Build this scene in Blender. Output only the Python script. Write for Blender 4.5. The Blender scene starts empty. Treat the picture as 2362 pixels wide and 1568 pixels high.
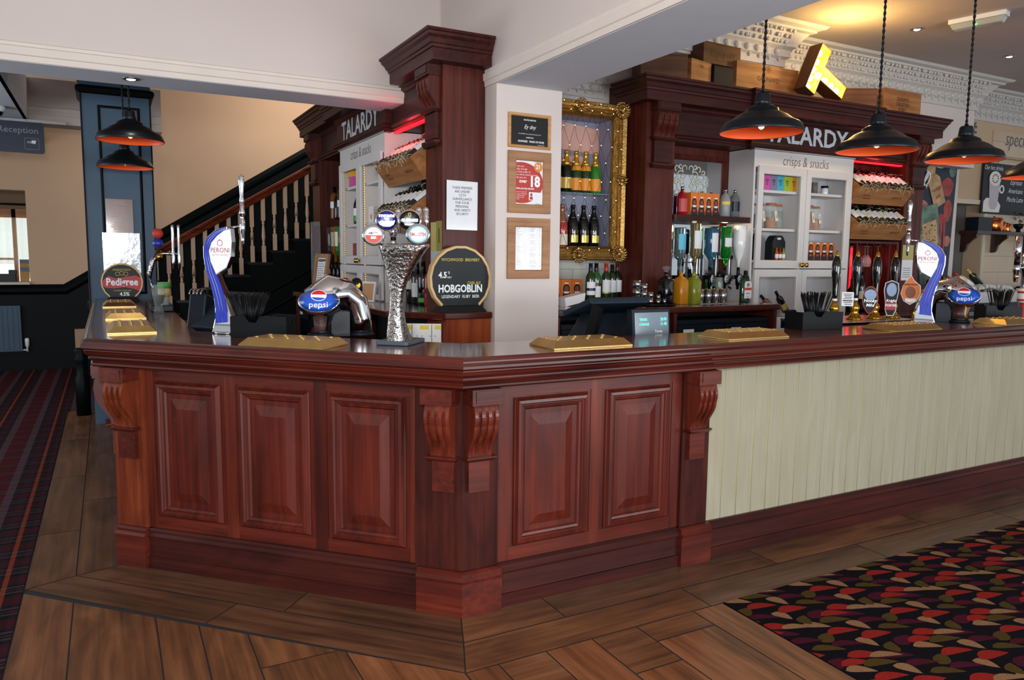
import bpy, bmesh, math, random
from math import sin, cos, pi, sqrt, radians as rad
from mathutils import Vector, Matrix
random.seed(7)
SC = bpy.context.scene
COL = SC.collection

# ------------------------------------------------------------------ camera
cam_d = bpy.data.cameras.new('camera')
cam = bpy.data.objects.new('camera', cam_d)
COL.objects.link(cam)
SC.camera = cam
cam_d.sensor_width = 36.0
cam_d.lens = 36.0 * 1742.3 / 2362.0
cam_d.clip_start = 0.05
TH, PI_, RO = rad(61.886), rad(6.278), rad(-0.616)
cx_ = Vector((sin(TH), -cos(TH), 0.0))
fw_ = Vector((cos(TH) * cos(PI_), sin(TH) * cos(PI_), -sin(PI_)))
up_ = cx_.cross(fw_)
x2 = cx_ * cos(RO) - up_ * sin(RO)
y2 = cx_ * sin(RO) + up_ * cos(RO)
cm = Matrix((x2, y2, -fw_)).transposed().to_4x4()
cm.translation = Vector((0, 0, 1.5))
cam.matrix_world = cm

# ------------------------------------------------------------------ world and light
w = bpy.data.worlds.new('world')
SC.world = w
w.use_nodes = True
w.node_tree.nodes['Background'].inputs[0].default_value = (0.86, 0.93, 1.0, 1)
w.node_tree.nodes['Background'].inputs[1].default_value = 0.74
SC.view_settings.view_transform = 'Standard'
SC.view_settings.look = 'None'
SC.view_settings.exposure = 0.0
SC.view_settings.gamma = 1.0
SC.view_settings.use_curve_mapping = False
SC.cycles.max_bounces = 10
SC.cycles.transmission_bounces = 10
SC.cycles.transparent_max_bounces = 12
SC.cycles.caustics_reflective = False
SC.cycles.caustics_refractive = False
SC.cycles.sample_clamp_indirect = 4.0


def area(name, loc, aim, sx, sy, power, col=(1, 1, 1), spread=180):
    d = bpy.data.lights.new(name, 'AREA')
    d.shape = 'RECTANGLE'
    d.size, d.size_y, d.energy, d.color = sx, sy, power, col
    d.spread = rad(spread)
    o = bpy.data.objects.new(name, d)
    COL.objects.link(o)
    o.location = loc
    o.rotation_euler = (Vector(aim) - Vector(loc)).to_track_quat('-Z', 'Y').to_euler()
    return o


def point(name, loc, power, col=(1, 1, 1), r=0.03):
    d = bpy.data.lights.new(name, 'POINT')
    d.energy, d.color, d.shadow_soft_size = power, col, r
    o = bpy.data.objects.new(name, d)
    COL.objects.link(o)
    o.location = loc
    return o


# daylight from the room's windows behind and beside the photographer, the camera's flash, and an added stairwell fill
area('window_light_rear', (-2.4, -3.4, 1.15), (1.5, 3.0, 2.2), 4.5, 1.7, 175, (0.90, 0.95, 1.0))
area('window_light_right', (4.6, -3.0, 1.1), (3.9, 4.0, 2.3), 5.0, 1.7, 215, (0.92, 0.96, 1.0))
area('camera_flash', (-0.12, -0.05, 1.85), (2.6, 4.6, 1.5), 0.35, 0.25, 78, (1.0, 0.97, 0.93))
area('window_light_left', (-3.2, 6.5, 1.6), (1.0, 6.5, 1.6), 2.5, 1.6, 50, (0.9, 0.95, 1.0))
area('stair_fill_light', (2.6, 9.95, 4.1), (1.9, 11.2, 2.0), 1.6, 0.6, 30, (1.0, 0.93, 0.84))  # added fill that brightens the stair wall; no window is built there

# ------------------------------------------------------------------ materials
MATS = {}


def lin(h):
    h = h.lstrip('#')
    o = []
    for i in (0, 2, 4):
        c = int(h[i:i + 2], 16) / 255.0
        o.append(c / 12.92 if c <= 0.04045 else ((c + 0.055) / 1.055) ** 2.4)
    return (o[0], o[1], o[2], 1.0)


def mat(name, hexc, rough=0.5, metal=0.0, coat=0.0, trans=0.0, ior=1.45, emit=0.0, var=0.06, vscale=8.0, bump=0.0, bscale=60.0, alpha=1.0, spec=None):
    if name in MATS:
        return MATS[name]
    m = bpy.data.materials.new(name)
    m.use_nodes = True
    nt = m.node_tree
    b = nt.nodes['Principled BSDF']
    c = lin(hexc)
    b.inputs['Base Color'].default_value = c
    b.inputs['Roughness'].default_value = rough
    b.inputs['Metallic'].default_value = metal
    b.inputs['IOR'].default_value = ior
    if spec is not None:
        b.inputs['Specular IOR Level'].default_value = spec
    if coat:
        b.inputs['Coat Weight'].default_value = coat
        b.inputs['Coat Roughness'].default_value = 0.08
    if trans:
        b.inputs['Transmission Weight'].default_value = trans
    if alpha < 1:
        b.inputs['Alpha'].default_value = alpha
    if emit:
        b.inputs['Emission Color'].default_value = c
        b.inputs['Emission Strength'].default_value = emit
    if (var or bump) and not trans and not emit:
        tc = nt.nodes.new('ShaderNodeTexCoord')
        no = nt.nodes.new('ShaderNodeTexNoise')
        no.inputs['Scale'].default_value = vscale
        no.inputs['Detail'].default_value = 4
        nt.links.new(tc.outputs['Object'], no.inputs['Vector'])
        if var:
            r = nt.nodes.new('ShaderNodeValToRGB')
            r.color_ramp.elements[0].position = 0.3
            r.color_ramp.elements[1].position = 0.7
            r.color_ramp.elements[0].color = tuple(max(0, x * (1 - var)) for x in c[:3]) + (1,)
            r.color_ramp.elements[1].color = tuple(min(1, x * (1 + var)) for x in c[:3]) + (1,)
            nt.links.new(no.outputs[0], r.inputs[0])
            nt.links.new(r.outputs[0], b.inputs['Base Color'])
        if bump:
            n2 = nt.nodes.new('ShaderNodeTexNoise')
            n2.inputs['Scale'].default_value = bscale
            n2.inputs['Detail'].default_value = 3
            nt.links.new(tc.outputs['Object'], n2.inputs['Vector'])
            bp = nt.nodes.new('ShaderNodeBump')
            bp.inputs['Strength'].default_value = bump
            bp.inputs['Distance'].default_value = 0.01
            nt.links.new(n2.outputs[0], bp.inputs['Height'])
            nt.links.new(bp.outputs[0], b.inputs['Normal'])
    MATS[name] = m
    return m


def wood(name, dark, mid, light, axis='z', scale=1.0, rough=0.3, coat=0.35, coord='Object', big=2.5, bump=0.04, rotz=0.0, spec=0.35):
    if name in MATS:
        return MATS[name]
    m = bpy.data.materials.new(name)
    m.use_nodes = True
    nt = m.node_tree
    N, L = nt.nodes, nt.links
    b = N['Principled BSDF']
    b.inputs['Roughness'].default_value = rough
    b.inputs['Coat Weight'].default_value = coat
    b.inputs['Specular IOR Level'].default_value = spec
    b.inputs['Coat Roughness'].default_value = 0.12
    tc = N.new('ShaderNodeTexCoord')
    mp = N.new('ShaderNodeMapping')
    s = {'z': (22, 22, .8), 'x': (.8, 22, 22), 'y': (22, .8, 22), 'uv': (.9, 20, 1)}[axis]
    mp.inputs['Scale'].default_value = tuple(k * scale for k in s)
    src = tc.outputs['UV' if axis == 'uv' else 'Object']
    if rotz:
        mr = N.new('ShaderNodeMapping')
        mr.inputs['Rotation'].default_value = (0, 0, rotz)
        L.new(src, mr.inputs['Vector'])
        src = mr.outputs[0]
    L.new(src, mp.inputs['Vector'])
    n1 = N.new('ShaderNodeTexNoise')
    n1.inputs['Scale'].default_value = 1.6
    n1.inputs['Detail'].default_value = 7
    n1.inputs['Roughness'].default_value = 0.62
    n1.inputs['Distortion'].default_value = 0.35
    L.new(mp.outputs[0], n1.inputs['Vector'])
    mp2 = N.new('ShaderNodeMapping')
    s2 = {'z': (1, 1, 0.3), 'x': (0.3, 1, 1), 'y': (1, 0.3, 1), 'uv': (0.5, 1.6, 1)}[axis]
    mp2.inputs['Scale'].default_value = tuple(k * big for k in s2)
    L.new(src, mp2.inputs['Vector'])
    n2 = N.new('ShaderNodeTexNoise')
    n2.inputs['Scale'].default_value = 1.5
    n2.inputs['Detail'].default_value = 3
    n2.inputs['Distortion'].default_value = 1.5
    L.new(mp2.outputs[0], n2.inputs['Vector'])
    mx = N.new('ShaderNodeMix')
    mx.data_type = 'FLOAT'
    mx.inputs[0].default_value = 0.45
    L.new(n1.outputs[0], mx.inputs[2])
    L.new(n2.outputs[0], mx.inputs[3])
    r = N.new('ShaderNodeValToRGB')
    e = r.color_ramp.elements
    e[0].position, e[0].color = 0.34, lin(dark)
    e[1].position, e[1].color = 0.66, lin(light)
    k = r.color_ramp.elements.new(0.5)
    k.color = lin(mid)
    L.new(mx.outputs[0], r.inputs[0])
    L.new(r.outputs[0], b.inputs['Base Color'])
    if bump:
        bp = N.new('ShaderNodeBump')
        bp.inputs['Strength'].default_value = bump
        bp.inputs['Distance'].default_value = 0.004
        L.new(n1.outputs[0], bp.inputs['Height'])
        L.new(bp.outputs[0], b.inputs['Normal'])
    MATS[name] = m
    return m


MAHV = wood('mahogany_v', '36120b', '501b12', '652517', 'z', rough=.36, coat=.15)
MAHV2 = wood('mahogany_v2', '3f160d', '5d2316', '75301d', 'z', rough=.36, coat=.15)
MAHV3 = wood('mahogany_v3', '290d09', '3f150f', '521d14', 'z', rough=.36, coat=.15)
MAHH = wood('mahogany_h', '36120b', '521c12', '6a291a', 'x', rough=.36, coat=.15)
MAHHD = wood('mahogany_hd', '36120b', '521c12', '6a291a', 'x', rough=.36, coat=.15, rotz=pi / 4)
MAHY = wood('mahogany_y', '3a130b', '6c2718', '88381f', 'y')
MAHD = wood('mahogany_dark', '220b08', '391410', '4a1c15', 'x', rough=.36, coat=.15)
MAHDD = wood('mahogany_dark_d', '220b08', '391410', '4a1c15', 'x', rough=.36, coat=.15, rotz=pi / 4)
MAHO = wood('mahogany_orange', '4a1b0f', '6e2f18', '874022', 'z', big=5, rough=.36, coat=.15)
MAHP = wood('mahogany_post', '260d0a', '3a1612', '4c1f17', 'z', big=4, rough=.5, coat=.0, spec=.15)
MAHT = wood('mahogany_top', '40201a', '69352a', '844a3a', 'x', rough=0.2, coat=0.7, bump=0.01)
BBV = wood('backbar_v', '2c110c', '4c1c14', '622a1e', 'z', rough=.45, coat=.05, spec=.25)
BBH = wood('backbar_h', '200b08', '381410', '48201a', 'x', rough=.45, coat=.05, spec=.25)
CRATE = wood('crate_wood', '7a4a24', '9c683c', 'b58050', 'x', 0.7, 0.6, 0.0)
CRATE_SHADED = wood('crate_wood_shaded', '3f2412', '5c3820', '744a28', 'x', 0.7, 0.6, 0.0)  # dark crate copy whose colour also carries the shade above the unit
OAKF = wood('oak_frame', 'a97a49', 'c4935c', 'd6a86f', 'x', 1.5, 0.45, 0.1)
RUST = wood('rustic_frame', '8a5f43', 'a67a58', 'b98d69', 'x', 1.0, 0.6, 0.0)
RUSTV = wood('rustic_frame_v', '8a5f43', 'a67a58', 'b98d69', 'z', 1.0, 0.6, 0.0)
DKW = wood('dark_shelf_wood', '22120d', '38201a', '4a2b22', 'x', 1.0, 0.4, 0.2)
WALL = mat('wall_paint', 'd6cbc6', 0.85, var=0.02, vscale=1.5, bump=0.02, bscale=200)
SOFF = mat('soffit_paint', 'd4d9e4', 0.9, var=0.02)
TRIMP = mat('trim_paint', 'ded4cb', 0.6, var=0.02)
CREAM = mat('cream_wall', 'dab899', 0.85, var=0.04, vscale=1.2)
PINKW = mat('taupe_wall', 'b2917c', 0.85, var=0.05, vscale=1.5)
WHITE = mat('white_paint', 'd8d5d4', 0.5, var=0.03, vscale=4)
WHITEIN = mat('white_inside', 'cfd0d4', 0.6, var=0.04, vscale=5)
BLACK = mat('black_plastic', '0a0c0f', 0.35, var=0.1, spec=0.25)
BLACKM = mat('black_matt', '08090a', 0.7, var=0.1)
CHAR = mat('charcoal_plastic', '141b24', 0.4, var=0.08, spec=0.25)
NAVYP = mat('dark_blue_paint', '37536a', 0.5, var=0.12, vscale=3, bump=0.05, bscale=40)
NAVYD = mat('dark_blue_deep', '04090b', 0.5, var=0.12, spec=0.15)
CHROME = mat('chrome', 'e4e6ea', 0.06, 1.0, var=0)
STEEL = mat('brushed_steel', 'b9babd', 0.25, 1.0, var=0.05)
BRASS = mat('brass', 'd9a93f', 0.18, 1.0, var=0.06, vscale=20)
BRASSM = mat('brass_tray', 'dbb978', 0.36, 1.0, var=0.1, vscale=14, bump=0.08, bscale=150)
GOLDF = mat('gilt_frame', 'a8854a', 0.35, 0.85, var=0.25, vscale=25, bump=0.3, bscale=60)
PAPER = mat('paper', 'e9ebee', 0.6, var=0.02)
PAPERS = mat('paper_laminated', 'dfe3e8', 0.12, coat=0.8, var=0.02)
INK = mat('ink_black', '15161a', 0.6, var=0)
INKG = mat('ink_grey', '5c5d62', 0.6, var=0)
REDP = mat('red_print', 'b9392f', 0.5, var=0.03)
ORNG = mat('orange_print', 'e2782c', 0.5, var=0.03)
ORLAMP = mat('lamp_inside', 'f2622f', 0.35, var=0.03)
LAMPB = mat('lamp_black', '141a20', 0.33, 0.3, var=0.08)
YEL = mat('yellow_print', 'e9cf3a', 0.5, var=0.02)
BLUEP = mat('blue_print', '1f55c4', 0.22, coat=0.6, var=0.03)
NAVYPR = mat('navy_print', '23328c', 0.3, coat=0.4, var=0.03)
GREENP = mat('green_print', '3f9e3c', 0.5, var=0.03)
SILV = mat('silver_letters', 'c3ccd4', 0.4, var=0.03)
LETG = mat('taupe_letters', '6d635f', 0.6, var=0)
WHITEP = mat('white_gloss', 'f2f3f5', 0.2, coat=0.5, var=0)
GLASS = mat('clear_glass', 'a9b4b6', 0.03, var=0, alpha=0.16)
GREENG = mat('green_glass', '1f8a2d', 0.04, trans=0.85, var=0)
DKGREEN = mat('dark_bottle', '0b130d', 0.07, coat=0.6, var=0.05)
OLIVEB = mat('olive_bottle', '1d3316', 0.07, coat=0.6, var=0.05)
BLUEG = mat('blue_glass', '63b7e0', 0.04, trans=0.8, var=0)
AMBERG = mat('amber_liquid', 'e0872a', 0.05, trans=0.5, coat=0.5, var=0)
AMBERL = mat('pale_gold_liquid', 'e7cf95', 0.04, trans=0.85, var=0)
ORLIQ = mat('orange_liquid', 'e0951f', 0.2, trans=0.35, var=0)
GRLIQ = mat('yellow_green_liquid', 'b7bf3c', 0.12, trans=0.6, var=0)
REDG = mat('red_bottle', 'a01222', 0.12, coat=0.6, var=0.08)
FROST = mat('frosted_glass', 'b9c0c2', 0.35, trans=0.45, var=0)
BULB = mat('bulb_glow', 'ffe09a', emit=9.0)
BULBW = mat('downlight_glow', 'ffe9b8', emit=14.0)
REDGLOW = mat('red_light', 'ff1420', emit=3.0)
FAIRY = mat('fairy_light', 'ffc766', emit=10.0)
STRAW = mat('straw', 'd8c9a0', 0.8, var=0.1)
MIRROR = mat('mirror_glass', 'c9ccd0', 0.02, 1.0, var=0)

# ------------------------------------------------------------------ mesh helpers
MV = Matrix(((1, 0, 0, 0), (0, 0, -1, 0), (0, 1, 0, 0), (0, 0, 0, 1)))   # (u,v,w) -> u right, v up, w towards -y


def TR(x, y, z):
    return Matrix.Translation((x, y, z))


def RX(a):
    return Matrix.Rotation(a, 4, 'X')


def RY(a):
    return Matrix.Rotation(a, 4, 'Y')


def RZ(a):
    return Matrix.Rotation(a, 4, 'Z')


def V(x=0, y=0, z=0, rz=0):
    return TR(x, y, z) @ RZ(rz) @ MV


class MB:
    def __init__(s, M=None):
        s.v, s.f, s.mi, s.sm, s.uv = [], [], [], [], {}
        s.M = M or Matrix()

    def add(s, vs, fs, m=0, smooth=False, M=None):
        T = s.M @ M if M is not None else s.M
        o = len(s.v)
        s.v += [tuple(T @ Vector(p)) for p in vs]
        for f in fs:
            s.f.append([i + o for i in f])
            s.mi.append(m)
            s.sm.append(smooth)
        return s

    def box(s, x0, y0, z0, x1, y1, z1, m=0, M=None):
        p = [(x0, y0, z0), (x1, y0, z0), (x1, y1, z0), (x0, y1, z0), (x0, y0, z1), (x1, y0, z1), (x1, y1, z1), (x0, y1, z1)]
        return s.add(p, [(0, 3, 2, 1), (4, 5, 6, 7), (0, 1, 5, 4), (1, 2, 6, 5), (2, 3, 7, 6), (3, 0, 4, 7)], m, False, M)

    def taper(s, r0, z0, r1, z1, m=0, M=None):          # frustum of two rectangles (x0,y0,x1,y1)
        p = [(r0[0], r0[1], z0), (r0[2], r0[1], z0), (r0[2], r0[3], z0), (r0[0], r0[3], z0),
             (r1[0], r1[1], z1), (r1[2], r1[1], z1), (r1[2], r1[3], z1), (r1[0], r1[3], z1)]
        return s.add(p, [(0, 3, 2, 1), (4, 5, 6, 7), (0, 1, 5, 4), (1, 2, 6, 5), (2, 3, 7, 6), (3, 0, 4, 7)], m, False, M)

    def prism(s, poly, h0, h1, m=0, M=None, smooth=False):
        n = len(poly)
        a = sum(poly[i][0] * poly[(i + 1) % n][1] - poly[(i + 1) % n][0] * poly[i][1] for i in range(n))
        if a < 0:
            poly = poly[::-1]
        vs = [(x, y, h0) for x, y in poly] + [(x, y, h1) for x, y in poly]
        s.add(vs, [list(range(n))[::-1], list(range(n, 2 * n))], m, False, M)
        o = len(s.v) - 2 * n
        for i in range(n):
            j = (i + 1) % n
            s.f.append([o + i, o + j, o + n + j, o + n + i])
            s.mi.append(m)
            s.sm.append(smooth)
        return s

    def lathe(s, prof, seg=20, m=0, M=None, smooth=True, sx=1.0, sy=1.0, caps=True):
        n = len(prof)
        vs = []
        for r, z in prof:
            for k in range(seg):
                a = 2 * pi * k / seg
                vs.append((r * cos(a) * sx, r * sin(a) * sy, z))
        fs = []
        for i in range(n - 1):
            for k in range(seg):
                k2 = (k + 1) % seg
                fs.append((i * seg + k, i * seg + k2, (i + 1) * seg + k2, (i + 1) * seg + k))
        s.add(vs, fs, m, smooth, M)
        o = len(s.v) - n * seg
        if caps and prof[0][0] > 1e-5:
            s.f.append([o + k for k in range(seg)][::-1]); s.mi.append(m); s.sm.append(False)
        if caps and prof[-1][0] > 1e-5:
            s.f.append([o + (n - 1) * seg + k for k in range(seg)]); s.mi.append(m); s.sm.append(False)
        return s

    def cyl(s, p0, p1, r0, r1=None, seg=12, m=0):
        p0, p1 = Vector(p0), Vector(p1)
        d = p1 - p0
        q = d.to_track_quat('Z', 'Y').to_matrix().to_4x4()
        return s.lathe([(r0, 0), (r1 if r1 is not None else r0, d.length)], seg, m, Matrix.Translation(p0) @ q)

    def tube(s, pts, r, seg=8, m=0, flat=1.0, up=None):
        pts = [Vector(p) for p in pts]
        n = len(pts)
        rs = r if isinstance(r, (list, tuple)) else [r] * n
        vs = []
        ref = Vector(up) if up else Vector((0, 0, 1))
        for i, p in enumerate(pts):
            t = (pts[min(i + 1, n - 1)] - pts[max(i - 1, 0)]).normalized()
            u = t.cross(ref)
            if u.length < 1e-3:
                u = t.cross(Vector((1, 0, 0)))
            u.normalize()
            w_ = u.cross(t).normalized()
            for k in range(seg):
                a = 2 * pi * k / seg
                vs.append(tuple(p + u * (cos(a) * rs[i]) + w_ * (sin(a) * rs[i] * flat)))
        fs = [(i * seg + k, (i + 1) * seg + k, (i + 1) * seg + (k + 1) % seg, i * seg + (k + 1) % seg) for i in range(n - 1) for k in range(seg)]
        s.add(vs, fs, m, True)
        o = len(s.v) - n * seg
        s.f.append([o + k for k in range(seg)]); s.mi.append(m); s.sm.append(False)
        s.f.append([o + (n - 1) * seg + k for k in range(seg)][::-1]); s.mi.append(m); s.sm.append(False)
        return s

    def sphere(s, c, r, m=0, seg=12, sz=1.0, sx=1.0, sy=1.0):
        h = seg // 2 + 1
        prof = [(max(r * sin(pi * i / h), 0.0), -r * cos(pi * i / h) * sz) for i in range(h + 1)]
        prof[0] = (1e-6, prof[0][1]); prof[-1] = (1e-6, prof[-1][1])
        return s.lathe(prof, seg, m, TR(*c), True, sx, sy)

    def sweep(s, path, prof, closed=False, m=0, M=None, caps=True):
        # path: 2D points; prof: (offset to the right of travel, height). mitred corners
        n = len(path)
        P = [Vector(p).to_2d() for p in path]
        vs = []
        for i in range(n):
            def dirv(a, b):
                d = P[b] - P[a]
                return d.normalized()
            if closed:
                d0, d1 = dirv((i - 1) % n, i), dirv(i, (i + 1) % n)
            else:
                d1 = dirv(i, i + 1) if i < n - 1 else dirv(i - 1, i)
                d0 = dirv(i - 1, i) if i > 0 else d1
            n0, n1 = Vector((d0.y, -d0.x)), Vector((d1.y, -d1.x))
            mt = (n0 + n1)
            mt = mt / max(mt.length_squared / 2.0, 1e-6)
            for o, h in prof:
                q = P[i] + mt * o
                vs.append((q.x, q.y, h))
        k = len(prof)
        fs = []
        R = n if closed else n - 1
        for i in range(R):
            j = (i + 1) % n
            for a in range(k - 1):
                fs.append((i * k + a, j * k + a, j * k + a + 1, i * k + a + 1))
        s.add(vs, fs, m, False, M)
        if caps and not closed:
            o = len(s.v) - n * k
            s.f.append([o + a for a in range(k)]); s.mi.append(m); s.sm.append(False)
            s.f.append([o + (n - 1) * k + a for a in range(k)][::-1]); s.mi.append(m); s.sm.append(False)
        return s

    def mesh(s, name, mats):
        me = bpy.data.meshes.new(name)
        me.from_pydata(s.v, [], s.f)
        for mm in mats:
            me.materials.append(mm)
        me.polygons.foreach_set('material_index', s.mi)
        me.polygons.foreach_set('use_smooth', s.sm)
        me.update()
        return me


def flat(mb, M):
    return mb


def obj(name, mb, mats, parent=None, loc=(0, 0, 0), rz=0, bevel=0, fixn=True):
    mats = mats if isinstance(mats, (list, tuple)) else [mats]
    me = mb.mesh(name, mats)
    if fixn:
        bm = bmesh.new()
        bm.from_mesh(me)
        bmesh.ops.recalc_face_normals(bm, faces=bm.faces)
        bm.to_mesh(me)
        bm.free()
    o = bpy.data.objects.new(name, me)
    COL.objects.link(o)
    if parent:
        o.parent = parent
    o.location = loc
    o.rotation_euler = (0, 0, rz)
    if bevel:
        b = o.modifiers.new('bevel', 'BEVEL')
        b.width, b.segments, b.limit_method = bevel, 2, 'ANGLE'
    return o


def tag(o, label, cat=None, group=None):
    o['label'] = label
    if cat:
        o['category'] = cat
    if group:
        o['group'] = group
    return o


def thing(name, label, cat, loc=(0, 0, 0), rz=0, group=None, rot=None):
    o = bpy.data.objects.new(name, None)
    COL.objects.link(o)
    o.empty_display_size = 0.05
    o.location = loc
    o.rotation_euler = rot if rot else (0, 0, rz)
    return tag(o, label, cat, group)


def struct(name, mb, mats, parent=None, bevel=0):
    o = obj(name, mb, mats, parent, bevel=bevel)
    if not parent:
        o['kind'] = 'structure'
    return o


def dup(root, loc, rot=(0, 0, 0), label=None, group=None):
    r = root.copy()
    COL.objects.link(r)
    r.location = loc
    r.rotation_euler = rot
    if label:
        r['label'] = label
    if group:
        r['group'] = group
    for ch in list(root.children):
        c = ch.copy()
        COL.objects.link(c)
        c.parent = r
        for g in list(ch.children):
            d = g.copy()
            COL.objects.link(d)
            d.parent = c
    return r


def txt(parent, lines, m, M, name='lettering', ext=0.0006, align='CENTER', label=None):
    # lines: (string, size, u, v[, xscale[, bold[, shear[, rot]]]]) in the plane of M
    mb = MB()
    for ln in lines:
        st, size, u, v = ln[:4]
        xs = ln[4] if len(ln) > 4 else 1.0
        bold = ln[5] if len(ln) > 5 else 0.0
        sh = ln[6] if len(ln) > 6 else 0.0
        ro = ln[7] if len(ln) > 7 else 0.0
        c = bpy.data.curves.new('t', 'FONT')
        c.body = st
        c.size = 1.0
        c.align_x = align
        c.align_y = 'CENTER'
        c.offset = bold
        c.shear = sh
        c.resolution_u = 2
        c.extrude = 0.0
        o = bpy.data.objects.new('t', c)
        me = bpy.data.meshes.new_from_object(o)
        T = TR(u, v, ext) @ RZ(ro)
        mb.add([(p.co.x * size * xs, p.co.y * size, 0) for p in me.vertices], [list(f.vertices) for f in me.polygons], 0, False, T)
        bpy.data.objects.remove(o)
        bpy.data.curves.remove(c)
        bpy.data.meshes.remove(me)
    mb2 = MB(M)
    mb2.add(mb.v, mb.f)
    o = obj(name, mb2, m, parent, fixn=False)
    if label:
        o['label'] = label
    return o


def circ(cx, cy, rx, ry=None, n=28, a0=0, a1=2 * pi):
    ry = rx if ry is None else ry
    full = abs(a1 - a0 - 2 * pi) < 1e-6
    k = n if full else n + 1
    return [(cx + rx * cos(a0 + (a1 - a0) * i / n), cy + ry * sin(a0 + (a1 - a0) * i / n)) for i in range(k)]


def rect(x0, y0, x1, y1):
    return [(x0, y0), (x1, y0), (x1, y1), (x0, y1)]


def rnd(x0, y0, x1, y1, r, n=4):
    o = []
    for cx, cy, a in ((x1 - r, y0 + r, -pi / 2), (x1 - r, y1 - r, 0), (x0 + r, y1 - r, pi / 2), (x0 + r, y0 + r, pi)):
        o += [(cx + r * cos(a + pi / 2 * i / n), cy + r * sin(a + pi / 2 * i / n)) for i in range(n + 1)]
    return o

# ------------------------------------------------------------------ floor
FW = [wood('floor_a', '39251b', '5c3d2a', '765038', 'uv', 0.9, 0.38, 0.15, big=2.0),
      wood('floor_b', '422a1d', '6b452c', '8a5c3b', 'uv', 0.9, 0.38, 0.15, big=2.0),
      wood('floor_c', '4a2d1e', '784a2d', '946040', 'uv', 0.9, 0.38, 0.15, big=2.0)]
GROUT = mat('floor_grout', '25282b', 0.7)


def planks(quads, name='floor'):
    mb = MB()
    uvs = []
    for poly, d, mi in quads:
        dx, dy = cos(d), sin(d)
        ox, oy = random.uniform(0, 30), random.uniform(0, 30)
        c = Vector((sum(p[0] for p in poly) / len(poly), sum(p[1] for p in poly) / len(poly)))
        pp = []
        n = len(poly)
        for i in range(n):                       # inset each edge by half a joint
            a, b, e = Vector(poly[i - 1]), Vector(poly[i]), Vector(poly[(i + 1) % n])
            d0, d1 = (b - a).normalized(), (e - b).normalized()
            sgn = 1
            n0, n1 = Vector((-d0.y, d0.x)), Vector((-d1.y, d1.x))
            if (c - b).dot(n0 + n1) < 0:
                sgn = -1
            mt = (n0 + n1) * sgn
            mt = mt / max(mt.length_squared / 2, 1e-3)
            q = b + mt * 0.0028
            pp.append(q)
        if sum(pp[i - 1].x * pp[i].y - pp[i].x * pp[i - 1].y for i in range(n)) < 0:
            pp = pp[::-1]
        mb.add([(q.x, q.y, 0.0) for q in pp], [list(range(n))], mi)
        uvs += [(q.x * dx + q.y * dy + ox, -q.x * dy + q.y * dx + oy) for q in pp]
    nq = len(mb.f)
    mb.add([(-6, -6, -0.002), (14, -6, -0.002), (14, 14, -0.002), (-6, 14, -0.002)], [(0, 1, 2, 3)], 3)
    mb.box(-6, -6, -0.1, 14, 14, -0.004, 3)
    me = mb.mesh(name, FW + [GROUT])
    ul = me.uv_layers.new(name='UVMap')
    k = 0
    for p in me.polygons:
        for li in p.loop_indices:
            if k < len(uvs):
                ul.data[li].uv = uvs[k]
                k += 1
    o = bpy.data.objects.new(name, me)
    COL.objects.link(o)
    o['kind'] = 'structure'
    return o


s2 = sqrt(2)
Q = []
# two border boards along the right wing
for y0, y1, k0, k1, cuts in ((2.555, 2.76, 1.165, 1.245, (1.635, 2.875, 4.1, 5.3, 6.5, 8.0)), (2.355, 2.555, 1.082, 1.165, (2.255, 3.45, 4.65, 5.85, 7.0, 8.0))):
    a0, a1 = k0, k1
    for c in cuts:
        Q.append(([(a0, y0), (c, y0), (c, y1), (a1, y1)], 0, random.choice((0, 1))))
        a0 = a1 = c
# along the diagonal wing: corners on the two mitre lines
R0, R1, R2 = (1.245, 2.76), (1.165, 2.555), (1.082, 2.355)
L0, L1, L2 = (0.02, 3.985), (-0.19, 3.935), (-0.39, 3.865)


def lp(a, b, t):
    return (a[0] + (b[0] - a[0]) * t, a[1] + (b[1] - a[1]) * t)


for (A, B, C, D_, cuts) in ((L0, R0, R1, L1, (0.58, 1.0)), (L1, R1, R2, L2, (0.46, 1.0))):
    t0 = 0
    for t in cuts:
        Q.append(([lp(A, B, t0), lp(A, B, t), lp(D_, C, t), lp(D_, C, t0)], -pi / 4, random.choice((0, 0, 1))))
        t0 = t
for x0, x1, ya, yb, cuts, ms in ((-0.19, 0.02, 3.935, 3.985, (5.14, 6.34, 7.54, 8.17), (0,)), (-0.39, -0.19, 3.865, 3.935, (4.6, 5.75, 6.9, 8.17), (1, 1, 0))):
    pa, pb = ya, yb
    for c in cuts:
        Q.append(([(x0, pa), (x1, pb), (x1, c), (x0, c)], pi / 2, random.choice(ms)))
        pa = pb = c
# fields in front: boards running across, clipped against the border boards
BW = 0.2045


def clip(poly, a, b, c):          # keep a*x+b*y<=c
    out = []
    n = len(poly)
    for i in range(n):
        p, q = poly[i], poly[(i + 1) % n]
        fp, fq = a * p[0] + b * p[1] - c, a * q[0] + b * q[1] - c
        if fp <= 0:
            out.append(p)
        if fp * fq < 0:
            t = fp / (fp - fq)
            out.append(lp(p, q, t))
    return out


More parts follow.
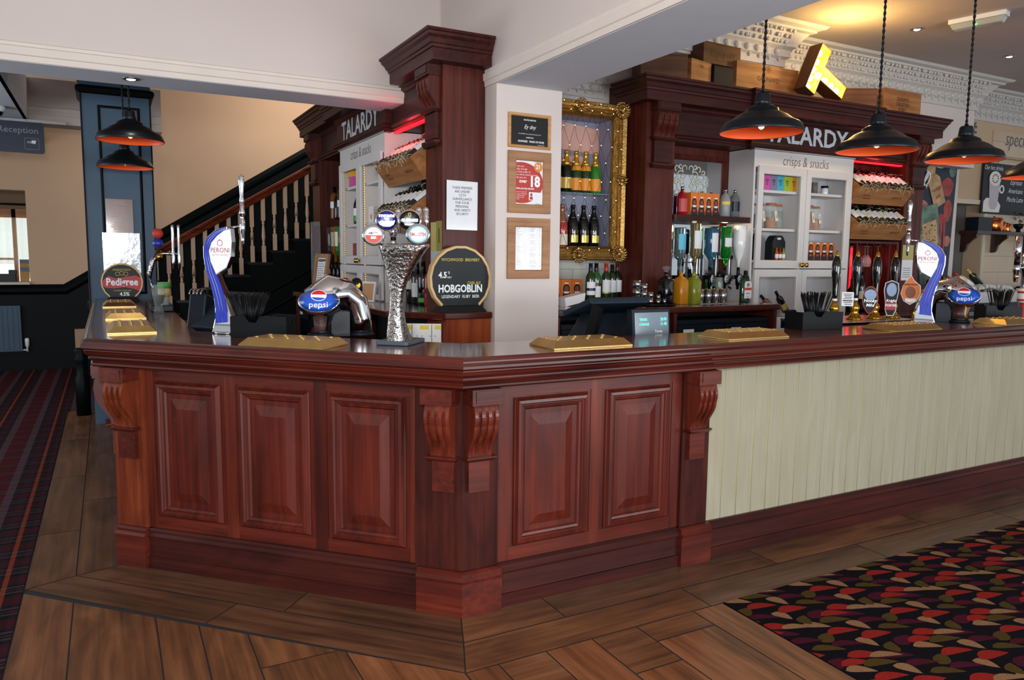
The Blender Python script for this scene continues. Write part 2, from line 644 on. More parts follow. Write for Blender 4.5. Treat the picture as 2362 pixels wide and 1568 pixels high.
def field(x0, y0, x1, y1, d, mi, extra=()):
    p = [(x0, y0), (x1, y0), (x1, y1), (x0, y1)]
    p = clip(p, 0, 1, 2.355)if x0 >= 1.08 else p
    p = clip(p, 1, 1, 3.437 + 0.0)if x0 < 1.08 else p
    p = clip(p, 0, 1, 2.355) if x0 > 0.9 and y1 < 2.5 else p
    for e in extra:
        p = clip(p, *e)
    if len(p) >= 3:
        q = [p[0]]
        for k in p[1:]:
            if (Vector(k) - Vector(q[-1])).length > 0.012:
                q.append(k)
        if (Vector(q[0]) - Vector(q[-1])).length <= 0.012:
            q.pop()
        if len(q) >= 3:
            Q.append((q, d, mi))


# boards running in depth (along y) in columns, as beside the tartan carpet and the leaf carpet
xs = [-0.39, -0.19, 0.115, 0.265, 0.43, 0.74]
for i in range(5):
    ys = [-2.0, -0.9 + 0.3 * (i % 3), 0.9 + 0.25 * (i % 2), 2.1 + 0.31 * ((i * 2) % 3), 4.0]
    if i == 1:
        ys = [-2.0, -0.3, 1.2, 2.77, 4.0]
    for j in range(4):
        field(xs[i], ys[j], xs[i + 1], ys[j + 1], pi / 2, random.choice((1, 2)) if i else 1)
for i, (xa, xb) in enumerate(((0.74, 1.08), (1.08, 1.215), (1.215, 1.42), (1.42, 1.63), (1.63, 1.85), (1.85, 2.15), (2.15, 2.32))):
    if i in (0,):
        ys = [-2, 0.2, 1.4, 2.28, 2.7]
    elif i == 2:
        ys = [-2, 0.1, 1.1, 2.12, 2.36]
    elif i == 3:
        ys = [-2, 0.4, 1.3, 2.36]
    elif i == 4:
        ys = [-2, 0.0, 1.0, 2.07, 2.36]
    elif i == 5:
        ys = [-2, -0.2, 1.2, 2.22, 2.36]
    else:
        ys = [-2, 0.5, 2.36]
    for j in range(len(ys) - 1):
        sh = ys[j + 1] - ys[j] < 0.4
        field(xa, ys[j], xb, ys[j + 1], 0 if sh else pi / 2, 2 if not sh else 1)
for y in (-4.4, -3.2):
    for x in (-0.39, 0.6, 1.5):
        Q.append(([(x, y), (x + 0.9, y), (x + 0.9, y + 1.2), (x, y + 1.2)], pi / 2, 1))
planks(Q)

# ------------------------------------------------------------------ carpets
CN = mat('carpet_navy', '0e0a12', 0.95, var=0.3, vscale=120, bump=0.5, bscale=400, spec=0.1)
CR = mat('carpet_red', '8a221c', 0.95, var=0.2, vscale=150, bump=0.4, bscale=400, spec=0.1)
CO = mat('carpet_olive', '4a3a18', 0.95, var=0.2, vscale=150, bump=0.4, bscale=400, spec=0.1)
CT = mat('carpet_tan', '8a6748', 0.95, var=0.2, vscale=150, bump=0.4, bscale=400, spec=0.1)
CP = mat('carpet_purple', '451022', 0.95, var=0.2, vscale=150, bump=0.4, bscale=400, spec=0.1)
mb = MB()
CX0, CX1, CY0, CY1 = 2.32, 7.5, -2.5, 2.352
mb.box(CX0, CY0, -0.001, CX1, CY1, 0.004)


def leaf(mb, x, y, a, L, W, bend, m, z):
    # curved pointed leaf
    n = 9
    up, dn = [], []
    for i in range(n + 1):
        t = i / n
        wv = 1.35 * W * sin(pi * min(1, t ** 0.75)) ** 0.8 if 0 < t < 1 else 0
        px, py = L * (t - 0.5), bend * sin(pi * t) * (1 - 0.3 * t)
        up.append((px, py + wv * 0.62))
        dn.append((px, py - wv * 0.38))
    poly = up + dn[::-1][1:-1]
    ca, sa = cos(a), sin(a)
    pts = [(min(max(x + px * ca - py * sa, CX0), CX1), min(max(y + px * sa + py * ca, CY0), CY1), z) for px, py in poly]
    if max(p[0] for p in pts) - min(p[0] for p in pts) < 1e-4 or max(p[1] for p in pts) - min(p[1] for p in pts) < 1e-4:
        return
    o = len(mb.v)
    mb.v += pts
    k = len(up)
    for i in range(n):
        f = [i, i + 1]
        lo = len(poly)
        j0 = (lo - i) % lo
        j1 = (lo - i - 1) if i < n - 1 else k - 1
        f = [i, i + 1] + ([j1] if j1 != i + 1 else []) + ([j0] if j0 != i else [])
        if len(set(f)) >= 3:
            mb.f.append([o + q for q in f][::-1])
            mb.mi.append(m)
            mb.sm.append(False)


LV = [(.04, .03, -25, .16, .040, .014, 1), (.11, .00, -20, .14, .030, .012, 3), (.20, .03, 60, .08, .045, .01, 2), (.28, .05, 15, .11, .045, -.01, 4),
      (.35, .01, -15, .14, .034, .014, 1), (.05, .12, -20, .15, .030, .015, 4), (.13, .10, -60, .09, .040, .01, 3), (.22, .12, -8, .15, .042, .012, 1),
      (.34, .13, -25, .14, .032, .012, 2), (.02, .20, 25, .10, .045, -.01, 2), (.12, .20, -12, .15, .036, .014, 1),
      (.22, .21, -60, .10, .042, .01, 3), (.31, .21, -15, .15, .032, .014, 4), (.06, .28, -28, .12, .034, .012, 3),
      (.17, .28, -15, .15, .036, .012, 2), (.27, .29, -22, .15, .036, .013, 4)]
z = 0.0042
for i in range(-1, 14):
    for j in range(-1, 15):
        bx, by = CX0 + i * 0.39 + (0.13 if j % 2 else 0), CY1 - (j + 1) * 0.31
        if by < 0.2 and bx > 5:
            continue
        for k, (lx, ly, a, L_, W_, b_, m_) in enumerate(LV):
            leaf(mb, bx + lx, by + ly, rad(a), L_, W_, b_, m_, z + 0.00004 * ((k * 7) % 20))
c = obj('leaf_carpet', mb, [CN, CR, CO, CT, CP], fixn=False)
tag(c, 'dark carpet with red, olive, tan and plum leaves beside the plank floor', 'carpet')


def tartan():
    m = bpy.data.materials.new('tartan')
    m.use_nodes = True
    nt = m.node_tree
    N, L = nt.nodes, nt.links
    b = N['Principled BSDF']
    b.inputs['Roughness'].default_value = 0.95
    b.inputs['Specular IOR Level'].default_value = 0.1
    tc = N.new('ShaderNodeTexCoord')
    sp = N.new('ShaderNodeSeparateXYZ')
    L.new(tc.outputs['Object'], sp.inputs[0])
    outs = []
    for ax, per, off, stops in (('X', 0.41, 0.47 - 0.41 * 0.5, ((0, '4a1218'), (.14, '50424a'), (.25, '15141a'), (.33, '2b1620'), (.44, '101014'), (.475, '8c3c22'), (.525, '101014'), (.62, '2b1620'), (.68, '15141a'), (.75, '50424a'), (.86, '4a1218'))),
                                ('Y', 0.235, 0.0, ((0, '4a1218'), (.12, '301a24'), (.2, '0c0c0f'), (.33, '4c444b'), (.4, '0c0c0f'), (.47, '6e4230'), (.50, '0c0c0f'), (.58, '4c444b'), (.66, '0c0c0f'), (.74, '301a24'), (.84, '4a1218')))):
        ad = N.new('ShaderNodeMath'); ad.operation = 'ADD'; ad.inputs[1].default_value = off + 41 * per
        L.new(sp.outputs[ax], ad.inputs[0])
        dv = N.new('ShaderNodeMath'); dv.operation = 'DIVIDE'; dv.inputs[1].default_value = per
        L.new(ad.outputs[0], dv.inputs[0])
        fr = N.new('ShaderNodeMath'); fr.operation = 'FRACT'
        L.new(dv.outputs[0], fr.inputs[0])
        r = N.new('ShaderNodeValToRGB')
        r.color_ramp.interpolation = 'CONSTANT'
        e = r.color_ramp.elements
        e[0].position, e[0].color = 0, lin(stops[0][1])
        e[1].position, e[1].color = stops[1][0], lin(stops[1][1])
        for p_, c_ in stops[2:]:
            k = e.new(p_)
            k.color = lin(c_)
        L.new(fr.outputs[0], r.inputs[0])
        outs.append(r)
    ck = N.new('ShaderNodeTexChecker')
    ck.inputs['Scale'].default_value = 260
    L.new(tc.outputs['Object'], ck.inputs['Vector'])
    mx = N.new('ShaderNodeMix')
    mx.data_type = 'RGBA'
    mx.inputs[0].default_value = 0.42
    L.new(outs[0].outputs[0], mx.inputs[6])
    L.new(outs[1].outputs[0], mx.inputs[7])
    L.new(mx.outputs[2], b.inputs['Base Color'])
    return m


mb = MB()
mb.prism([(-5.5, -4), (-0.392, -4), (-0.392, 8.172), (0.6, 8.172), (0.6, 11.3), (-5.5, 11.3)], -0.001, 0.004)
tag(obj('tartan_carpet', mb, tartan()), 'dark red and grey tartan carpet with orange stripes at the left', 'carpet')

# ------------------------------------------------------------------ shell: pillar, beams, walls, ceilings
BZ = 2.533
mb = MB()
mb.box(2.10, 4.16, 0, 2.56, 5.04, BZ)
struct('wall_pillar', mb, WALL)
mb = MB()
mb.box(2.10, 5.04, 0, 2.56, 7.8, 3.5)
struct('wall_partition', mb, WALL)
mb = MB()
mb.box(2.105, -4.0, BZ, 2.555, 5.04, 3.5, 0)
mb.box(2.1, -4.0, BZ - 0.002, 2.56, 4.15, BZ, 1)
struct('ceiling_beam_right', mb, [WALL, SOFF])
mb = MB()
mb.box(-6.0, 5.045, BZ, 2.10, 5.375, 3.5, 0)
mb.box(-6.0, 5.04, BZ - 0.002, 1.9, 5.38, BZ, 1)
struct('ceiling_beam_left', mb, [WALL, SOFF])
# moulding along both beams' lower edge
lipp = [(0, BZ), (0.012, BZ), (0.014, BZ + 0.03), (0.022, BZ + 0.035), (0.024, BZ + 0.075), (0.012, BZ + 0.082), (0.012, BZ + 0.10), (0, BZ + 0.105)]
mb = MB()
mb.sweep([(2.10, 5.04), (2.10, -4.0)], lipp)
mb.sweep([(-6, 5.04), (2.10, 5.04)], lipp)
struct('trim_1', mb, TRIMP)
# ceilings
mb = MB()
mb.box(-6, -4, 3.30, 2.1, 5.04, 3.5)
struct('ceiling', mb, WALL)
mb = MB()
mb.box(2.56, -4, 3.40, 12.5, 6.5, 3.6)
struct('ceiling_bar', mb, mat('ceiling_taupe', 'b9a9a4', 0.9, var=0.02))
mb = MB()
mb.box(-0.66, 5.38, 4.3, 4.4, 11.5, 4.4)
mb.box(-0.7, 5.38, 3.4, -0.66, 9.5, 4.4)
mb.box(-0.7, 5.2, 3.4, 2.12, 5.38, 4.4)
mb.box(2.1, 5.38, 3.4, 2.2, 7.8, 4.4)
struct('ceiling_stairs', mb, CREAM)
# ornate plaster cornices
PLAST = mat('plaster_ornament', 'c9c5c1', 0.8, var=0.05, vscale=30)


def cornice(name, pts, zc, n=None, sc=1.0, x_or=None):
    k = sc
    pr = [(0, zc - .30 * k), (.02 * k, zc - .30 * k), (.02 * k, zc - .24 * k), (.05 * k, zc - .225 * k), (.05 * k, zc - .17 * k), (.085 * k, zc - .15 * k), (.085 * k, zc - .13 * k), (.15 * k, zc - .05 * k), (.19 * k, zc - .045 * k), (.19 * k, zc - .028 * k), (.24 * k, zc - .02 * k), (.26 * k, zc), (0, zc)]
    mb = MB()
    mb.sweep(pts, pr)
    rd = random.Random(5)
    for a, b in zip(pts[:-1], pts[1:]):
        A, B = Vector(a), Vector(b)
        d = B - A
        ln = d.length
        d.normalize()
        nn = Vector((d.y, -d.x))
        s_ = 0.03
        while s_ < ln - 0.03:                     # acanthus crests in the cove
            for q in range(3):
                u = s_ + rd.uniform(-.02, .02)
                t = 0.1 + 0.035 * q
                c_ = A + d * u + nn * (t * k)
                mb.sphere((c_.x, c_.y, zc - (.125 - .035 * q) * k), 0.016 * k, 0, 6, 1.1)
            s_ += 0.05 * k
        s_ = 0.06
        while s_ < ln - 0.04:                     # egg and dart roundels with pendants
            c_ = A + d * s_ + nn * (0.055 * k)
            mb.sphere((c_.x, c_.y, zc - .197 * k), 0.026 * k, 0, 8, 1.0)
            c_ = A + d * (s_ + .055 * k) + nn * (0.03 * k)
            mb.sphere((c_.x, c_.y, zc - .235 * k), 0.014 * k, 0, 6, 2.2)
            s_ += 0.11 * k
    return struct(name, mb, PLAST)


mb = MB()
mb.box(2.56, 5.0, 2.5, 8.25, 5.3, 3.4)
mb.box(2.56, 5.0, 0, 6.85, 5.3, 2.5)
mb.box(6.85, 5.12, 0, 8.25, 5.3, 2.5)
struct('wall_back', mb, WALL)


def tiles(name, x0, z0, x1, z1, y, tw, th, m, mj):
    mb = MB()
    mb.box(x0, y, z0, x1, y + .004, z1, 1)
    r = 0
    zz = z0
    while zz < z1 - .01:
        xx = x0 - (tw / 2 if r % 2 else 0)
        while xx < x1 - .01:
            a, b = max(xx, x0), min(xx + tw, x1)
            if b - a > .02:
                mb.taper((a + .002, y - .006, b - .002, y), zz + .002, (a + .002, y - .006, b - .002, y), min(zz + th, z1) - .002, 0)
            xx += tw
        zz += th
        r += 1
    return struct(name, mb, [m, mj])


TILE = mat('wall_tile', 'c9c8c0', 0.35, var=0.04, vscale=3)
TILEB = mat('wall_tile_beige', 'c9b196', 0.3, var=0.05, vscale=3)
JOINT = mat('tile_joint', '9c9a94', 0.8)
tiles('wall_tiles', 2.57, 1.16, 3.53, 2.68, 4.995, 0.25, 0.125, TILE, JOINT)
cornice('trim_2', [(3.45, 4.995), (2.56, 4.995)][::-1], 2.93, sc=0.7)
cornice('trim_3', [(2.56, 4.72), (5.05, 4.72), (5.05, 5.0), (8.25, 5.0), (8.25, 5.3)], 3.40)
cornice('trim_4', [(8.27, 5.3), (12.5, 5.3)], 3.40)
mb = MB()
mb.box(2.56, 4.72, 3.08, 5.04, 5.0, 3.4)
struct('wall_bulkhead', mb, WALL)
mb = MB()
mb.sweep([(6.8, 5.0), (8.26, 5.0)], [(0, 2.5), (.03, 2.5), (.03, 2.55), (.05, 2.56), (.05, 2.6), (0, 2.62)])
struct('trim_5', mb, TRIMP)
# beige tiled wall of the coffee corner with a doorway
mb = MB()
mb.box(8.25, 5.3, 2.16, 9.05, 5.5, 3.4)
mb.box(9.05, 5.3, 0, 12.5, 5.5, 3.4)
mb.box(8.25, 5.3, 0, 8.30, 5.5, 3.4)
struct('wall_coffee', mb, mat('beige_wall', 'c7ab8c', 0.7, var=0.03, vscale=2))
tiles('wall_tiles_coffee', 9.12, 1.0, 12.4, 3.02, 5.297, 0.62, 0.19, TILEB, mat('joint_beige', 'a58d72', 0.8))
mb = MB()
mb.sweep([(8.30, 0), (8.30, 2.16), (9.05, 2.16), (9.05, 0)], [(-.0, 0), (-.0, .02), (-.05, .025), (-.05, 0)], M=TR(0, 5.3, 0) @ MV)
d1 = thing('door_1', 'x', 'x')
del d1['label'], d1['category']
d1['kind'] = 'structure'
obj('door_frame', mb, mat('door_frame_paint', 'cdbfa9', 0.5), d1)
mb = MB()
mb.box(8.2, 6.6, 0, 9.8, 6.7, 2.6, 0)
mb.box(9.06, 5.5, 0, 9.2, 6.6, 2.6, 1)
mb.box(8.1, 5.5, 0, 8.25, 6.6, 2.6, 0)
mb.box(8.1, 5.5, 2.6, 9.8, 6.7, 2.7, 0)
struct('wall_corridor', mb, [mat('corridor_green', '5b5a3a', 0.8), mat('corridor_grey', '8d8a86', 0.8)])

# stairwell and left side
ST = 9.7
mb = MB()
mb.box(-0.87, 11.3, 0, 4.5, 11.5, 4.4, 0)
mb.box(-5.5, 11.3, 0, -0.87, 11.5, 1.09, 0)
mb.box(-5.5, 11.3, 2.26, -0.87, 11.5, 3.4, 0)
struct('wall_stairs', mb, [CREAM])
mb = MB()
mb.box(4.4, 5.3, 0, 4.5, 11.3, 4.4, 0)
struct('wall_stair_end', mb, [CREAM])
# dark dado, level at the left then climbing with the stairs
mb = MB(TR(0, 11.3, 0) @ MV)
sl = 0.628


def dz(x):
    return 1.06 if x < -0.5 else 1.06 + (x + 0.5) * sl


mb.prism([(-5.5, 0.0), (4.4, 0.0), (4.4, dz(4.4)), (-0.5, 1.06), (-5.5, 1.06)], 0, 0.02)
mb.sweep([(-5.5, 1.06), (-0.5, 1.06), (4.4, dz(4.4))], [(0.10, 0.02), (.06, .05), (.02, .055), (-.03, .03), (-.03, 0.02)][::-1])
mb.prism(rect(-5.5, 0, 0.8, 0.2), 0.02, 0.045)
struct('baseboard_stairs', mb, NAVYD)
mb = MB()
mb.box(-5.5, 9.5, 2.84, -0.66, 11.3, 3.3, 1)
mb.box(-0.66, 9.5, 2.84, 0.6, 9.8, 3.3, 0)
mb.box(-5.5, 5.38, 2.84, -0.66, 9.5, 3.3, 1)
struct('ceiling_low', mb, [WALL, SOFF])
mb = MB()
mb.sweep([(-0.66, 9.5), (-0.66, 5.38)], [(0, 2.84), (.03, 2.84), (.03, 2.9), (.015, 2.92), (.03, 2.96), (.03, 3.0), (.06, 3.06), (.06, 3.2), (0, 3.2)][::-1])
mb.sweep([(-0.66, 9.5), (0.6, 9.5)], [(0, 2.84), (.02, 2.84), (.02, 2.92), (.01, 2.93), (.035, 2.97), (.035, 3.0), (0, 3.01)])
struct('trim_6', mb, TRIMP)
# outer room seen through the opening, with its window
mb = MB()
mb.box(-5.5, 13.0, 0, -1.75, 13.1, 3.0)
mb.box(-0.92, 13.0, 0, 1.0, 13.1, 3.0)
mb.box(-1.75, 13.0, 0, -0.92, 13.1, 1.02)
mb.box(-1.75, 13.0, 2.1, -0.92, 13.1, 3.0)
mb.box(-5.5, 11.5, 2.5, 1.0, 13.1, 2.6)
mb.box(0.9, 11.5, 0, 1.0, 13.1, 3.0)
struct('wall_outer_room', mb, mat('outer_wall', '9c7f66', 0.8))
PINE = wood('pine_frame', '9a5b33', 'b87445', 'cf8f5e', 'x', 1.0, 0.5, 0.1)
wn = thing('window_1', 'x', 'x')
del wn['label'], wn['category']
wn['kind'] = 'structure'
mb = MB()
for x in (-1.75, -1.18, -0.97):
    mb.box(x, 12.96, 1.02, x + .05, 13.08, 2.1)
mb.box(-1.75, 12.96, 1.02, -0.92, 13.08, 1.07)
mb.box(-1.75, 12.96, 1.98, -0.92, 13.08, 2.1)
mb.box(-1.75, 12.96, 1.38, -1.18, 13.08, 1.41)
obj('window_frame', mb, PINE, wn)
mb = MB()
mb.box(-1.75, 13.02, 1.02, -0.92, 13.03, 2.1)
obj('window_pane', mb, mat('daylight_pane', 'dfeef0', emit=1.6), wn)
mb = MB()
mb.box(-5.5, 11.22, 1.09, -0.87, 11.55, 1.12)
struct('trim_7', mb, TRIMP)
mb = MB(TR(0, 12.85, 0) @ MV)
pts = []
for i in range(46):
    x = -1.75 + i * 0.018
    pts.append((x, 0.02 * sin(i * 1.3)))
mbc = MB()
vs = []
for i, (x, y) in enumerate(pts):
    vs += [(x, 12.88 + y, 1.98), (x + (0.0 if i < 40 else 0.02 * sin(i)), 12.88 + y * 1.4, 1.32 if i < 36 else 1.12)]
mbc.add(vs, [(2 * i, 2 * i + 2, 2 * i + 3, 2 * i + 1) for i in range(45)], 0, True)
NET = mat('net_curtain', 'f4ecd2', 0.8, trans=0.0, var=0.03, alpha=0.55)
tag(obj('net_curtain', mbc, NET), 'sheer cream curtain over the bright far window', 'curtain')
mb = MB()
mb.cyl((-2.2, 12.8, 2.16), (-0.88, 12.8, 2.16), .014, seg=8)
for x in (-1.5, -1.2):
    mb.cyl((x, 12.8, 2.16), (x, 12.99, 2.16), .008, seg=6)
tag(obj('curtain_rod', mb, BLACKM), 'black curtain rod above the far window', 'curtain rod')

# ------------------------------------------------------------------ bar counter
ctr = thing('bar_counter', 'long angled mahogany bar counter with raised panels and cream boarded right side', 'bar counter')
# outer and inner outlines of the top (z 1.06..1.10)
OUT = [(-0.10, 7.44), (-0.10, 4.01), (1.22, 2.69), (8.2, 2.69)]
INN = [(8.2, 3.16), (1.44, 3.16), (0.39, 4.21), (0.39, 7.44)]
# each leg of the top keeps its own grain direction
mb = MB()
mb.prism([(-0.10, 7.44), (-0.10, 4.01), (0.39, 4.21), (0.39, 7.44)], 1.055, 1.10, 1)
mb.prism([(-0.10, 4.01), (1.22, 2.69), (1.44, 3.16), (0.39, 4.21)], 1.055, 1.10, 2)
mb.prism([(1.22, 2.69), (8.2, 2.69), (8.2, 3.16), (1.44, 3.16)], 1.055, 1.10, 0)
MAHTY = wood('mahogany_top_y', '40201a', '69352a', '844a3a', 'y', rough=0.2, coat=0.7, bump=0.01)
MAHTD = wood('mahogany_top_d', '40201a', '69352a', '844a3a', 'x', rough=0.2, coat=0.7, bump=0.01, rotz=pi / 4)
obj('countertop', mb, [MAHT, MAHTY, MAHTD], ctr)
lip = [(-.01, 1.102), (.002, 1.104), (.012, 1.098), (.016, 1.088), (.016, 1.082), (.020, 1.078), (.028, 1.070), (.028, 1.060), (.020, 1.052), (.012, 1.050), (.012, 1.046),
       (.016, 1.042), (.014, 1.032), (.002, 1.022), (-.004, 1.018), (-.004, 1.012), (.0, 1.008), (-.006, 1.002), (-.016, .996), (-.018, .990), (-.012, .986), (-.012, .978), (-.022, .970), (-.10, .970), (-.10, 1.05), (-.01, 1.055)]
LIPM = wood('mahogany_lip', '2a0b07', '471710', '5c2317', 'x', 0.8, rough=0.22, coat=0.55)
LIPD = wood('mahogany_lip_d', '2a0b07', '4c1910', '642618', 'x', 0.8, rough=0.22, coat=0.55, rotz=pi / 4)
LIPY = wood('mahogany_lip_y', '2a0b07', '4c1910', '642618', 'y', 0.8, rough=0.22, coat=0.55)


def leg_sweep(pts, prof, i):
    # one straight leg of a mitred run, so every leg carries grain along its own length
    full = MB()
    full.sweep(pts, prof, caps=False)
    k = len(prof)
    m2 = MB()
    m2.add(full.v[i * k:(i + 2) * k], [(a, k + a, k + a + 1, a + 1) for a in range(k - 1)] + [tuple(range(k)), tuple(range(2 * k - 1, k - 1, -1))])
    return m2


for i, m_ in enumerate((LIPY, LIPD, LIPM)):
    obj('counter_moulding', leg_sweep(OUT, lip, i), m_, ctr)


def frame_at(o, a):
    return TR(o[0], o[1], 0) @ RZ(a)


WR = frame_at((0, 2.79), 0)                       # local x = world X, local y into the bar
WD = frame_at(((4.055) / 2, (4.055) / 2), -pi / 4)   # local x = (X-Y)/sqrt2
WT = frame_at((0.03, 0), -pi / 2)                 # local x = -Y
# carcass
mb = MB()
mb.prism([(0.035, 7.40), (0.035, 4.02), (1.262, 2.793), (8.2, 2.793), (8.2, 3.12), (1.42, 3.12), (0.35, 4.19), (0.35, 7.40)], 0.0, 1.056)
obj('carcass', mb, MAHV, ctr)
# flat frame boards per wing: (frame, x0, x1)
def wing_boards(F, x0, x1, stiles, nm):
    mb = MB(F)
    mb.box(x0, -0.001, 0.18, x1, 0.02, 0.975)
    obj('panel_backing', mb, MAHV, ctr)


wing_boards(WD, -2.80, -1.09, (), '')
wing_boards(WR, 1.27, 2.42, (), '')
for F, spans, mr in ((WD, ((-2.61, -2.255), (-2.155, -1.793), (-1.69, -1.332)), MAHHD), (WR, ((1.50, 1.875), (1.972, 2.342)), MAHH)):
    for a, b in spans:
        for z0, z1 in ((.915, .972), (.18, .25)):
            mb = MB(F)
            mb.box(a - .02, -0.005, z0, b + .02, 0, z1)
            obj('rail', mb, mr, ctr)
for F, sp in ((WD, ((-2.675, -2.63, MAHV2), (-2.235, -2.175, MAHV2), (-1.773, -1.71, MAHV3), (-1.312, -1.25, MAHV2))), (WR, ((1.42, 1.48, MAHV), (1.895, 1.952, MAHV2), (2.362, 2.42, MAHV)))):
    for a, b, m_ in sp:
        obj('stile', MB(F).box(a, -0.005, .18, b, 0, .972), m_, ctr)


def raised_panel(F, x0, x1, z0=0.255, z1=0.905):
    p = obj('raised_panel', MB(F @ MV).taper((x0 + .055, z0 + .055, x1 - .055, z1 - .055), 0.002, (x0 + .055, z0 + .055, x1 - .055, z1 - .055), 0.004)
            .taper((x0 + .075, z0 + .075, x1 - .075, z1 - .075), 0.003, (x0 + .118, z0 + .125, x1 - .118, z1 - .125), 0.017), MAHV, ctr)
    mb = MB(F @ MV)
    pr = [(0, 0), (.0, .010), (.004, .014), (.012, .028), (.024, .030), (.030, .022), (.034, .022), (.038, .014), (.048, .012), (.055, .002), (.055, 0)]
    mb.sweep([(x0, z0), (x0, z1), (x1, z1), (x1, z0)], pr, closed=True)
    obj('panel_moulding', mb, MAHV, p)


for a, b in ((-2.61, -2.255), (-2.155, -1.793), (-1.69, -1.332)):
    raised_panel(WD, a, b)
for a, b in ((1.502, 1.874), (1.975, 2.342)):
    raised_panel(WR, a, b)
# panels of the far-left wing, seen edge-on
for a in (-7.2, -6.35, -5.5, -4.65):
    raised_panel(WT, a, a + 0.42)


# posts
obj('post', MB().prism([(1.254, 2.770), (1.42, 2.770), (1.42, 2.83), (1.16, 3.08), (1.105, 2.919)], 0.17, 0.972), MAHP, ctr)
for F, a, b, m_ in ((WD, -2.855, -2.675, MAHO), (WR, 2.42, 2.59, MAHP), (WT, -4.20, -4.02, MAHO), (WT, -7.38, -7.22, MAHV), (WT, -4.40, -4.24, MAHV)):
    obj('post', MB(F).box(a, -0.02, 0.17, b, 0.03, 0.972), m_, ctr)


def corbel(parent, M, x0, x1, depth, zc1, zc0, zs0, zl0, zb0, mats, nm='corbel', dlow=0.022):
    # cap block zc1..zc0, scroll zc0..zs0, ledge zs0..zl0, tail block zl0..zb0; wall plane y=0, outwards -y
    w_ = x1 - x0
    mb = MB(M)
    mb.box(x0 - .006, -depth - .004, zc0, x1 + .006, 0, zc1, 1)
    mb.box(x0 + .010, -depth - .008, zc0 + .012, x1 - .010, -depth - .004, zc1 - .006, 1)
    H = zc0 - zs0
    prof = []
    for i in range(19):
        t = i / 18
        z = zc0 - H * t
        if t < .42:
            d = depth * (0.84 + 0.16 * sin(pi * t / .42 * 0.9))
        else:
            q = (t - .42) / .58
            d = depth * 0.89 * (1 - .72 * (q * q * (3 - 2 * q))) + .002
        prof.append((d, z))
    n = 7
    xs = [x0 + .008 + (w_ - .016) * k / n for k in range(n + 1)]
    for k in range(n):
        g = 0.012 if k % 2 else 0.0
        pr = []
        for i, (d, z) in enumerate(prof):
            t = i / 18
            e = g * min(1, max(0, (t - .10) / .12)) * min(1, max(0, (.93 - t) / .2)) * depth / .10
            pr.append((-(d - e), z))
        vs = [(xs[k], y, z) for y, z in pr] + [(xs[k + 1], y, z) for y, z in pr] + [(xs[k], 0, z) for y, z in pr] + [(xs[k + 1], 0, z) for y, z in pr]
        m_ = len(pr)
        fs = [(i, i + 1, m_ + i + 1, m_ + i) for i in range(m_ - 1)]
        fs += [(i, 2 * m_ + i, 2 * m_ + i + 1, i + 1) for i in range(m_ - 1)] + [(m_ + i, m_ + i + 1, 3 * m_ + i + 1, 3 * m_ + i) for i in range(m_ - 1)]
        mb.add(vs, fs, 0)
    mb.sweep([(x0 + .01, 0), (x0 + .01, -dlow - .012), (x1 - .01, -dlow - .012), (x1 - .01, 0)], [(0, zl0), (.004, zl0 + .002), (.016, zs0 - .006), (.016, zs0), (0, zs0), (-.03, zs0), (-.03, zl0)][::1], m=1)
    mb.box(x0 + .014, -dlow, zb0, x1 - .014, 0, zl0, 1)
    return obj(nm, mb, mats, parent, fixn=True)


CM = [MAHV2, MAHH]
YP = TR(0, -0.02, 0)
corbel(ctr, WD @ YP, -1.212, -1.088, 0.095, 0.972, 0.908, 0.682, 0.662, 0.53, CM)
corbel(ctr, WR @ YP, 1.26, 1.382, 0.095, 0.972, 0.908, 0.682, 0.662, 0.53, CM)
corbel(ctr, WR @ YP, 2.435, 2.557, 0.095, 0.972, 0.908, 0.682, 0.662, 0.53, CM)
corbel(ctr, WD @ YP, -2.825, -2.70, 0.095, 0.972, 0.908, 0.682, 0.662, 0.53, [MAHO, MAHH])
corbel(ctr, WT @ YP, -4.175, -4.05, 0.095, 0.972, 0.908, 0.682, 0.662, 0.53, CM)
# skirting with plinth blocks
sk = [(0, 0), (.012, 0), (.014, .058), (.004, .060), (.004, .146), (.014, .150), (.016, .160), (.006, .172), (.006, .184), (-.004, .192), (-.02, .192)]
SKP = [(0.005, 7.38), (0.005, 4.015), (1.255, 2.765), (8.2, 2.765)]
for i, m_ in enumerate((MAHD, MAHDD, MAHD)):
    obj('skirting', leg_sweep(SKP, sk, i), m_, ctr)
pl = [(0, 0), (.016, 0), (.016, .146), (.022, .150), (.024, .160), (.012, .172), (.012, .184), (.0, .192), (-.03, .192)]
for k, P in enumerate((((1.105, 2.895), (1.248, 2.752), (1.425, 2.752)), ((2.41, 2.752), (2.60, 2.752)), ((0.02 - .022, 4.25), (0.02 - .022, 4.0 + .006), (0.115, 3.885)))):
    mb = MB()
    mb.sweep(list(P), pl)
    obj('plinth_block', mb, [MAHHD if k != 1 else MAHH], ctr)
# cream tongue and groove boarding on the right wing
BEAD = wood('boarding_cream', '98917a', '9d9780', 'a49f8a', 'z', 1.6, 0.6, 0.0, big=4, bump=0.02)
mb = MB(WR)
x = 2.592
while x < 8.2:
    mb.box(x + .003, -0.008, 0.17, min(x + .101, 8.2), 0.0, 0.985, 0)
    mb.cyl((x + .0, -0.0045, 0.17), (x + .0, -0.0045, 0.985), 0.0035, seg=6, m=1)
    x += 0.104
mb.box(2.592, -0.003, 0.17, 8.2, 0.0, 0.985, 0)
obj('boarding', mb, [BEAD, mat('boarding_bead', 'aea67a', 0.5)], ctr)
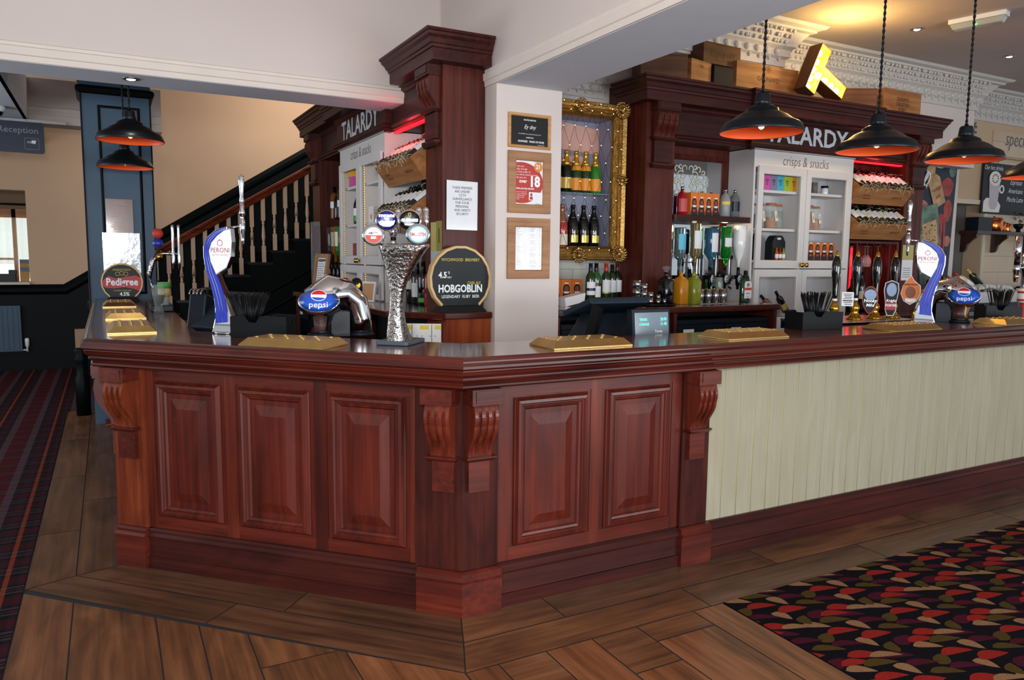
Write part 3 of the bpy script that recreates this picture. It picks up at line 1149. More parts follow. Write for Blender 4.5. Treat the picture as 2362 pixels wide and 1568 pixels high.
# staff side shelf behind the top
mb = MB()
mb.prism([(8.2, 3.14), (8.2, 3.62), (1.63, 3.62), (0.85, 4.40), (0.85, 7.4), (0.37, 7.4), (0.37, 4.2), (1.43, 3.14)], 0.86, 0.90)
obj('staff_shelf', mb, BLACKM, ctr)

# ------------------------------------------------------------------ panelled column at the end of the far wing
cl = thing('panelled_column', 'tall dark blue panelled column at the far left end of the counter', 'column', (0, 0, 0))
mb = MB()
mb.box(-0.15, 7.46, 0, 0.39, 7.95, 3.2)
obj('shaft', mb, NAVYP, cl)
mb = MB(TR(0, 7.46, 0) @ MV)
mb.sweep([(0.0, 1.16), (0.0, 2.72), (0.28, 2.72), (0.28, 1.16)], [(0, 0), (0, .008), (-.012, .012), (-.022, .003), (-.022, 0)], closed=True)
mb.sweep([(-0.148, 0.4), (-0.148, 2.86)], [(0, 0), (0, .008), (.012, .008), (.012, 0)])
mb.sweep([(0.378, 0.4), (0.378, 2.86)], [(0, 0), (0, .008), (.012, .008), (.012, 0)])
obj('panel_moulding', mb, NAVYD, cl)
mb = MB()
mb.sweep([(-0.15, 7.95), (-0.15, 7.46), (0.39, 7.46), (0.39, 7.95)], [(0, 2.83), (.02, 2.84), (.03, 2.86), (.03, 2.875), (.02, 2.89), (0, 2.9)])
mb.sweep([(-0.15, 7.95), (-0.15, 7.46), (0.39, 7.46), (0.39, 7.95)], [(0, 3.0), (.02, 3.0), (.06, 3.14), (.06, 3.2), (0, 3.2)])
obj('capital', mb, NAVYD, cl)
mb = MB()
mb.box(-0.17, 7.50, 1.02, -0.02, 7.9, 1.06)
mb.box(-0.155, 7.5, 0.98, -0.05, 7.9, 1.02)
obj('ledge', mb, NAVYD, cl)


# ------------------------------------------------------------------ back bar units (one facing the room, one facing the far wing)
def raise_box(mb, x0, x1, y0, y1, z0, z1, m=0):
    mb.box(x0, y0, z0, x1, y1, z1, m)


def back_unit(nm, label, loc, rz, left):
    u = thing(nm, label, 'back bar', loc, rz)
    W = 3.27
    dep = 0.28
    zb = 1.16
    for k, (a, b) in enumerate(((0, .27), (3.0, 3.27))):
        mb = MB()
        zc = 0 if (not left and k == 1) else zb
        zt = 2.64
        mb.box(a, 0, zc, b, dep, zt, 0)
        if left and k == 0:
            pass
        o = obj('column', mb, [BBV], u)
        corbel(o, Matrix(), a + .04, b - .03, 0.085, 2.64, 2.575, 2.39, 2.365, 2.21, [BBV, BBH], dlow=.03)
        mb = MB()
        mb.sweep([(a + .05, 0), (a + .05, -.03), (b - .04, -.03), (b - .04, 0)], [(0, 2.165), (.004, 2.165), (.014, 2.185), (.014, 2.20), (0, 2.20)])
        obj('tail_moulding', mb, BBH, o)
    # back panel of niche and bay
    obj('back_panel', MB().box(.27, dep - .02, zb, 1.07, dep, 2.40), BBV, u)
    obj('back_panel', MB().box(2.25, dep - .02, 1.0 if not left else zb, 3.0, dep, 2.40), BBV, u)
    # frieze
    mb = MB()
    mb.box(.27, .02, 2.39, 3.0, dep, 2.64)
    mb.box(1.02, -0.03, 2.42, 2.30, .02, 2.66)
    obj('frieze', mb, BBH, u)
    mb = MB()
    bp = [(0, 2.385), (.012, 2.385), (.012, 2.395), (.03, 2.405), (.034, 2.415), (.02, 2.43), (0, 2.43)]
    mb.sweep([(.27, .02), (1.02, .02), (1.02, -.03), (2.30, -.03), (2.30, .02), (3.0, .02)], bp)
    tp = [(0, 2.60), (.008, 2.60), (.02, 2.615), (.02, 2.63), (.035, 2.64), (0, 2.66)]
    mb.sweep([(.27, .02), (1.02, .02), (1.02, -.03), (2.30, -.03), (2.30, .02), (3.0, .02)], tp)
    mb.box(1.02, -0.03, 2.375, 2.30, .02, 2.42)
    obj('frieze_moulding', mb, BBH, u)
    # crown
    cr = [(-.15, 2.635), (0, 2.635), (.0, 2.70), (.008, 2.705), (.010, 2.72), (.018, 2.725), (.028, 2.75), (.042, 2.765), (.045, 2.78), (.055, 2.785), (.055, 2.80), (-.15, 2.80)]
    mb = MB()
    if left:
        mb.sweep([(-.08, dep), (-.08, -.10), (.95, -.10), (.95, -.13), (1.9, -.13), (1.9, dep)], cr)
        mb.box(-.07, -.09, 2.637, 1.89, dep, 2.797)
        mb.sweep([(2.60, dep), (2.60, -.10), (3.36, -.10), (3.36, dep)], cr)
        mb.box(2.61, -.09, 2.637, 3.35, dep, 2.797)
    else:
        mb.sweep([(-.08, dep), (-.08, -.10), (.93, -.10), (.93, -.14), (2.35, -.14), (2.35, -.10), (3.35, -.10), (3.35, dep)], cr)
        mb.box(-.07, -.09, 2.637, 3.34, dep + .1, 2.797)
    obj('cornice', mb, BBH, u)
    # name in silver letters
    xc = 1.63
    txt(u, [('TALARDY', .205, 1.655, 2.512, 1.07, .022)], SILV, V(0, -.031, 0), label='silver name letters')
    # niche: mirror, shelf, red glow strip
    mb = MB()
    mb.box(.33, dep - .03, 1.30, 1.00, dep - .021, 2.30)
    obj('mirror', mb, MIRROR if not left else BBV, u)
    mb = MB()
    mb.sweep([(.31, 1.28), (.31, 2.33), (1.03, 2.33), (1.03, 1.28)], [(0, 0), (0, .02), (.03, .028), (.045, 0)], closed=True, M=TR(0, dep - .03, 0) @ MV)
    obj('mirror_frame', mb, BBV, u)
    mb = MB()
    mb.prism(rnd(.275, -.02, 1.065, dep - .03, .02), 1.79, 1.835)
    obj('shelf', mb, BBH, u)
    if not left:
        mb = MB(V(.62, dep - .032, 2.12))
        for sx in (-1, 1):                       # etched scrollwork on the mirror
            for sz in (-1, 1):
                for (cx, cy, r, a0, a1) in ((.04, .03, .03, -1.5, 3.2), (.11, .015, .018, -2.8, 2.4), (.16, .075, .02, -1.2, 3.6), (.075, .115, .018, -2, 3), (.07, .05, .045, -2.4, 2.6), (.15, .04, .035, -2.6, 2.2), (.03, .10, .03, -1.0, 3.8), (.11, .10, .025, -1.2, 3.2), (.20, .02, .02, -2, 2.4)):
                    p = [(sx * (cx + r * (1 - .45 * t / 16) * cos(a0 + (a1 - a0) * t / 16)), sz * (cy + r * (1 - .45 * t / 16) * sin(a0 + (a1 - a0) * t / 16)), 0) for t in range(17)]
                    mb.tube(p, [.0075 - .0002 * t for t in range(17)], 6, 0, flat=.2, up=(0, 0, 1))
        obj('etched_scrollwork', mb, mat('etched_glass', 'c7cdb8', 0.5), u)
    # cream cupboard
    cb = cupboard(left)
    cb.parent = u
    mb = MB()
    mb.box(2.30, 0.03, 2.365, 2.98, 0.06, 2.378)
    obj('red_strip_light', mb, REDGLOW, u)
    return u


def cupboard(left):
    x0, x1 = 1.07, 2.25
    zb = 1.16 if left else 0.0
    zt = 2.385
    dep = 0.27
    mb = MB()
    mb.box(x0, -.02, zb, x0 + .02, dep, zt, 0)
    mb.box(x1 - .02, -.02, zb, x1, dep, zt, 0)
    mb.box(x0 + .02, dep - .02, zb, x1 - .02, dep, zt, 1)
    mb.box(x0 + .02, -.02, 2.24, x1 - .02, dep - .02, zt, 0)
    mb.box(1.645, -.0, zb, 1.665, dep - .02, 2.24, 0)
    if not left:
        mb.box(x0 + .02, -.02, 0, x1 - .02, dep - .02, 1.0, 0)
    for k in range(12):
        mb.box(x0 + .02 + k * .0945, dep - .024, zb, x0 + .022 + k * .0945, dep - .02, 2.24, 0)
    c = obj('cupboard', mb, [WHITE, WHITEIN], None)
    # shelves
    for z in (2.045, 1.735, 1.475):
        obj('shelf_board', MB().box(x0 + .02, .01, z, 1.645, dep - .022, z + .022), WHITE, c)
        obj('shelf_board', MB().box(1.665, .01, z, x1 - .02, dep - .022, z + .022), WHITE, c)
    # pair of upper and lower glazed doors (frames), moulded
    for k, (a, b) in enumerate(((x0 + .035, 1.655), (1.655, x1 - .035))):
        d = MB()
        for (za, zc) in ((1.43, 2.25), (zb + .01, 1.42)):
            t = .055
            sb = .055 if za > 1.4 else (.03 if left else .12)
            d.box(a + .002, -.042, za, a + t, -.022, zc)
            d.box(b - t, -.042, za, b - .002, -.022, zc)
            d.box(a + t, -.042, zc - t, b - t, -.022, zc)
            d.box(a + t, -.042, za, b - t, -.022, za + sb)
            d.sweep([(a + t, za + sb), (a + t, zc - t), (b - t, zc - t), (b - t, za + sb)], [(0, .042), (.008, .038), (.008, .022), (0, .022)], closed=True, M=MV)
        dd = obj('cupboard_door', d, WHITE, c)
        kn = MB()
        kx = (b - .028) if k == 0 else (a + .028)
        kn.lathe([(.006, 0), (.006, .012), (.019, .016), (.021, .022), (.016, .029), (.001, .031)], 14, 0, V(kx, -.042, 1.458))
        obj('knob', kn, BRASS, dd)
    mb = MB()
    mb.sweep([(x0, .0), (x0, -.02), (x1, -.02), (x1, 0)], [(0, 2.372), (.008, 2.374), (.012, 2.384), (0, 2.384)])
    obj('cupboard_trim', mb, WHITE, c)
    txt(c, [('crisps & snacks', .115, 1.66, 2.305, .78, -.012, .12)], LETG, V(0, -.021, 0), label='taupe painted words')
    if left:
        mb = MB()
        for zz in range(56):
            mb.sphere((1.705, -.005, 1.18 + zz * .019), .0045, 0, 6)
            mb.sphere((1.125, -.005, 1.18 + zz * .019), .0035, 0, 6)
        for zz in range(0):
            pass
        obj('bead_lights', mb, mat('bead_lights', 'ffc34a', emit=1.4), c)['kind'] = 'stuff'
    return c


UR = back_unit('back_bar_unit', 'mahogany back bar unit on the right, its cream cupboard above the room-facing counter', (3.53, 4.55, 0), 0, False)
UL = back_unit('back_bar_unit', 'mahogany back bar unit on the left, facing the far wing beside the pillar', (1.81, 7.57, 0), -pi / 2, True)
# the near end pier of the left unit is a full mahogany column
mb = MB()
mb.box(1.812, 4.29, 1.16, 2.085, 4.6, 2.64)
obj('end_pier', mb, wood('pier_v', '5c2413', '7e341c', '984724', 'z', 0.9, rough=.5, coat=.0, spec=.12), None).parent = UL
UL.children[-1].matrix_parent_inverse = UL.matrix_basis.inverted()

# ------------------------------------------------------------------ back counters
BC = wood('back_counter_top', '2a100b', '451a12', '5a261b', 'x', rough=0.2, coat=0.8)
bc = thing('back_counter', 'dark mahogany back counter between the pillar and the cream cupboard', 'counter')
mb = MB()
mb.prism([(2.565, 4.17), (4.58, 4.17), (4.58, 4.54), (4.58, 4.82), (3.81, 4.82), (3.81, 4.54), (3.52, 4.54), (3.52, 4.985), (2.565, 4.985)], 1.115, 1.16)
obj('worktop', mb, BC, bc, bevel=.006)
for x in (2.57, 3.55, 4.545):
    obj('upright', MB().box(x, 4.20, 0.0, x + .03, 4.50, 1.114), BBV, bc)
obj('back_board', MB().box(2.6, 4.50, 0.0, 4.545, 4.515, 1.114), BLACKM, bc)
bl = thing('back_counter', 'L-shaped mahogany back counter below the left unit', 'counter')
mb = MB()
mb.prism([(1.50, 7.12), (1.50, 4.46), (1.78, 4.18), (2.095, 4.18), (2.095, 7.55), (1.80, 7.55), (1.80, 7.12)], 1.12, 1.16)
obj('worktop', mb, BC, bl, bevel=.006)
mb = MB()
mb.box(1.79, 4.20, 0, 2.092, 4.5, 1.119)
obj('end_cabinet', mb, wood('cab_v', '5c2614', '7a341d', '904626', 'z', 0.7, rough=.5, coat=.0, spec=.12), bl)
obj('back_board', MB().box(1.81, 4.52, 0, 2.09, 7.5, 1.119), BLACKM, bl)
for y in (7.04, 5.6):
    obj('upright', MB().box(1.52, y, 0, 1.80, y + .04, 1.119), BBV, bl)
b3 = thing('back_counter', 'low dark back counter right of the cream cupboard', 'counter')
mb = MB()
mb.prism([(5.80, 4.22), (8.2, 4.22), (8.2, 4.98), (6.85, 4.98), (6.85, 4.54), (5.80, 4.54)], 0.99, 1.03)
obj('worktop', mb, BC, b3, bevel=.005)
mb = MB()
mb.box(5.80, 4.26, 0, 8.2, 4.54, 0.985)
obj('cabinet_base', mb, BLACK, b3)


def fridge(label, loc, rz, w_, lab, group=None):
    t = thing('bottle_fridge', label, 'fridge', loc, rz, group)
    mb = MB()
    mb.box(0, 0.03, 0, w_, .27, .97)
    obj('body', mb, BLACK, t, bevel=.006)
    for i in range(2):
        a = w_ * i / 2
        mb = MB()
        mb.box(a + .01, .005, .04, a + w_ / 2 - .01, .028, .93)
        d = obj('door', mb, CHAR, t, bevel=.004)
        mb = MB(V(0, 0.004, 0))
        mb.prism(rnd(a + .04, .12, a + w_ / 2 - .04, .84, .015), 0, .002)
        obj('glass_panel', mb, mat('fridge_glass', '0c1218', 0.08, spec=0.4), d)
        mb = MB(V(0, .0, 0))
        mb.prism(rect(a + .06, .875, a + .16, .90), 0, .002)
        obj('sticker', mb, PAPER, d)
    mb = MB()
    mb.box(.01, .012, .935, w_ - .01, .03, .965)
    obj('vent_panel', mb, CHAR, t)
    return t


fridge('black bottle fridge under the counter beside the pillar', (2.62, 4.22, 0.09), 0, .90, 1)
fridge('black bottle fridge under the counter below the optics', (3.60, 4.22, 0.09), 0, .93, 1)
fridge('black bottle fridge below the left unit', (1.53, 7.02, 0.09), -pi / 2, 1.36, 1)


# ------------------------------------------------------------------ brass drip trays
def drip_tray(label, loc, rz):
    mb = MB()
    a, b = .21, .11
    mb.box(-a, -b, 0, a, b, .006)
    mb.taper((-a, -b, a, b), .006, (-a + .03, -b + .03, a - .03, b - .03), .036)
    for i in range(9):
        for j in range(3):
            if (i + j) % 2 == 0:
                mb.sphere((-.155 + i * .0388, -.05 + j * .05, .036), .010, 0, 8, .55)
    return tag(obj('drip_tray', mb, BRASSM, None, loc, rz), label, 'drip tray', 'brass drip trays on the counter')


drip_tray('brass drip tray in front of the round soft drink dispenser left of the centre corner', (0.715, 3.385, 1.101), -pi / 4)
drip_tray('brass drip tray in front of the till display', (1.90, 2.885, 1.101), 0)
drip_tray('brass drip tray left of the straw caddy on the right wing', (2.90, 2.875, 1.101), 0)
drip_tray('brass drip tray below the right blue beer font', (4.12, 2.83, 1.101), 0)
drip_tray('brass drip tray cut by the right edge of the photo', (5.2, 2.83, 1.101), 0)
drip_tray('nearest brass drip tray on the far left wing', (0.095, 4.39, 1.101), pi / 2)
drip_tray('middle brass drip tray on the far left wing', (0.085, 5.30, 1.101), pi / 2)
drip_tray('furthest brass drip tray on the far left wing, by the red and black sign', (0.065, 6.46, 1.101), pi / 2)

# ------------------------------------------------------------------ textured chrome beer tower
CHT = mat('hammered_chrome', 'b9b4b0', 0.16, 1.0, var=0.12, vscale=30, bump=0.6, bscale=70)
tw = thing('beer_tower', 'flared textured chrome beer tower with four oval badges near the counter corner', 'beer tower', (1.10, 3.215, 1.101), -pi / 4)
mb = MB()
mb.prism(rnd(-.072, -.005, .085, .20, .012), 0, .018)
obj('base_plate', mb, mat('slate_base', '4c5a66', 0.35), tw, bevel=.004)
rows = [(.018, -.042, .050, .02, .16), (.05, -.040, .047, .02, .13), (.10, -.030, .040, .02, .10), (.16, -.019, .037, .02, .085), (.22, -.015, .040, .02, .075),
        (.28, -.022, .060, .015, .07), (.33, -.032, .088, .01, .07), (.38, -.044, .122, .0, .075), (.42, -.054, .150, -.01, .085), (.442, -.062, .168, -.015, .09), (.452, -.058, .165, -.012, .087)]
mb = MB()
vs = []
for z, a, b, c0, c1 in rows:
    cxx, hx, cyy, hy = (a + b) / 2, (b - a) / 2, (c0 + c1) / 2, (c1 - c0) / 2
    for k in range(20):
        t = 2 * pi * k / 20
        e = .55
        vs.append((cxx + hx * abs(cos(t)) ** e * (1 if cos(t) >= 0 else -1), cyy + hy * abs(sin(t)) ** e * (1 if sin(t) >= 0 else -1), z))
n = 20
mb.add(vs, [(i * n + k, i * n + (k + 1) % n, (i + 1) * n + (k + 1) % n, (i + 1) * n + k) for i in range(len(rows) - 1) for k in range(n)], 0, True)
mb.f.append([(len(rows) - 1) * n + k for k in range(n)]); mb.mi.append(0); mb.sm.append(False)
obj('tower_body', mb, CHT, tw)


def badge(parent, x, y, z, rx, ry, rz, face, lab):
    M = V(x, y, z, rz)
    mb = MB(M)
    mb.lathe([(rx * .7, -.03), (rx * 1.02, -.012), (rx * 1.14, 0), (rx * 1.12, .006), (rx * 1.0, .009)], 28, 0, None, True, 1, ry / rx)
    o = obj('badge', mb, CHROME, parent)
    o['label'] = lab
    mb = MB(M)
    mb.lathe([(rx * 1.0, .009), (rx * .6, .012), (.0001, .013)], 28, 0, None, True, 1, ry / rx)
    obj('badge_face', mb, face, o)
    return o, M


BZR = rad(25)
tops = []
for x, hgt in ((.017, .625), (.077, .625), (.118, .63), (.151, .63)):
    mb = MB()
    mb.cyl((x, .06, .50), (x, .055, hgt - .03), .009, .0125)
    mb.sphere((x, .055, hgt - .03), .0125, 0, 10, 1.0)
    obj('tap_handle', mb, CHROME, tw)
for x in (.005, .095):
    mb = MB()
    mb.lathe([(.018, .45), (.018, .462), (.012, .465), (.012, .485), (.016, .487), (.016, .53)], 14, 0, TR(x, .03, 0))
    mb.lathe([(.0125, .466), (.0128, .48)], 14, 1, TR(x, .03, 0))
    obj('tap_neck', mb, [CHROME, BLACK], tw)
o, M = badge(tw, -.012, .0, .552, .044, .041, BZR, NAVYPR, 'blue and white cider badge')
mb = MB(M)
mb.prism([(-.036, -.008), (-.02, -.0), (-.01, -.006), (.004, .0), (.018, -.004), (.036, -.0), (.03, -.018), (.015, -.026), (-.015, -.026), (-.03, -.018)], .0125, .0145, 0)
obj('white_hills', mb, WHITEP, o)
txt(o, [('SYMONDS', .0155, 0, .019, .95, .02), ('CIDER', .008, 0, .008)], WHITEP, M @ TR(0, 0, .0135))
o, M = badge(tw, .098, .0, .552, .045, .042, BZR, mat('badge_black', '10151a', 0.2, coat=0.6), 'black oval stout badge')
txt(o, [('GUINNESS', .0165, 0, .0, .93, .03)], WHITEP, M @ TR(0, 0, .0135))
mb = MB(M)
mb.prism(rnd(-.022, -.022, .022, -.014, .003), .0125, .0145)
obj('cyan_bar', mb, mat('cyan_print', '8fd2ee', 0.3, var=0), o)
mb = MB(M)
mb.tube([(-.006, .030, .014), (-.003, .018, .014), (.001, .014, .014)], .0016, 6)
mb.tube([(-.006, .030, .014), (.004, .032, .014), (.005, .022, .014), (.001, .014, .014)], .0016, 6)
obj('harp_mark', mb, YEL, o)
o, M = badge(tw, -.066, -.02, .487, .044, .041, BZR, WHITEP, 'white and red oval beer badge')
mb = MB(M)
mb.prism([(.036 * cos(a), .033 * sin(a)) for a in [pi + pi * i / 14 for i in range(15)]], .0125, .0143)
obj('red_half', mb, REDP, o)
txt(o, [('AMSTEL', .015, 0, .008, .85, .01)], INK, M @ TR(0, 0, .0135))
txt(o, [('BIER', .014, 0, -.011, .9, .03)], WHITEP, M @ TR(0, 0, .0147))
o, M = badge(tw, .146, -.02, .490, .046, .042, BZR, mat('pale_blue_badge', 'bfe0ea', 0.2, coat=0.5, var=0), 'pale blue oval beer badge with red word')
txt(o, [('SMOOTH', .0205, 0, .0, .78, .03)], REDP, M @ TR(0, 0, .0135))
txt(o, [('EXTRA COLD', .0085, 0, -.02), ('JOHN SMITHS', .0075, 0, .02)], BLUEP, M @ TR(0, 0, .0135))


# ------------------------------------------------------------------ blue and chrome beer fonts
def beer_font(label, loc, rz, mir, xs=1.05):
    t = thing('beer_font', label, 'beer font', loc, rz)
    K = 1 / 354.0

    def P(lst):
        return [((x - 2141) * K * xs * mir, (745 - y) * K) for x, y in lst]
    left = [(2113.6, 744), (2114.6, 727), (2122, 703), (2128.7, 682), (2139.5, 658), (2146, 641), (2152.4, 617), (2154.6, 602), (2150, 587), (2139.5, 574), (2122, 563)]
    right = [(2158, 744), (2154.6, 732), (2150, 716), (2150, 700), (2152, 682), (2157, 660), (2165.4, 634), (2169.7, 610.7), (2169.7, 591), (2161, 574), (2143.8, 561), (2122, 555.6)]
    mb = MB(MV)
    mb.prism(P(left + right[::-1]), -.03, .022)
    b = obj('chrome_body', mb, CHROME, t, bevel=.006)
    # blue band following the outer side
    rb = [(2149, 727), (2147, 700), (2149.5, 682), (2154.5, 660), (2163, 634), (2167, 610.7), (2167, 592), (2159, 576), (2143, 563.5), (2123, 557.5)]
    lb = [(2123, 563), (2138, 571), (2147, 581), (2152, 594), (2152, 611), (2146, 634), (2136, 658), (2128.5, 682), (2124, 703), (2124, 724)]
    mb = MB(MV)
    mb.prism(P(rb + lb), .021, .027)
    obj('blue_band', mb, BLUEP if False else mat('font_blue', '2036b8', 0.2, coat=0.4, var=0.02), t)
    mb = MB()
    for off in (0.35, 0.62):
        pts = [Vector(((p[0] * (1 - off) + q[0] * off - 2141) * K * xs * mir, -.028, (745 - (p[1] * (1 - off) + q[1] * off)) * K)) for p, q in zip(rb[::-1], lb)]
        mb.tube(pts, .0009, 6)
    obj('silver_line', mb, SILV, t)
    lens = [(2113.8, 562), (2112, 583.7), (2114.5, 608), (2123, 627), (2142, 638.5), (2151.5, 617), (2154, 599), (2149, 585), (2137.5, 573), (2124, 564)]
    mb = MB(MV)
    mb.prism(P([(x + (x - 2132) * .08, y + (y - 597) * .05) for x, y in lens]), .0, .030)
    lr = obj('lens_rim', mb, CHROME, t)
    mb = MB(MV)
    mb.prism(P(lens), .028, .034)
    obj('lens', mb, mat('lit_white_lens', 'f0f4f8', 0.25, emit=.35), lr)
    cxl = (2132.5 - 2141) * K * xs * mir
    M = V(cxl, -.0345, 0)
    txt(lr, [('PERONI', .034, 0, (745 - 598) * K, .95, .0)], mat('peroni_red', '9c2a3c', 0.4, var=0), M)
    txt(lr, [('NASTRO AZZURRO', .0115, 0, (745 - 606) * K, .95)], mat('peroni_red', '9c2a3c'), M, name='small_lettering')
    mb = MB(M)
    mb.sweep(circ(0, (745 - 585) * K, .013, n=18), [(0, 0), (0, .0012), (.0025, .0012), (.0025, 0)], closed=True)
    mb.prism(rect(-.002, .463, .002, .470), 0, .0012)
    obj('ring_mark', mb, mat('peroni_red', '9c2a3c'), lr)
    # tap
    tx = (2094 - 2141) * K * xs * mir
    zt = lambda y: (745 - y) * K
    mb = MB()
    mb.lathe([(.005, zt(592)), (.0085, zt(580)), (.010, zt(566)), (.013, zt(563)), (.013, zt(546)), (.009, zt(544)), (.009, zt(538)), (.014, zt(536)), (.014, zt(530)), (.010, zt(527)), (.011, zt(512))], 14, 0, TR(tx, -.01, 0))
    mb.cyl((tx, -.01, zt(556)), ((2118 - 2141) * K * xs * mir, -.005, zt(558)), .006)
    tp = obj('tap', mb, CHROME, t)
    mb = MB()
    mb.lathe([(.009, zt(519)), (.0115, zt(512)), (.0085, zt(505)), (.011, zt(490)), (.015, zt(478)), (.0125, zt(470)), (.001, zt(466))], 14, 0, TR(tx, -.01, 0))
    obj('tap_handle', mb, CHROME, tp)
    mb = MB()
    mb.lathe([(.06, 0), (.06, .006), (.045, .012)], 24, 0, TR((2136 - 2141) * K * mir, 0, 0), True, 1, .7)
    obj('foot', mb, CHROME, t)
    return t


beer_font('tall curved blue beer font with lit white lens at the right, behind a drip tray', (4.66, 3.04, 1.101), rad(-42), 1)
beer_font('tall curved blue beer font with lit white lens at the left, behind the straw caddy', (0.50, 4.04, 1.101), rad(-44), -1)


# ------------------------------------------------------------------ round chrome soft drink dispensers
def soft_disp(label, loc, rz, mir):
    t = thing('drink_dispenser', label, 'drink dispenser', loc, rz)
    mb = MB()
    pts = [(0, 0, 0), (0, 0, .05), (0, -.005, .10), (.01 * mir, -.012, .145), (.045 * mir, -.002, .175), (.095 * mir, .01, .172), (.135 * mir, .02, .135), (.15 * mir, .025, .07), (.15 * mir, .025, 0)]
    mb.tube(pts, [.045, .043, .055, .082, .078, .058, .046, .042, .045], 18, 0, up=(0, 1, 0))
    obj('arched_body', mb, CHROME, t)
    mb = MB()
    mb.lathe([(.052, 0), (.052, .008), (.046, .012)], 22)
    mb.lathe([(.05, 0), (.05, .008), (.046, .012)], 22, 0, TR(.15 * mir, .025, 0))
    mb.box(.04 if mir > 0 else -.11, -.02, 0, .11 if mir > 0 else -.04, .045, .10)
    obj('base_collar', mb, CHAR, t)
    M = TR(.0 * mir, -.085, .145) @ RX(rad(-28)) @ MV
    mb = MB(M)
    mb.lathe([(.078, -.03), (.078, .0), (.072, .010)], 28, 0, None, True, 1, .68)
    p = obj('badge', mb, CHROME, t)
    p['label'] = 'blue oval cola badge'
    mb = MB(M)
    mb.lathe([(.072, .010), (.04, .015), (.0001, .017)], 28, 0, None, True, 1, .68)
    obj('badge_face', mb, BLUEP, p)
    txt(p, [('pepsi', .034, 0, -.022, 1.0, .01)], WHITEP, M @ TR(0, 0, .0165))
    g = (0.0, .018)
    mb = MB(M)
    R = .024
    mb.prism([(g[0] + R * 1.2 * cos(a), g[1] + R * sin(a)) for a in [2 * pi * i / 26 for i in range(26)]], .0150, .0175, 0)
    mb.prism([(g[0] + R * 1.1 * cos(a), g[1] + R * .9 * sin(a)) for a in [rad(10) + (rad(160)) * i / 12 for i in range(13)]], .0175, .0182, 1)
    mb.prism([(g[0] + R * 1.1 * cos(a), g[1] + R * .9 * sin(a)) for a in [rad(200) + (rad(130)) * i / 12 for i in range(13)]], .0175, .0182, 2)
    obj('globe_mark', mb, [WHITEP, mat('cola_red', 'c3202f', 0.3, var=0), BLUEP], p)
    for k in range(3):
        mb = MB(TR((.045 + .045 * k) * mir, .035 + .01 * k, .20))
        mb.lathe([(.0215, -.06), (.024, 0), (.022, .02), (.012, .032), (.001, .035)], 14, 0)
        nz = obj('flavour_nozzle', mb, BLACK, t)
        mb = MB(V((.045 + .045 * k) * mir, .035 + .01 * k - .0235, .20) @ RX(rad(-25)))
        mb.prism(circ(0, .005, .016, .014, 14), -.002, .002)
        obj('flavour_sticker', mb, (BLUEP, PAPER, YEL)[k], nz)
    t.scale = (1.28, 1.28, 1.22)
    return t


soft_disp('chrome soft drink dispenser with blue oval badge, left of the textured beer tower', (0.92, 3.73, 1.101), rad(-18), 1)
soft_disp('chrome soft drink dispenser with blue oval badge, right of the right beer font', (4.98, 3.02, 1.101), rad(-50), -1)


# ------------------------------------------------------------------ bar caddies with straws
def caddy(label, loc, rz, slabel, w_=.27, d_=.15, sx=-.07):
    t = thing('bar_caddy', label, 'bar caddy', loc, rz)
    mb = MB()
    a, b = w_ / 2, d_ / 2
    mb.box(-a, -b, 0, a, b, .008)
    def wall(x0, y0, x1, y1, hs):
        L = Vector((x1 - x0, y1 - y0)).length
        d = Vector((x1 - x0, y1 - y0)).normalized()
        M = Matrix(((d.x, 0, d.y, x0), (d.y, 0, -d.x, y0), (0, 1, 0, 0), (0, 0, 0, 1)))
        poly = [(0, 0), (L, 0)] + [(L * u, h) for u, h in hs[::-1]]
        mb.prism(poly, -.002, .002, 0, M)
    hs = [(0, .10), (.10, .105), (.25, .105), (.33, .075), (.45, .07), (.53, .10), (.62, .105), (1, .10)]
    wall(-a, -b, a, -b, hs)
    wall(-a, b, a, b, hs)
    wall(-a, -b, -a, b, [(0, .10), (1, .10)])
    wall(a, -b, a, b, [(0, .10), (.3, .06), (.7, .06), (1, .10)])
    wall(0.01, -b, 0.01, b, [(0, .10), (1, .10)])
    wall(-a, 0.0, a, 0.0, [(0, .09), (1, .09)])
    obj('tray', mb, mat('caddy_black', '090c10', 0.45, var=0.1, spec=0.2), t)
    mb = MB()
    rd = random.Random(int(loc[0] * 100))
    c, s_ = cos(rz), sin(rz)
    for k in range(64):
        x, y = sx + rd.uniform(-.045, .045), rd.uniform(-.05, .03)
        lx, ly = x + (x - sx) * 1.1 + rd.uniform(-.01, .01), y + rd.uniform(-.02, .02)
        mb.cyl((x * .6 + sx * .4, y * .7, .01), (lx, ly, .205 + rd.uniform(-.012, .012)), .0028, seg=6)
    o = obj('drinking_straws', mb, BLACK, None, loc, rz)
    tag(o, slabel, 'straws')
    o['kind'] = 'stuff'
    return t


caddy('black bar caddy left of the soft drink dispenser on the angled wing', (0.665, 3.83, 1.101), rad(-30), 'bunch of black straws fanned out in the left caddy')
caddy('black bar caddy beside the straws on the right wing', (3.66, 3.08, 1.101), rad(-8), 'bunch of black straws in the caddy left of the hand pulls', .29, .15, .0)
caddy('black bar caddy at the far right beside the second soft drink dispenser', (5.42, 3.02, 1.101), rad(-30), 'bunch of black straws in the far right caddy', .24, .14, .0)

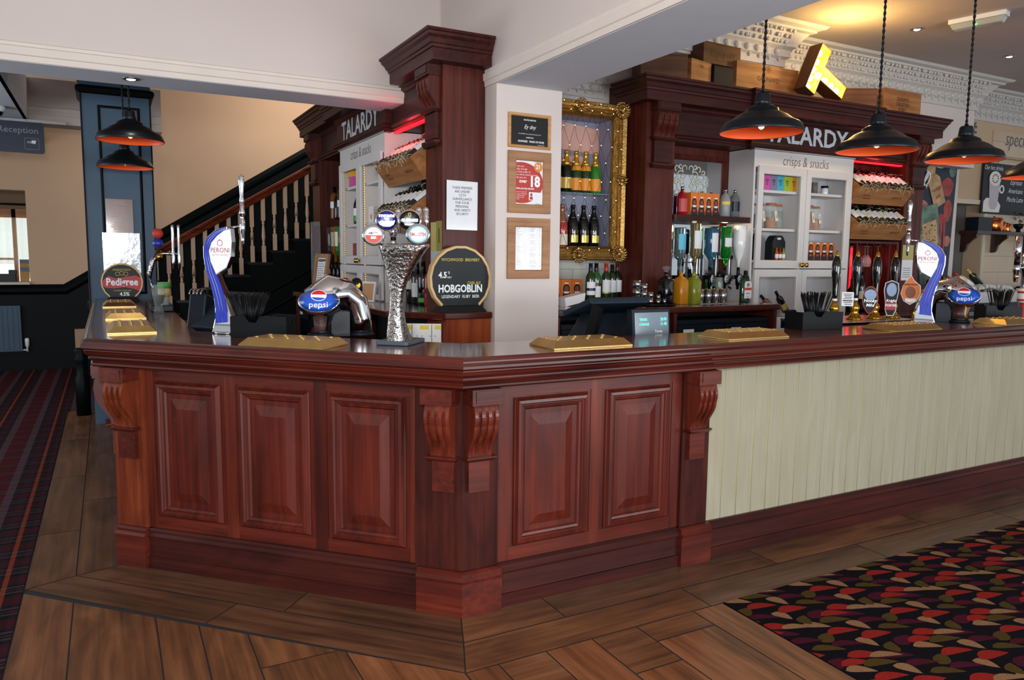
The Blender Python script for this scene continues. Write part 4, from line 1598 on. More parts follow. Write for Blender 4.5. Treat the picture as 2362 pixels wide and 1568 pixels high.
# ------------------------------------------------------------------ tills
t = thing('till', 'black till with a lit customer display in front of the pillar wing', 'till', (2.40, 3.30, .901))
mb = MB()
mb.box(-.20, -.06, 0, .22, .26, .14)
mb.taper((-.17, -.02, .20, .24), .14, (-.10, .10, .17, .20), .30)
obj('till_base', mb, CHAR, t, bevel=.008)
mb = MB(TR(0.015, .12, .335) @ RX(rad(-18)))
mb.box(-.19, -.13, -.018, .20, .16, .018)
obj('screen_housing', mb, mat('till_grey', '1a2530', 0.45, spec=0.25), t, bevel=.008)
mb = MB(TR(-.15, .0, .1) @ RX(rad(20)))
mb.box(-.04, -.02, 0, -.015, .05, .26)
obj('side_arm', mb, BLACK, t)
mb = MB(TR(.17, -.085, .17) @ RX(rad(-6)))
mb.box(-.14, -.02, 0, .115, .03, .16)
dsp = obj('display_housing', mb, CHAR, t, bevel=.005)
MD = TR(.17, -.085, .17) @ RX(rad(-6)) @ TR(0, -.021, 0) @ MV
mb = MB(MD)
mb.prism(rect(-.125, .02, .10, .14), 0, .002)
obj('display_screen', mb, mat('display_grey', '70808c', 0.15, coat=0.5), dsp)
CY = mat('display_cyan', '59e6d8', emit=1.5)
txt(dsp, [('20.00', .024, .065, .102, .8), ('11.40', .024, .065, .077, .8), ('TENDR', .02, -.07, .102, .8), ('CHANGE', .02, -.065, .077, .8)], CY, MD @ TR(0, 0, .003), name='display_digits')
txt(dsp, [('Torex', .02, .03, .038, 1, .02)], WHITEP, MD @ TR(0, 0, .003))
t = thing('till', 'black till seen from the side at the bend of the left wing', 'till', (0.62, 4.33, .901), rad(-60))
mb = MB()
mb.box(-.14, -.16, 0, .14, .14, .12)
mb.taper((-.13, -.10, .13, .0), .12, (-.13, -.02, .13, .06), .36)
obj('till_base', mb, CHAR, t, bevel=.008)
mb = MB(TR(0, -.06, .28) @ RX(rad(-52)))
mb.box(-.17, -.02, -.14, .17, .02, .16)
obj('screen_housing', mb, mat('till_grey', '1a2530', 0.45, spec=0.25), t, bevel=.008)
t = thing('card_terminal_stand', 'dark upright terminal holder with wire rings beside the left till', 'terminal stand', (0.41, 4.42, .901), rad(-35))
mb = MB(RX(rad(-14)))
mb.box(-.05, -.06, 0, .05, .02, .38)
obj('holder', mb, CHAR, t, bevel=.01)
for k in range(4):
    mb = MB()
    mb.tube([(-.045 + .022 * k, .06 + .035 * cos(a), .375 + .03 * sin(a)) for a in [pi * i / 10 for i in range(11)]], .004, 8)
    obj('wire_ring', mb, STEEL, t)

# ------------------------------------------------------------------ hand pulls on their housing
t = thing('pump_housing', 'black pump housing with a steel front edge behind the right wing', 'pump housing', (4.36, 3.36, 0))
mb = MB()
mb.box(-.42, -.19, 0.902, .42, .22, 1.10)
obj('body', mb, BLACK, t)
mb = MB()
mb.box(-.425, -.2, 1.085, .425, -.19, 1.112)
mb.box(-.425, -.2, 1.10, .425, .22, 1.114)
obj('steel_edge', mb, STEEL, t)


def hand_pull(label, loc):
    t = thing('hand_pull', label, 'hand pull', loc, 0, 'black and brass hand pulls behind the right wing')
    mb = MB()
    mb.lathe([(.052, 0), (.052, .008), (.042, .014), (.03, .03), (.022, .045), (.026, .06), (.031, .075), (.027, .09), (.017, .105), (.017, .125)], 22)
    obj('brass_base', mb, BRASS, t)
    mb = MB()
    mb.lathe([(.016, .125), (.017, .14)], 16)
    obj('white_collar', mb, WHITEP, t)
    mb = MB()
    mb.lathe([(.014, .14), (.0165, .16), (.017, .20), (.02, .25), (.027, .30), (.029, .34), (.026, .375), (.018, .40), (.012, .41)], 20)
    obj('black_handle', mb, mat('handle_black', '07090a', 0.08, coat=0.8), t)
    mb = MB()
    mb.lathe([(.012, .41), (.015, .415), (.011, .42), (.013, .428), (.008, .434), (.009, .44), (.001, .452)], 14)
    obj('brass_finial', mb, BRASS, t)
    return t


HP = [(4.13, 3.32, 1.115), (4.33, 3.32, 1.115), (4.53, 3.32, 1.115), (4.715, 3.32, 1.115)]
for l, nm in zip(HP, ('with the white notice', 'with the dark oval clip', 'with the red and black shoe-shaped clip', 'with the orange clip')):
    hand_pull('black and brass hand pull %s' % nm, l)
RZP = rad(-48)


def pump_clip(label, x, y, z, polys, rz=RZP):
    t = thing('pump_clip', label, 'pump clip', (x, y, z), rz)
    first = True
    for k, (poly, m) in enumerate(polys):
        mb = MB(MV)
        mb.prism(poly, .0 + .003 * k, .003 + .003 * k)
        o = obj(('clip_board', 'clip_border', 'clip_face', 'clip_detail')[min(k, 3)], mb, m, t)
    return t, o


ov = lambda rx, ry, dy=0, tp=0: [(rx * cos(a) * (1 - tp * (sin(a) < 0) * abs(sin(a))), dy + ry * sin(a)) for a in [2 * pi * i / 30 for i in range(30)]]
SKYB = mat('clip_blue', '2f5f93', 0.3, coat=.5, var=.3, vscale=60)
t, o = pump_clip('oval dark beer clip with red border, leftmost of the three clips', 4.39, 3.255, 1.245, [(ov(.048, .09, 0, .25), REDP), (ov(.043, .084, 0, .25), INK), (ov(.036, .034, .035), SKYB)])
txt(o, [('Hooky', .03, 0, -.005, .95, .02, .2), ('Mild', .028, 0, -.034, 1, .02, .2)], WHITEP, V(0, -.0095, 0))
t, o = pump_clip('shoe-shaped beer clip with red lower half, middle of the three clips', 4.60, 3.255, 1.255, [([(-.04, .1), (0, .118), (.04, .1), (.046, .05), (.034, -.03), (.036, -.08), (.02, -.12), (-.02, -.12), (-.034, -.08), (-.034, -.03), (-.046, .05)], PAPER), ([(-.035, .098), (0, .112), (.035, .098), (.041, .05), (.03, -.03), (.03, -.08), (.015, -.114), (-.015, -.114), (-.03, -.08), (-.03, -.03), (-.041, .05)], INK), ([(-.03, -.03), (.03, -.03), (.028, -.08), (-.028, -.08)], REDP), (ov(.03, .045, .055), SKYB)])
txt(o, [('Knight', .024, 0, -.018, .95, .02, .2), ('PORTER', .02, 0, -.05, .9, .02)], WHITEP, V(0, -.0125, 0))
t, o = pump_clip('orange and cream beer clip with a peaked top, rightmost of the three clips', 4.80, 3.255, 1.30, [([(-.05, .03), (-.03, .07), (0, .105), (.02, .07), (.06, .035), (.062, -.02), (.04, -.07), (0, -.095), (-.04, -.07), (-.06, -.02)], PAPER), ([(-.046, .03), (-.027, .066), (0, .098), (.018, .066), (.055, .032), (.057, -.02), (.037, -.066), (0, -.089), (-.037, -.066), (-.055, -.02)], ORNG), (ov(.03, .04, -.01), mat('clip_brown', '7b3d20', .4)), ([(-.035, -.052), (.035, -.052), (.03, -.07), (0, -.08), (-.03, -.07)], PAPER)])
txt(o, [('HOBGOBLIN', .0165, 0, .042, .9, .02)], INK, V(0, -.0125, 0))
t = thing('notice_card', 'small white printed notice hanging on the leftmost hand pull', 'notice', (4.165, 3.25, 1.255), RZP)
mb = MB(MV)
mb.prism(rnd(-.035, -.045, .035, .045, .004), 0, .003)
obj('card', mb, PAPER, t)
mb = MB(MV)
for k, zz in enumerate((.032, .022, .012, .002, -.022, -.034)):
    mb.prism(rect(-.026 + .004 * (k % 3), zz - .002, .026 - .004 * (k % 2), zz + .002), .003, .0035)
mb.prism(rect(-.028, -.014, .028, -.007), .003, .0035)
obj('printed_lines', mb, INK, t)


# ------------------------------------------------------------------ round wooden-rimmed beer signs
def round_sign(nm, label, loc, rz, R, face=None):
    t = thing(nm, label, 'sign', loc, rz)
    a0 = rad(-52)
    pts = [(R * cos(a), R * sin(a)) for a in [a0 + (pi + 2 * rad(52)) * i / 30 for i in range(31)]]
    zc = R * .80 + .035
    mb = MB(V(0, 0, zc))
    mb.prism([(p[0] * .985, p[1] * .985) for p in pts], -.035, .004)
    obj('painted_face', mb, mat('chalk_black', '12181b', 0.55, var=0.35, vscale=6), t)
    mb = MB(V(0, 0, zc))
    n = len(pts)
    for i in range(0, n - 1, 2):
        p, q = Vector(pts[i]), Vector(pts[min(i + 2, n - 1)])
        ins = .93
        mb.prism([tuple(p), tuple(q), tuple(q * ins), tuple(p * ins)], -.04, .010)
    obj('stave_rim', mb, mat('pale_stave', 'd3b27c', 0.6, var=.1), t)
    mb = MB()
    w_ = R * .80
    mb.taper((-w_, -.045, w_, .07), 0, (-w_ * .82, -.02, w_ * .82, .05), zc - R * .79)
    obj('stand', mb, BLACKM, t)
    return t, V(0, -.0045, zc)


CHALK = mat('chalk_white', 'e6ebee', 0.6, var=0.05)
CHALKY = mat('chalk_yellow', 'c9b54a', 0.6)
t, M = round_sign('beer_sign', 'round black chalkboard ale sign in a wooden rim beside the pillar', (1.90, 4.235, 1.161), 0, .205)
txt(t, [('HOBGOBLIN', .064, 0, -.058, .80, .035), ('LEGENDARY  RUBY  BEER', .026, 0, -.105, .85, .01), ('4.5', .05, -.118, .025, .9, .03), ('%', .022, -.078, .04), ('ABV', .016, -.075, .012)], CHALK, M)
txt(t, [('WYCHWOOD  BREWERY', .026, 0, .118, .85, .01), ('CASK ALE', .024, .09, -.022, .85, .01)], CHALKY, M, name='yellow_lettering')
t, M = round_sign('beer_sign', 'round black and red pale ale sign on the far end of the left wing', (0.10, 6.97, 1.101), rad(-6), .155)
mb = MB(M)
mb.prism([(-.145, .01), (-.10, .05), (-.04, .03), (.03, .045), (.10, .055), (.145, .035), (.148, -.03), (.13, -.075), (.09, -.055), (.02, -.04), (-.06, -.05), (-.125, -.045), (-.148, -.02)], 0, .002)
obj('red_banner', mb, mat('banner_red', 'b5323a', 0.5), t)
txt(t, [('Pedigree', .082, 0, .0, .82, .03)], CHALK, M @ TR(0, 0, .003))
txt(t, [('4.5%', .042, .015, -.098, .9, .03)], CHALK, M)
txt(t, [("MARSTON'S", .024, 0, .10), ('CLASSIC PALE ALE', .016, 0, -.068)], CHALKY, M, name='yellow_lettering')
mb = MB(M)
for x in (-.03, 0, .03):
    mb.sweep(circ(x, .068 + (.006 if x == 0 else 0), .014, n=14), [(0, 0), (0, .0015), (.003, .0015), (.003, 0)], closed=True)
obj('barrel_marks', mb, CHALKY, t)

# ------------------------------------------------------------------ far left tower, glass, cup
t = thing('beer_tower', 'small chrome beer tower with a black neck at the far end of the left wing', 'beer tower', (0.30, 6.1, 1.101))
mb = MB()
mb.box(-.05, -.42, 0, .09, .22, .045)
obj('base_plate', mb, CHAR, t, bevel=.006)
mb = MB()
mb.tube([(0, .0, .045), (-.02, 0, .15), (-.035, 0, .25), (-.01, 0, .34), (.03, 0, .40)], [.035, .03, .035, .03, .03], 14, flat=.6)
obj('tower_body', mb, CHT, t)
mb = MB()
mb.lathe([(.022, .34), (.03, .37), (.03, .385), (.02, .39), (.02, .42)], 14, 0, TR(.03, 0, 0))
obj('brass_collar', mb, BRASS, t)
for k, (z, m) in enumerate(((.47, REDP), (.54, WHITEP))):
    mb = MB(V(.03, -.02, z))
    mb.lathe([(.032, -.03), (.036, 0), (.001, .006)], 16, 0)
    obj('badge', mb, (NAVYPR, REDP)[k], t)
for x in (.13, .17):
    mb = MB()
    mb.lathe([(.006, .28), (.01, .33), (.012, .40), (.009, .42), (.0095, .58), (.011, .60), (.001, .61)], 12, 0, TR(x, 0, 0))
    mb.cyl((.03, 0, .40), (x, 0, .39), .009)
    obj('tap', mb, CHROME, t)


def stem_profile(mb, prof, M=None, m=0, seg=20):
    mb.lathe(prof, seg, m, M)


t = thing('cola_glass', 'tall glass half full of cola on the left wing', 'glass', (0.29, 5.55, 1.101))
mb = MB()
mb.lathe([(.032, 0), (.032, .012), (.024, .04), (.03, .07), (.04, .12), (.042, .19), (.040, .19), (.037, .12), (.027, .07), (.0, .045)], 20)
obj('glass', mb, GLASS, t)
mb = MB()
mb.lathe([(.001, .047), (.026, .071), (.0365, .118), (.0365, .122), (.001, .122)], 20)
obj('cola', mb, mat('cola', '1a0906', 0.1, coat=.5), t)
t = thing('printed_cup', 'green printed plastic cup behind the cola glass', 'cup', (0.335, 5.72, 1.101))
mb = MB()
mb.lathe([(.028, 0), (.04, .20), (.038, .20), (.026, .004)], 20)
mb.lathe([(.0412, .16), (.0415, .197)], 20, 1)
mb.lathe([(.0365, .10), (.0405, .158)], 20, 2)
obj('cup', mb, [mat('cup_clear', 'd9e4dc', .1, trans=.5), GREENP, mat('cup_yellow', 'b8a96a', .4)], t)

# ------------------------------------------------------------------ bottles
WINE = [(.0, .0), (.034, .0), (.037, .006), (.037, .185), (.034, .205), (.020, .228), (.0145, .245), (.0140, .292), (.0155, .293), (.0155, .300), (.001, .300)]
CHAMP = [(.0, .0), (.040, .0), (.044, .008), (.044, .15), (.040, .185), (.026, .225), (.017, .255), (.0145, .29), (.017, .292), (.017, .31), (.001, .312)]
SPIRIT = [(.0, .0), (.036, .0), (.038, .006), (.038, .185), (.030, .205), (.015, .222), (.013, .27), (.001, .27)]
SLIM = [(.0, .0), (.033, .0), (.036, .01), (.038, .15), (.034, .185), (.020, .225), (.013, .25), (.012, .275), (.001, .275)]


def part_prof(prof, z0, z1, extra=0.0008):
    out = []
    for i in range(len(prof) - 1):
        (r0, a), (r1, b) = prof[i], prof[i + 1]
        if b < z0 or a > z1 or b == a:
            continue
        za, zc = max(a, z0), min(b, z1)
        f = lambda z: r0 + (r1 - r0) * (z - a) / (b - a)
        if not out:
            out.append((f(za) + extra, za))
        out.append((f(zc) + extra, zc))
    return out


def bottle(label, loc, prof, glass, cap, lab=None, rot=(0, 0, 0), group=None, lz=(.05, .15), capz=None, larc=2.6, band=None, cat='bottle', name='bottle', sx=1, sy=1, face=-pi / 2, seg=18):
    t = thing(name, label, cat, loc, 0, group, rot)
    mb = MB()
    mb.lathe(prof, seg, 0, None, True, sx, sy)
    obj('glass_body', mb, glass, t)
    top = prof[-1][1]
    capz = capz or top * .80
    mb = MB()
    pp = part_prof(prof, capz, top + .001)
    mb.lathe(pp + [(.001, top + .0012)], 14)
    obj('bottle_cap', mb, cap, t)
    if lab:
        def patch(z0, z1, m, nm, ex, arc):
            pr = part_prof(prof, z0, z1, ex)
            vs, fs = [], []
            n = 12
            for r, z in pr:
                for k in range(n + 1):
                    a = face - arc / 2 + arc * k / n
                    vs.append((r * cos(a) * sx, r * sin(a) * sy, z))
            for i in range(len(pr) - 1):
                for k in range(n):
                    fs.append((i * (n + 1) + k, i * (n + 1) + k + 1, (i + 1) * (n + 1) + k + 1, (i + 1) * (n + 1) + k))
            mb = MB()
            mb.add(vs, fs, 0, True)
            obj(nm, mb, m, t)
        patch(lz[0], lz[1], lab, 'paper_label', .0009, larc)
        if band:
            patch(band[0], band[1], band[2], 'label_band', .0016, larc)
    return t


BZ_ = 1.161
CAPK = mat('cap_black', '0c0d10', .3)
CAPR = mat('cap_red', 'a3301f', .35)
CAPN = mat('cap_navy', '141b33', .35)
CAPM = mat('cap_maroon', '4a1a14', .35)
FOILG = mat('foil_gold', 'd8a83a', .3, .7, var=.15, vscale=80)
FOILC = mat('foil_copper', 'b57a5c', .3, .6, var=.15, vscale=80)
LABC = mat('label_cream', 'e4dcc6', .5)
LABW = mat('label_white', 'e8eaf0', .5)
LABO = mat('label_orange', 'e8952e', .4)
LABG = mat('label_gold', 'd0b060', .35, .3)
# five wines on the back counter
bottle('wine bottle with a navy cap and a gold dot on its label', (3.10, 4.60, BZ_), WINE, OLIVEB, CAPN, LABW, lz=(.07, .165), band=(.10, .12, CAPN))
bottle('bright green wine bottle with a diagonal cream label', (3.19, 4.66, BZ_), WINE, mat('green_wine', '1d5a22', .06, coat=.6), CAPK, LABW, lz=(.05, .13), band=(.135, .155, CAPM))
bottle('wine bottle with a red cap', (3.30, 4.69, BZ_), WINE, OLIVEB, CAPR, LABW, lz=(.085, .175), band=(.075, .084, LABG))
bottle('shorter wine bottle with an orange neck band behind the steel measures', (3.385, 4.73, BZ_), WINE[:8] + [(.0155, .284), (.001, .285)], OLIVEB, CAPK, LABW, lz=(.08, .17))
bottle('wine bottle with a maroon cap next to the mahogany column', (3.46, 4.77, BZ_), WINE, DKGREEN, CAPM, LABW, lz=(.08, .17))
# orange cartons
CARTB = mat('carton_dark', '262024', .5, var=.3, vscale=40)


def carton(label, loc, rz=0, group=None, w_=.092, h=.175, d_=.075):
    t = thing('orange_carton', label, 'carton', loc, rz, group)
    mb = MB()
    mb.box(-w_ / 2, -d_ / 2, 0, w_ / 2, d_ / 2, h)
    obj('box', mb, ORNG, t, bevel=.0015)
    mb = MB(V(0, -d_ / 2 - .0002, 0))
    k = w_ / .092
    mb.prism([(-.044 * k, .0), (.044 * k, 0), (.044 * k, .03), (.034 * k, .055), (.028 * k, .085), (-.028 * k, .085), (-.034 * k, .055), (-.044 * k, .03)], 0, .0012, 0)
    mb.prism(circ(0, .105, .030 * k, .036, 20), 0, .0014, 0)
    mb.prism(circ(0, .105, .020 * k, .022, 16), .0014, .002, 1)
    mb.prism([(-.027 * k, .085), (.027 * k, .085), (.018 * k, .070), (-.018 * k, .070)], .0014, .0022, 2)
    mb.prism(circ(0, .146, .020 * k, .006, 12), .0, .0018, 2)
    mb.prism(rnd(-.018 * k, .035, .018 * k, .052, .004), .0014, .002, 3)
    obj('printed_front', mb, [CARTB, mat('carton_brown', '8a4a30', .5), PAPER, REDP], t)
    return t


CT0 = carton('orange printed carton on the back counter beside the pillar', (3.13, 4.86, BZ_), 0, 'orange cartons beside the wine bottles')
for x in (3.035, 2.94, 2.845):
    dup(CT0, (x, 4.86, BZ_))
for i, x in enumerate((4.125, 4.20, 4.275, 4.35)):
    c = carton('orange carton in a row of four on the shelf above the optics', (x - .015, 4.70, 1.836), 0, 'orange cartons on the shelf above the optics', .073, .185) if i == 0 else dup(C1, (x - .015, 4.70, 1.836))
    if i == 0:
        C1 = c
for i in range(5):
    x = 5.30 + i * .085
    c = carton('orange carton in a row of five in the right-hand cupboard door', (x, 4.64, 1.498), 0, 'orange cartons in the right-hand cupboard door', .082, .155) if i == 0 else dup(C2, (x, 4.64, 1.498))
    if i == 0:
        C2 = c
t = thing('card_machine', 'white sloping box-shaped stand on the back counter beside the pillar', 'stand', (2.89, 4.52, BZ_), rad(10))
mb = MB(RY(rad(-9)))
mb.taper((-.09, -.04, .09, .03), .012, (-.10, -.05, .10, .04), .075)
obj('box', mb, WHITEP, t)
mb = MB()
mb.tube([(.05, -.05, .004), (.09, -.03, .03), (.11, -.05, .004)], .0025, 6)
obj('wire_foot', mb, STEEL, t)
# steel thimble measures: stacks of falling height on a black tray
t = tag(obj('round_tray', MB().lathe([(.001, 0), (.16, 0), (.17, .012), (.165, .012), (.155, .004), (.001, .004)], 28), BLACK, None, (3.52, 4.40, BZ_)), 'round black tray under the steel measures', 'tray')
g = 0
for (x, y, r, n, h) in ((3.385, 4.42, .030, 3, .058), (3.435, 4.40, .026, 3, .050), (3.455, 4.45, .022, 2, .05), (3.48, 4.38, .021, 2, .045), (3.515, 4.42, .019, 2, .043), (3.55, 4.38, .017, 2, .035), (3.585, 4.41, .015, 1, .045), (3.60, 4.37, .013, 1, .04)):
    for k in range(n):
        mb = MB()
        mb.lathe([(r * .92, 0), (r, h), (r * .93, h), (r * .86, .003), (.001, .003)], 18)
        tag(obj('steel_measure', mb, STEEL, None, (x, y, BZ_ + .0045 + k * (h + .0005))), 'stainless steel cup in the stacks between the wine bottles and the column', 'measure cup', 'stacked steel measures')
# decanters
def decanter(label, loc, liq, seg=4):
    t = thing('decanter', label, 'decanter', loc, rad(8))
    mb = MB()
    pts = [(.044, 0), (.047, .006), (.047, .17), (.040, .195), (.018, .205), (.014, .21), (.014, .235), (.019, .238)]
    vs = []
    n = 24
    for r, z in pts:
        e = .35 if z < .19 else .9
        for k in range(n):
            a = 2 * pi * k / n
            vs.append((r * (abs(cos(a)) ** e) * (1 if cos(a) >= 0 else -1), r * (abs(sin(a)) ** e) * (1 if sin(a) >= 0 else -1), z))
    mb.add(vs, [(i * n + k, i * n + (k + 1) % n, (i + 1) * n + (k + 1) % n, (i + 1) * n + k) for i in range(len(pts) - 1) for k in range(n)] + [tuple(range(n))[::-1], tuple((len(pts) - 1) * n + k for k in range(n))], 0, True)
    obj('square_body', mb, liq, t)
    mb = MB()
    mb.lathe([(.015, .2385), (.02, .25), (.03, .262), (.032, .275), (.022, .284), (.001, .286)], 10, 0, None, False)
    obj('glass_stopper', mb, GLASS, t)
    mb = MB()
    mb.box(-.045, -.045, -.0005, .045, .045, .012)
    obj('glass_foot', mb, GLASS, t, bevel=.003)
    return t


decanter('square glass decanter of nearly black liquid', (3.66, 4.43, BZ_), mat('black_liquid', '0a0d14', .08, coat=.8))
decanter('square glass decanter of orange liquid', (3.785, 4.41, BZ_), ORLIQ)
decanter('square glass decanter of yellow-green liquid', (3.90, 4.40, BZ_), GRLIQ)
# row of steel cups on a strip mat
for i in range(8):
    mb = MB()
    mb.lathe([(.021, 0), (.025, .105), (.023, .105), (.019, .003), (.001, .003)], 18)
    tag(obj('steel_cup', mb, STEEL, None, (4.01 + i * .038, 4.44 + (i % 2) * .03, BZ_ + .003)), 'tall steel cup in the shining row under the optics', 'cup', 'row of steel cups under the optics')
tag(obj('drip_mat', MB().box(-.2, -.06, 0, .22, .08, .0025), STEEL, None, (4.12, 4.43, BZ_)), 'thin metal strip mat under the row of steel cups', 'mat')
t = bottle('square dark green liqueur bottle with white and orange label', (4.50, 4.47, BZ_), [(.0, 0), (.048, .0), (.05, .006), (.05, .17), (.035, .195), (.016, .215), (.014, .25), (.001, .25)], mat('dark_green_glass', '0c3a1c', .06, coat=.8), CAPK, None, sy=.6)
mb = MB(V(0, -.031, 0))
mb.prism([(-.038, .03), (.038, .03), (.038, .145), (.028, .165), (-.028, .165), (-.038, .145)], 0, .002, 0)
mb.prism(rect(-.036, .095, .036, .115), .002, .003, 1)
mb.prism(circ(0, .138, .016, n=16), .002, .003, 2)
mb.prism(rect(-.012, .04, .012, .044), .002, .003, 1)
mb.prism(rect(-.02, .065, .02, .072), .002, .0026, 2)
obj('square_label', mb, [LABW, mat('label_red', 'cc4a2c', .5), mat('label_grey', '8a8578', .5)], t)
bottle('small green bottle standing before the niche mirror', (4.30, 4.66, BZ_), SPIRIT, mat('green2', '12602a', .06, coat=.6), CAPK)
bottle('small bottle with orange liquid beside the green bottle', (4.40, 4.66, BZ_), SLIM[:6] + [(.001, .24)], mat('clearish', '9fb0a5', .08, trans=.4), CAPK, LABO, lz=(.01, .07))
bottle('squat round bottle with a red ribbon left of the steel cups', (3.955, 4.56, BZ_), [(.0, 0), (.03, .0), (.045, .03), (.042, .07), (.02, .10), (.014, .16), (.001, .16)], DKGREEN, CAPK, LABC, lz=(.01, .065), band=(.072, .088, REDP))


# optics: five inverted bottles on a rail
def optic(label, x, prof, glass, lab, loc=(0, 0), sy=1.0, top=1.77, lz=(.04, .13), liquid=None, rz=0, band=None, y=4.63, cat='optic'):
    g = 'inverted bottles on optics'
    t = thing('optic_bottle', label, 'optic bottle', (x, y, 1.415), rz)
    H = top - 1.415
    zs = (H - .02) / prof[-1][1]
    M = TR(0, 0, H) @ RX(pi)
    mb = MB(M)
    prof = [(r * 1.22 if r > .02 else r, z) for r, z in prof]
    mb.lathe([(r, z * zs) for r, z in prof], 20, 0, None, True, 1, sy)
    obj('inverted_bottle', mb, glass, t)
    if lab:
        mb = MB(M)
        pr = part_prof([(r, z * zs) for r, z in prof], lz[0], lz[1], .0012)
        n = 12
        vs = [(r * cos(pi / 2 - .9 + 1.8 * k / n), r * sin(pi / 2 - .9 + 1.8 * k / n) * sy, z) for r, z in pr for k in range(n + 1)]
        mb.add(vs, [(i * (n + 1) + k, i * (n + 1) + k + 1, (i + 1) * (n + 1) + k + 1, (i + 1) * (n + 1) + k) for i in range(len(pr) - 1) for k in range(n)], 0, True)
        obj('paper_label', mb, lab, t)
    if liquid:
        pass
    mb = MB()
    mb.lathe([(.010, -.16), (.012, -.13), (.018, -.12), (.020, -.06), (.012, -.05), (.014, -.02), (.011, .03)], 12)
    mb.box(-.035, .0, -.075, -.006, .05, -.045)
    mb.cyl((.012, -.03, -.135), (.045, -.03, -.15), .006)
    obj('measure_valve', mb, BLACK, t)
    mb = MB(V(.0, -.02, -.075))
    mb.lathe([(.030, -.003), (.031, .004), (.027, .006)], 22, 0, None, True, 1, 1.35)
    bd = obj('optic_rim', mb, BLACK, t)
    mb = MB(V(.0, -.02, -.075))
    mb.lathe([(.027, .006), (.001, .007)], 22, 0, None, True, 1, 1.35)
    mb.prism(circ(0, .006, .008, n=12), .007, .009, 1)
    mb.prism(rect(-.009, -.016, .009, -.008), .007, .008, 1)
    obj('optic_face', mb, [mat('optic_grey', 'c3c7cd', .3), INKG], bd)
    mb = MB()
    mb.box(-.045, .05, -.12, -.030, .062, .12)
    obj('bracket', mb, STEEL, t)
    return t


optic('inverted clear spirit bottle with a pale blue label, first optic from the column', 3.95, SPIRIT, mat('paleblue_glass', 'cfe6ef', .04, trans=.9), mat('label_blue', '58b7d6', .4), top=1.74, lz=(.05, .17))
optic('inverted pale gold bottle with white label, second optic', 4.11, SPIRIT, AMBERL, LABW, top=1.78, lz=(.06, .20))
optic('inverted square light blue gin bottle, third optic', 4.27, [(.0, 0), (.042, .0), (.045, .005), (.045, .17), (.025, .20), (.015, .22), (.013, .27), (.001, .27)], BLUEG, LABW, top=1.745, lz=(.04, .19), rz=.3)
optic('inverted bright green gin bottle, fourth optic', 4.43, SPIRIT, mat('bright_green_glass', '1c9a30', .04, trans=.6, coat=.3), LABW, top=1.76, lz=(.09, .16))
optic('inverted opaque white rum bottle, fifth optic beside the cupboard', 4.575, [(.0, 0), (.04, .0), (.042, .005), (.042, .14), (.03, .20), (.015, .25), (.013, .29), (.001, .29)], mat('opaque_white', 'eef0f0', .15, coat=.6), mat('white_label2', 'f4f4f2', .4), top=1.775, lz=(.03, .13))
mb = MB()
mb.box(3.84, 4.70, 1.50, 4.58, 4.715, 1.53)
mb.box(3.84, 4.70, 1.32, 4.58, 4.715, 1.34)
tag(obj('optic_rail', mb, STEEL), 'steel rail carrying the five optics', 'rail')

# shelf above the optics
z = 1.836
bottle('frosted vodka bottle half hidden by the column', (3.885, 4.70, z), SLIM, FROST, STEEL, mat('lab_blue2', '5a63a8', .4), lz=(.05, .14))
bottle('red glass vodka bottle', (4.00, 4.68, z), [(.0, 0), (.038, 0), (.042, .006), (.042, .14), (.03, .175), (.014, .19), (.013, .225), (.001, .226)], REDG, STEEL, mat('lab_redw', 'c24a4a', .4), lz=(.03, .13), capz=.2)
bottle('frosted vodka bottle with a yellow label', (4.43, 4.66, z), [(.0, 0), (.038, 0), (.042, .006), (.042, .14), (.03, .175), (.014, .19), (.013, .225), (.001, .226)], FROST, STEEL, YEL, lz=(.10, .125), capz=.2)
bottle('clear vodka bottle with a dark label at the shelf end', (4.535, 4.66, z), [(.0, 0), (.036, 0), (.04, .006), (.04, .14), (.03, .175), (.014, .19), (.013, .222), (.001, .223)], mat('clear2', 'd8dde0', .05, trans=.8), STEEL, CAPN, lz=(.05, .13), capz=.2)
mb = MB()
mb.box(3.84, 4.60, 1.783, 4.57, 4.78, 1.789)
mb2 = None
point('shelf_glow', (4.40, 4.62, 1.775), 0.9, (1, .75, .45), .02)

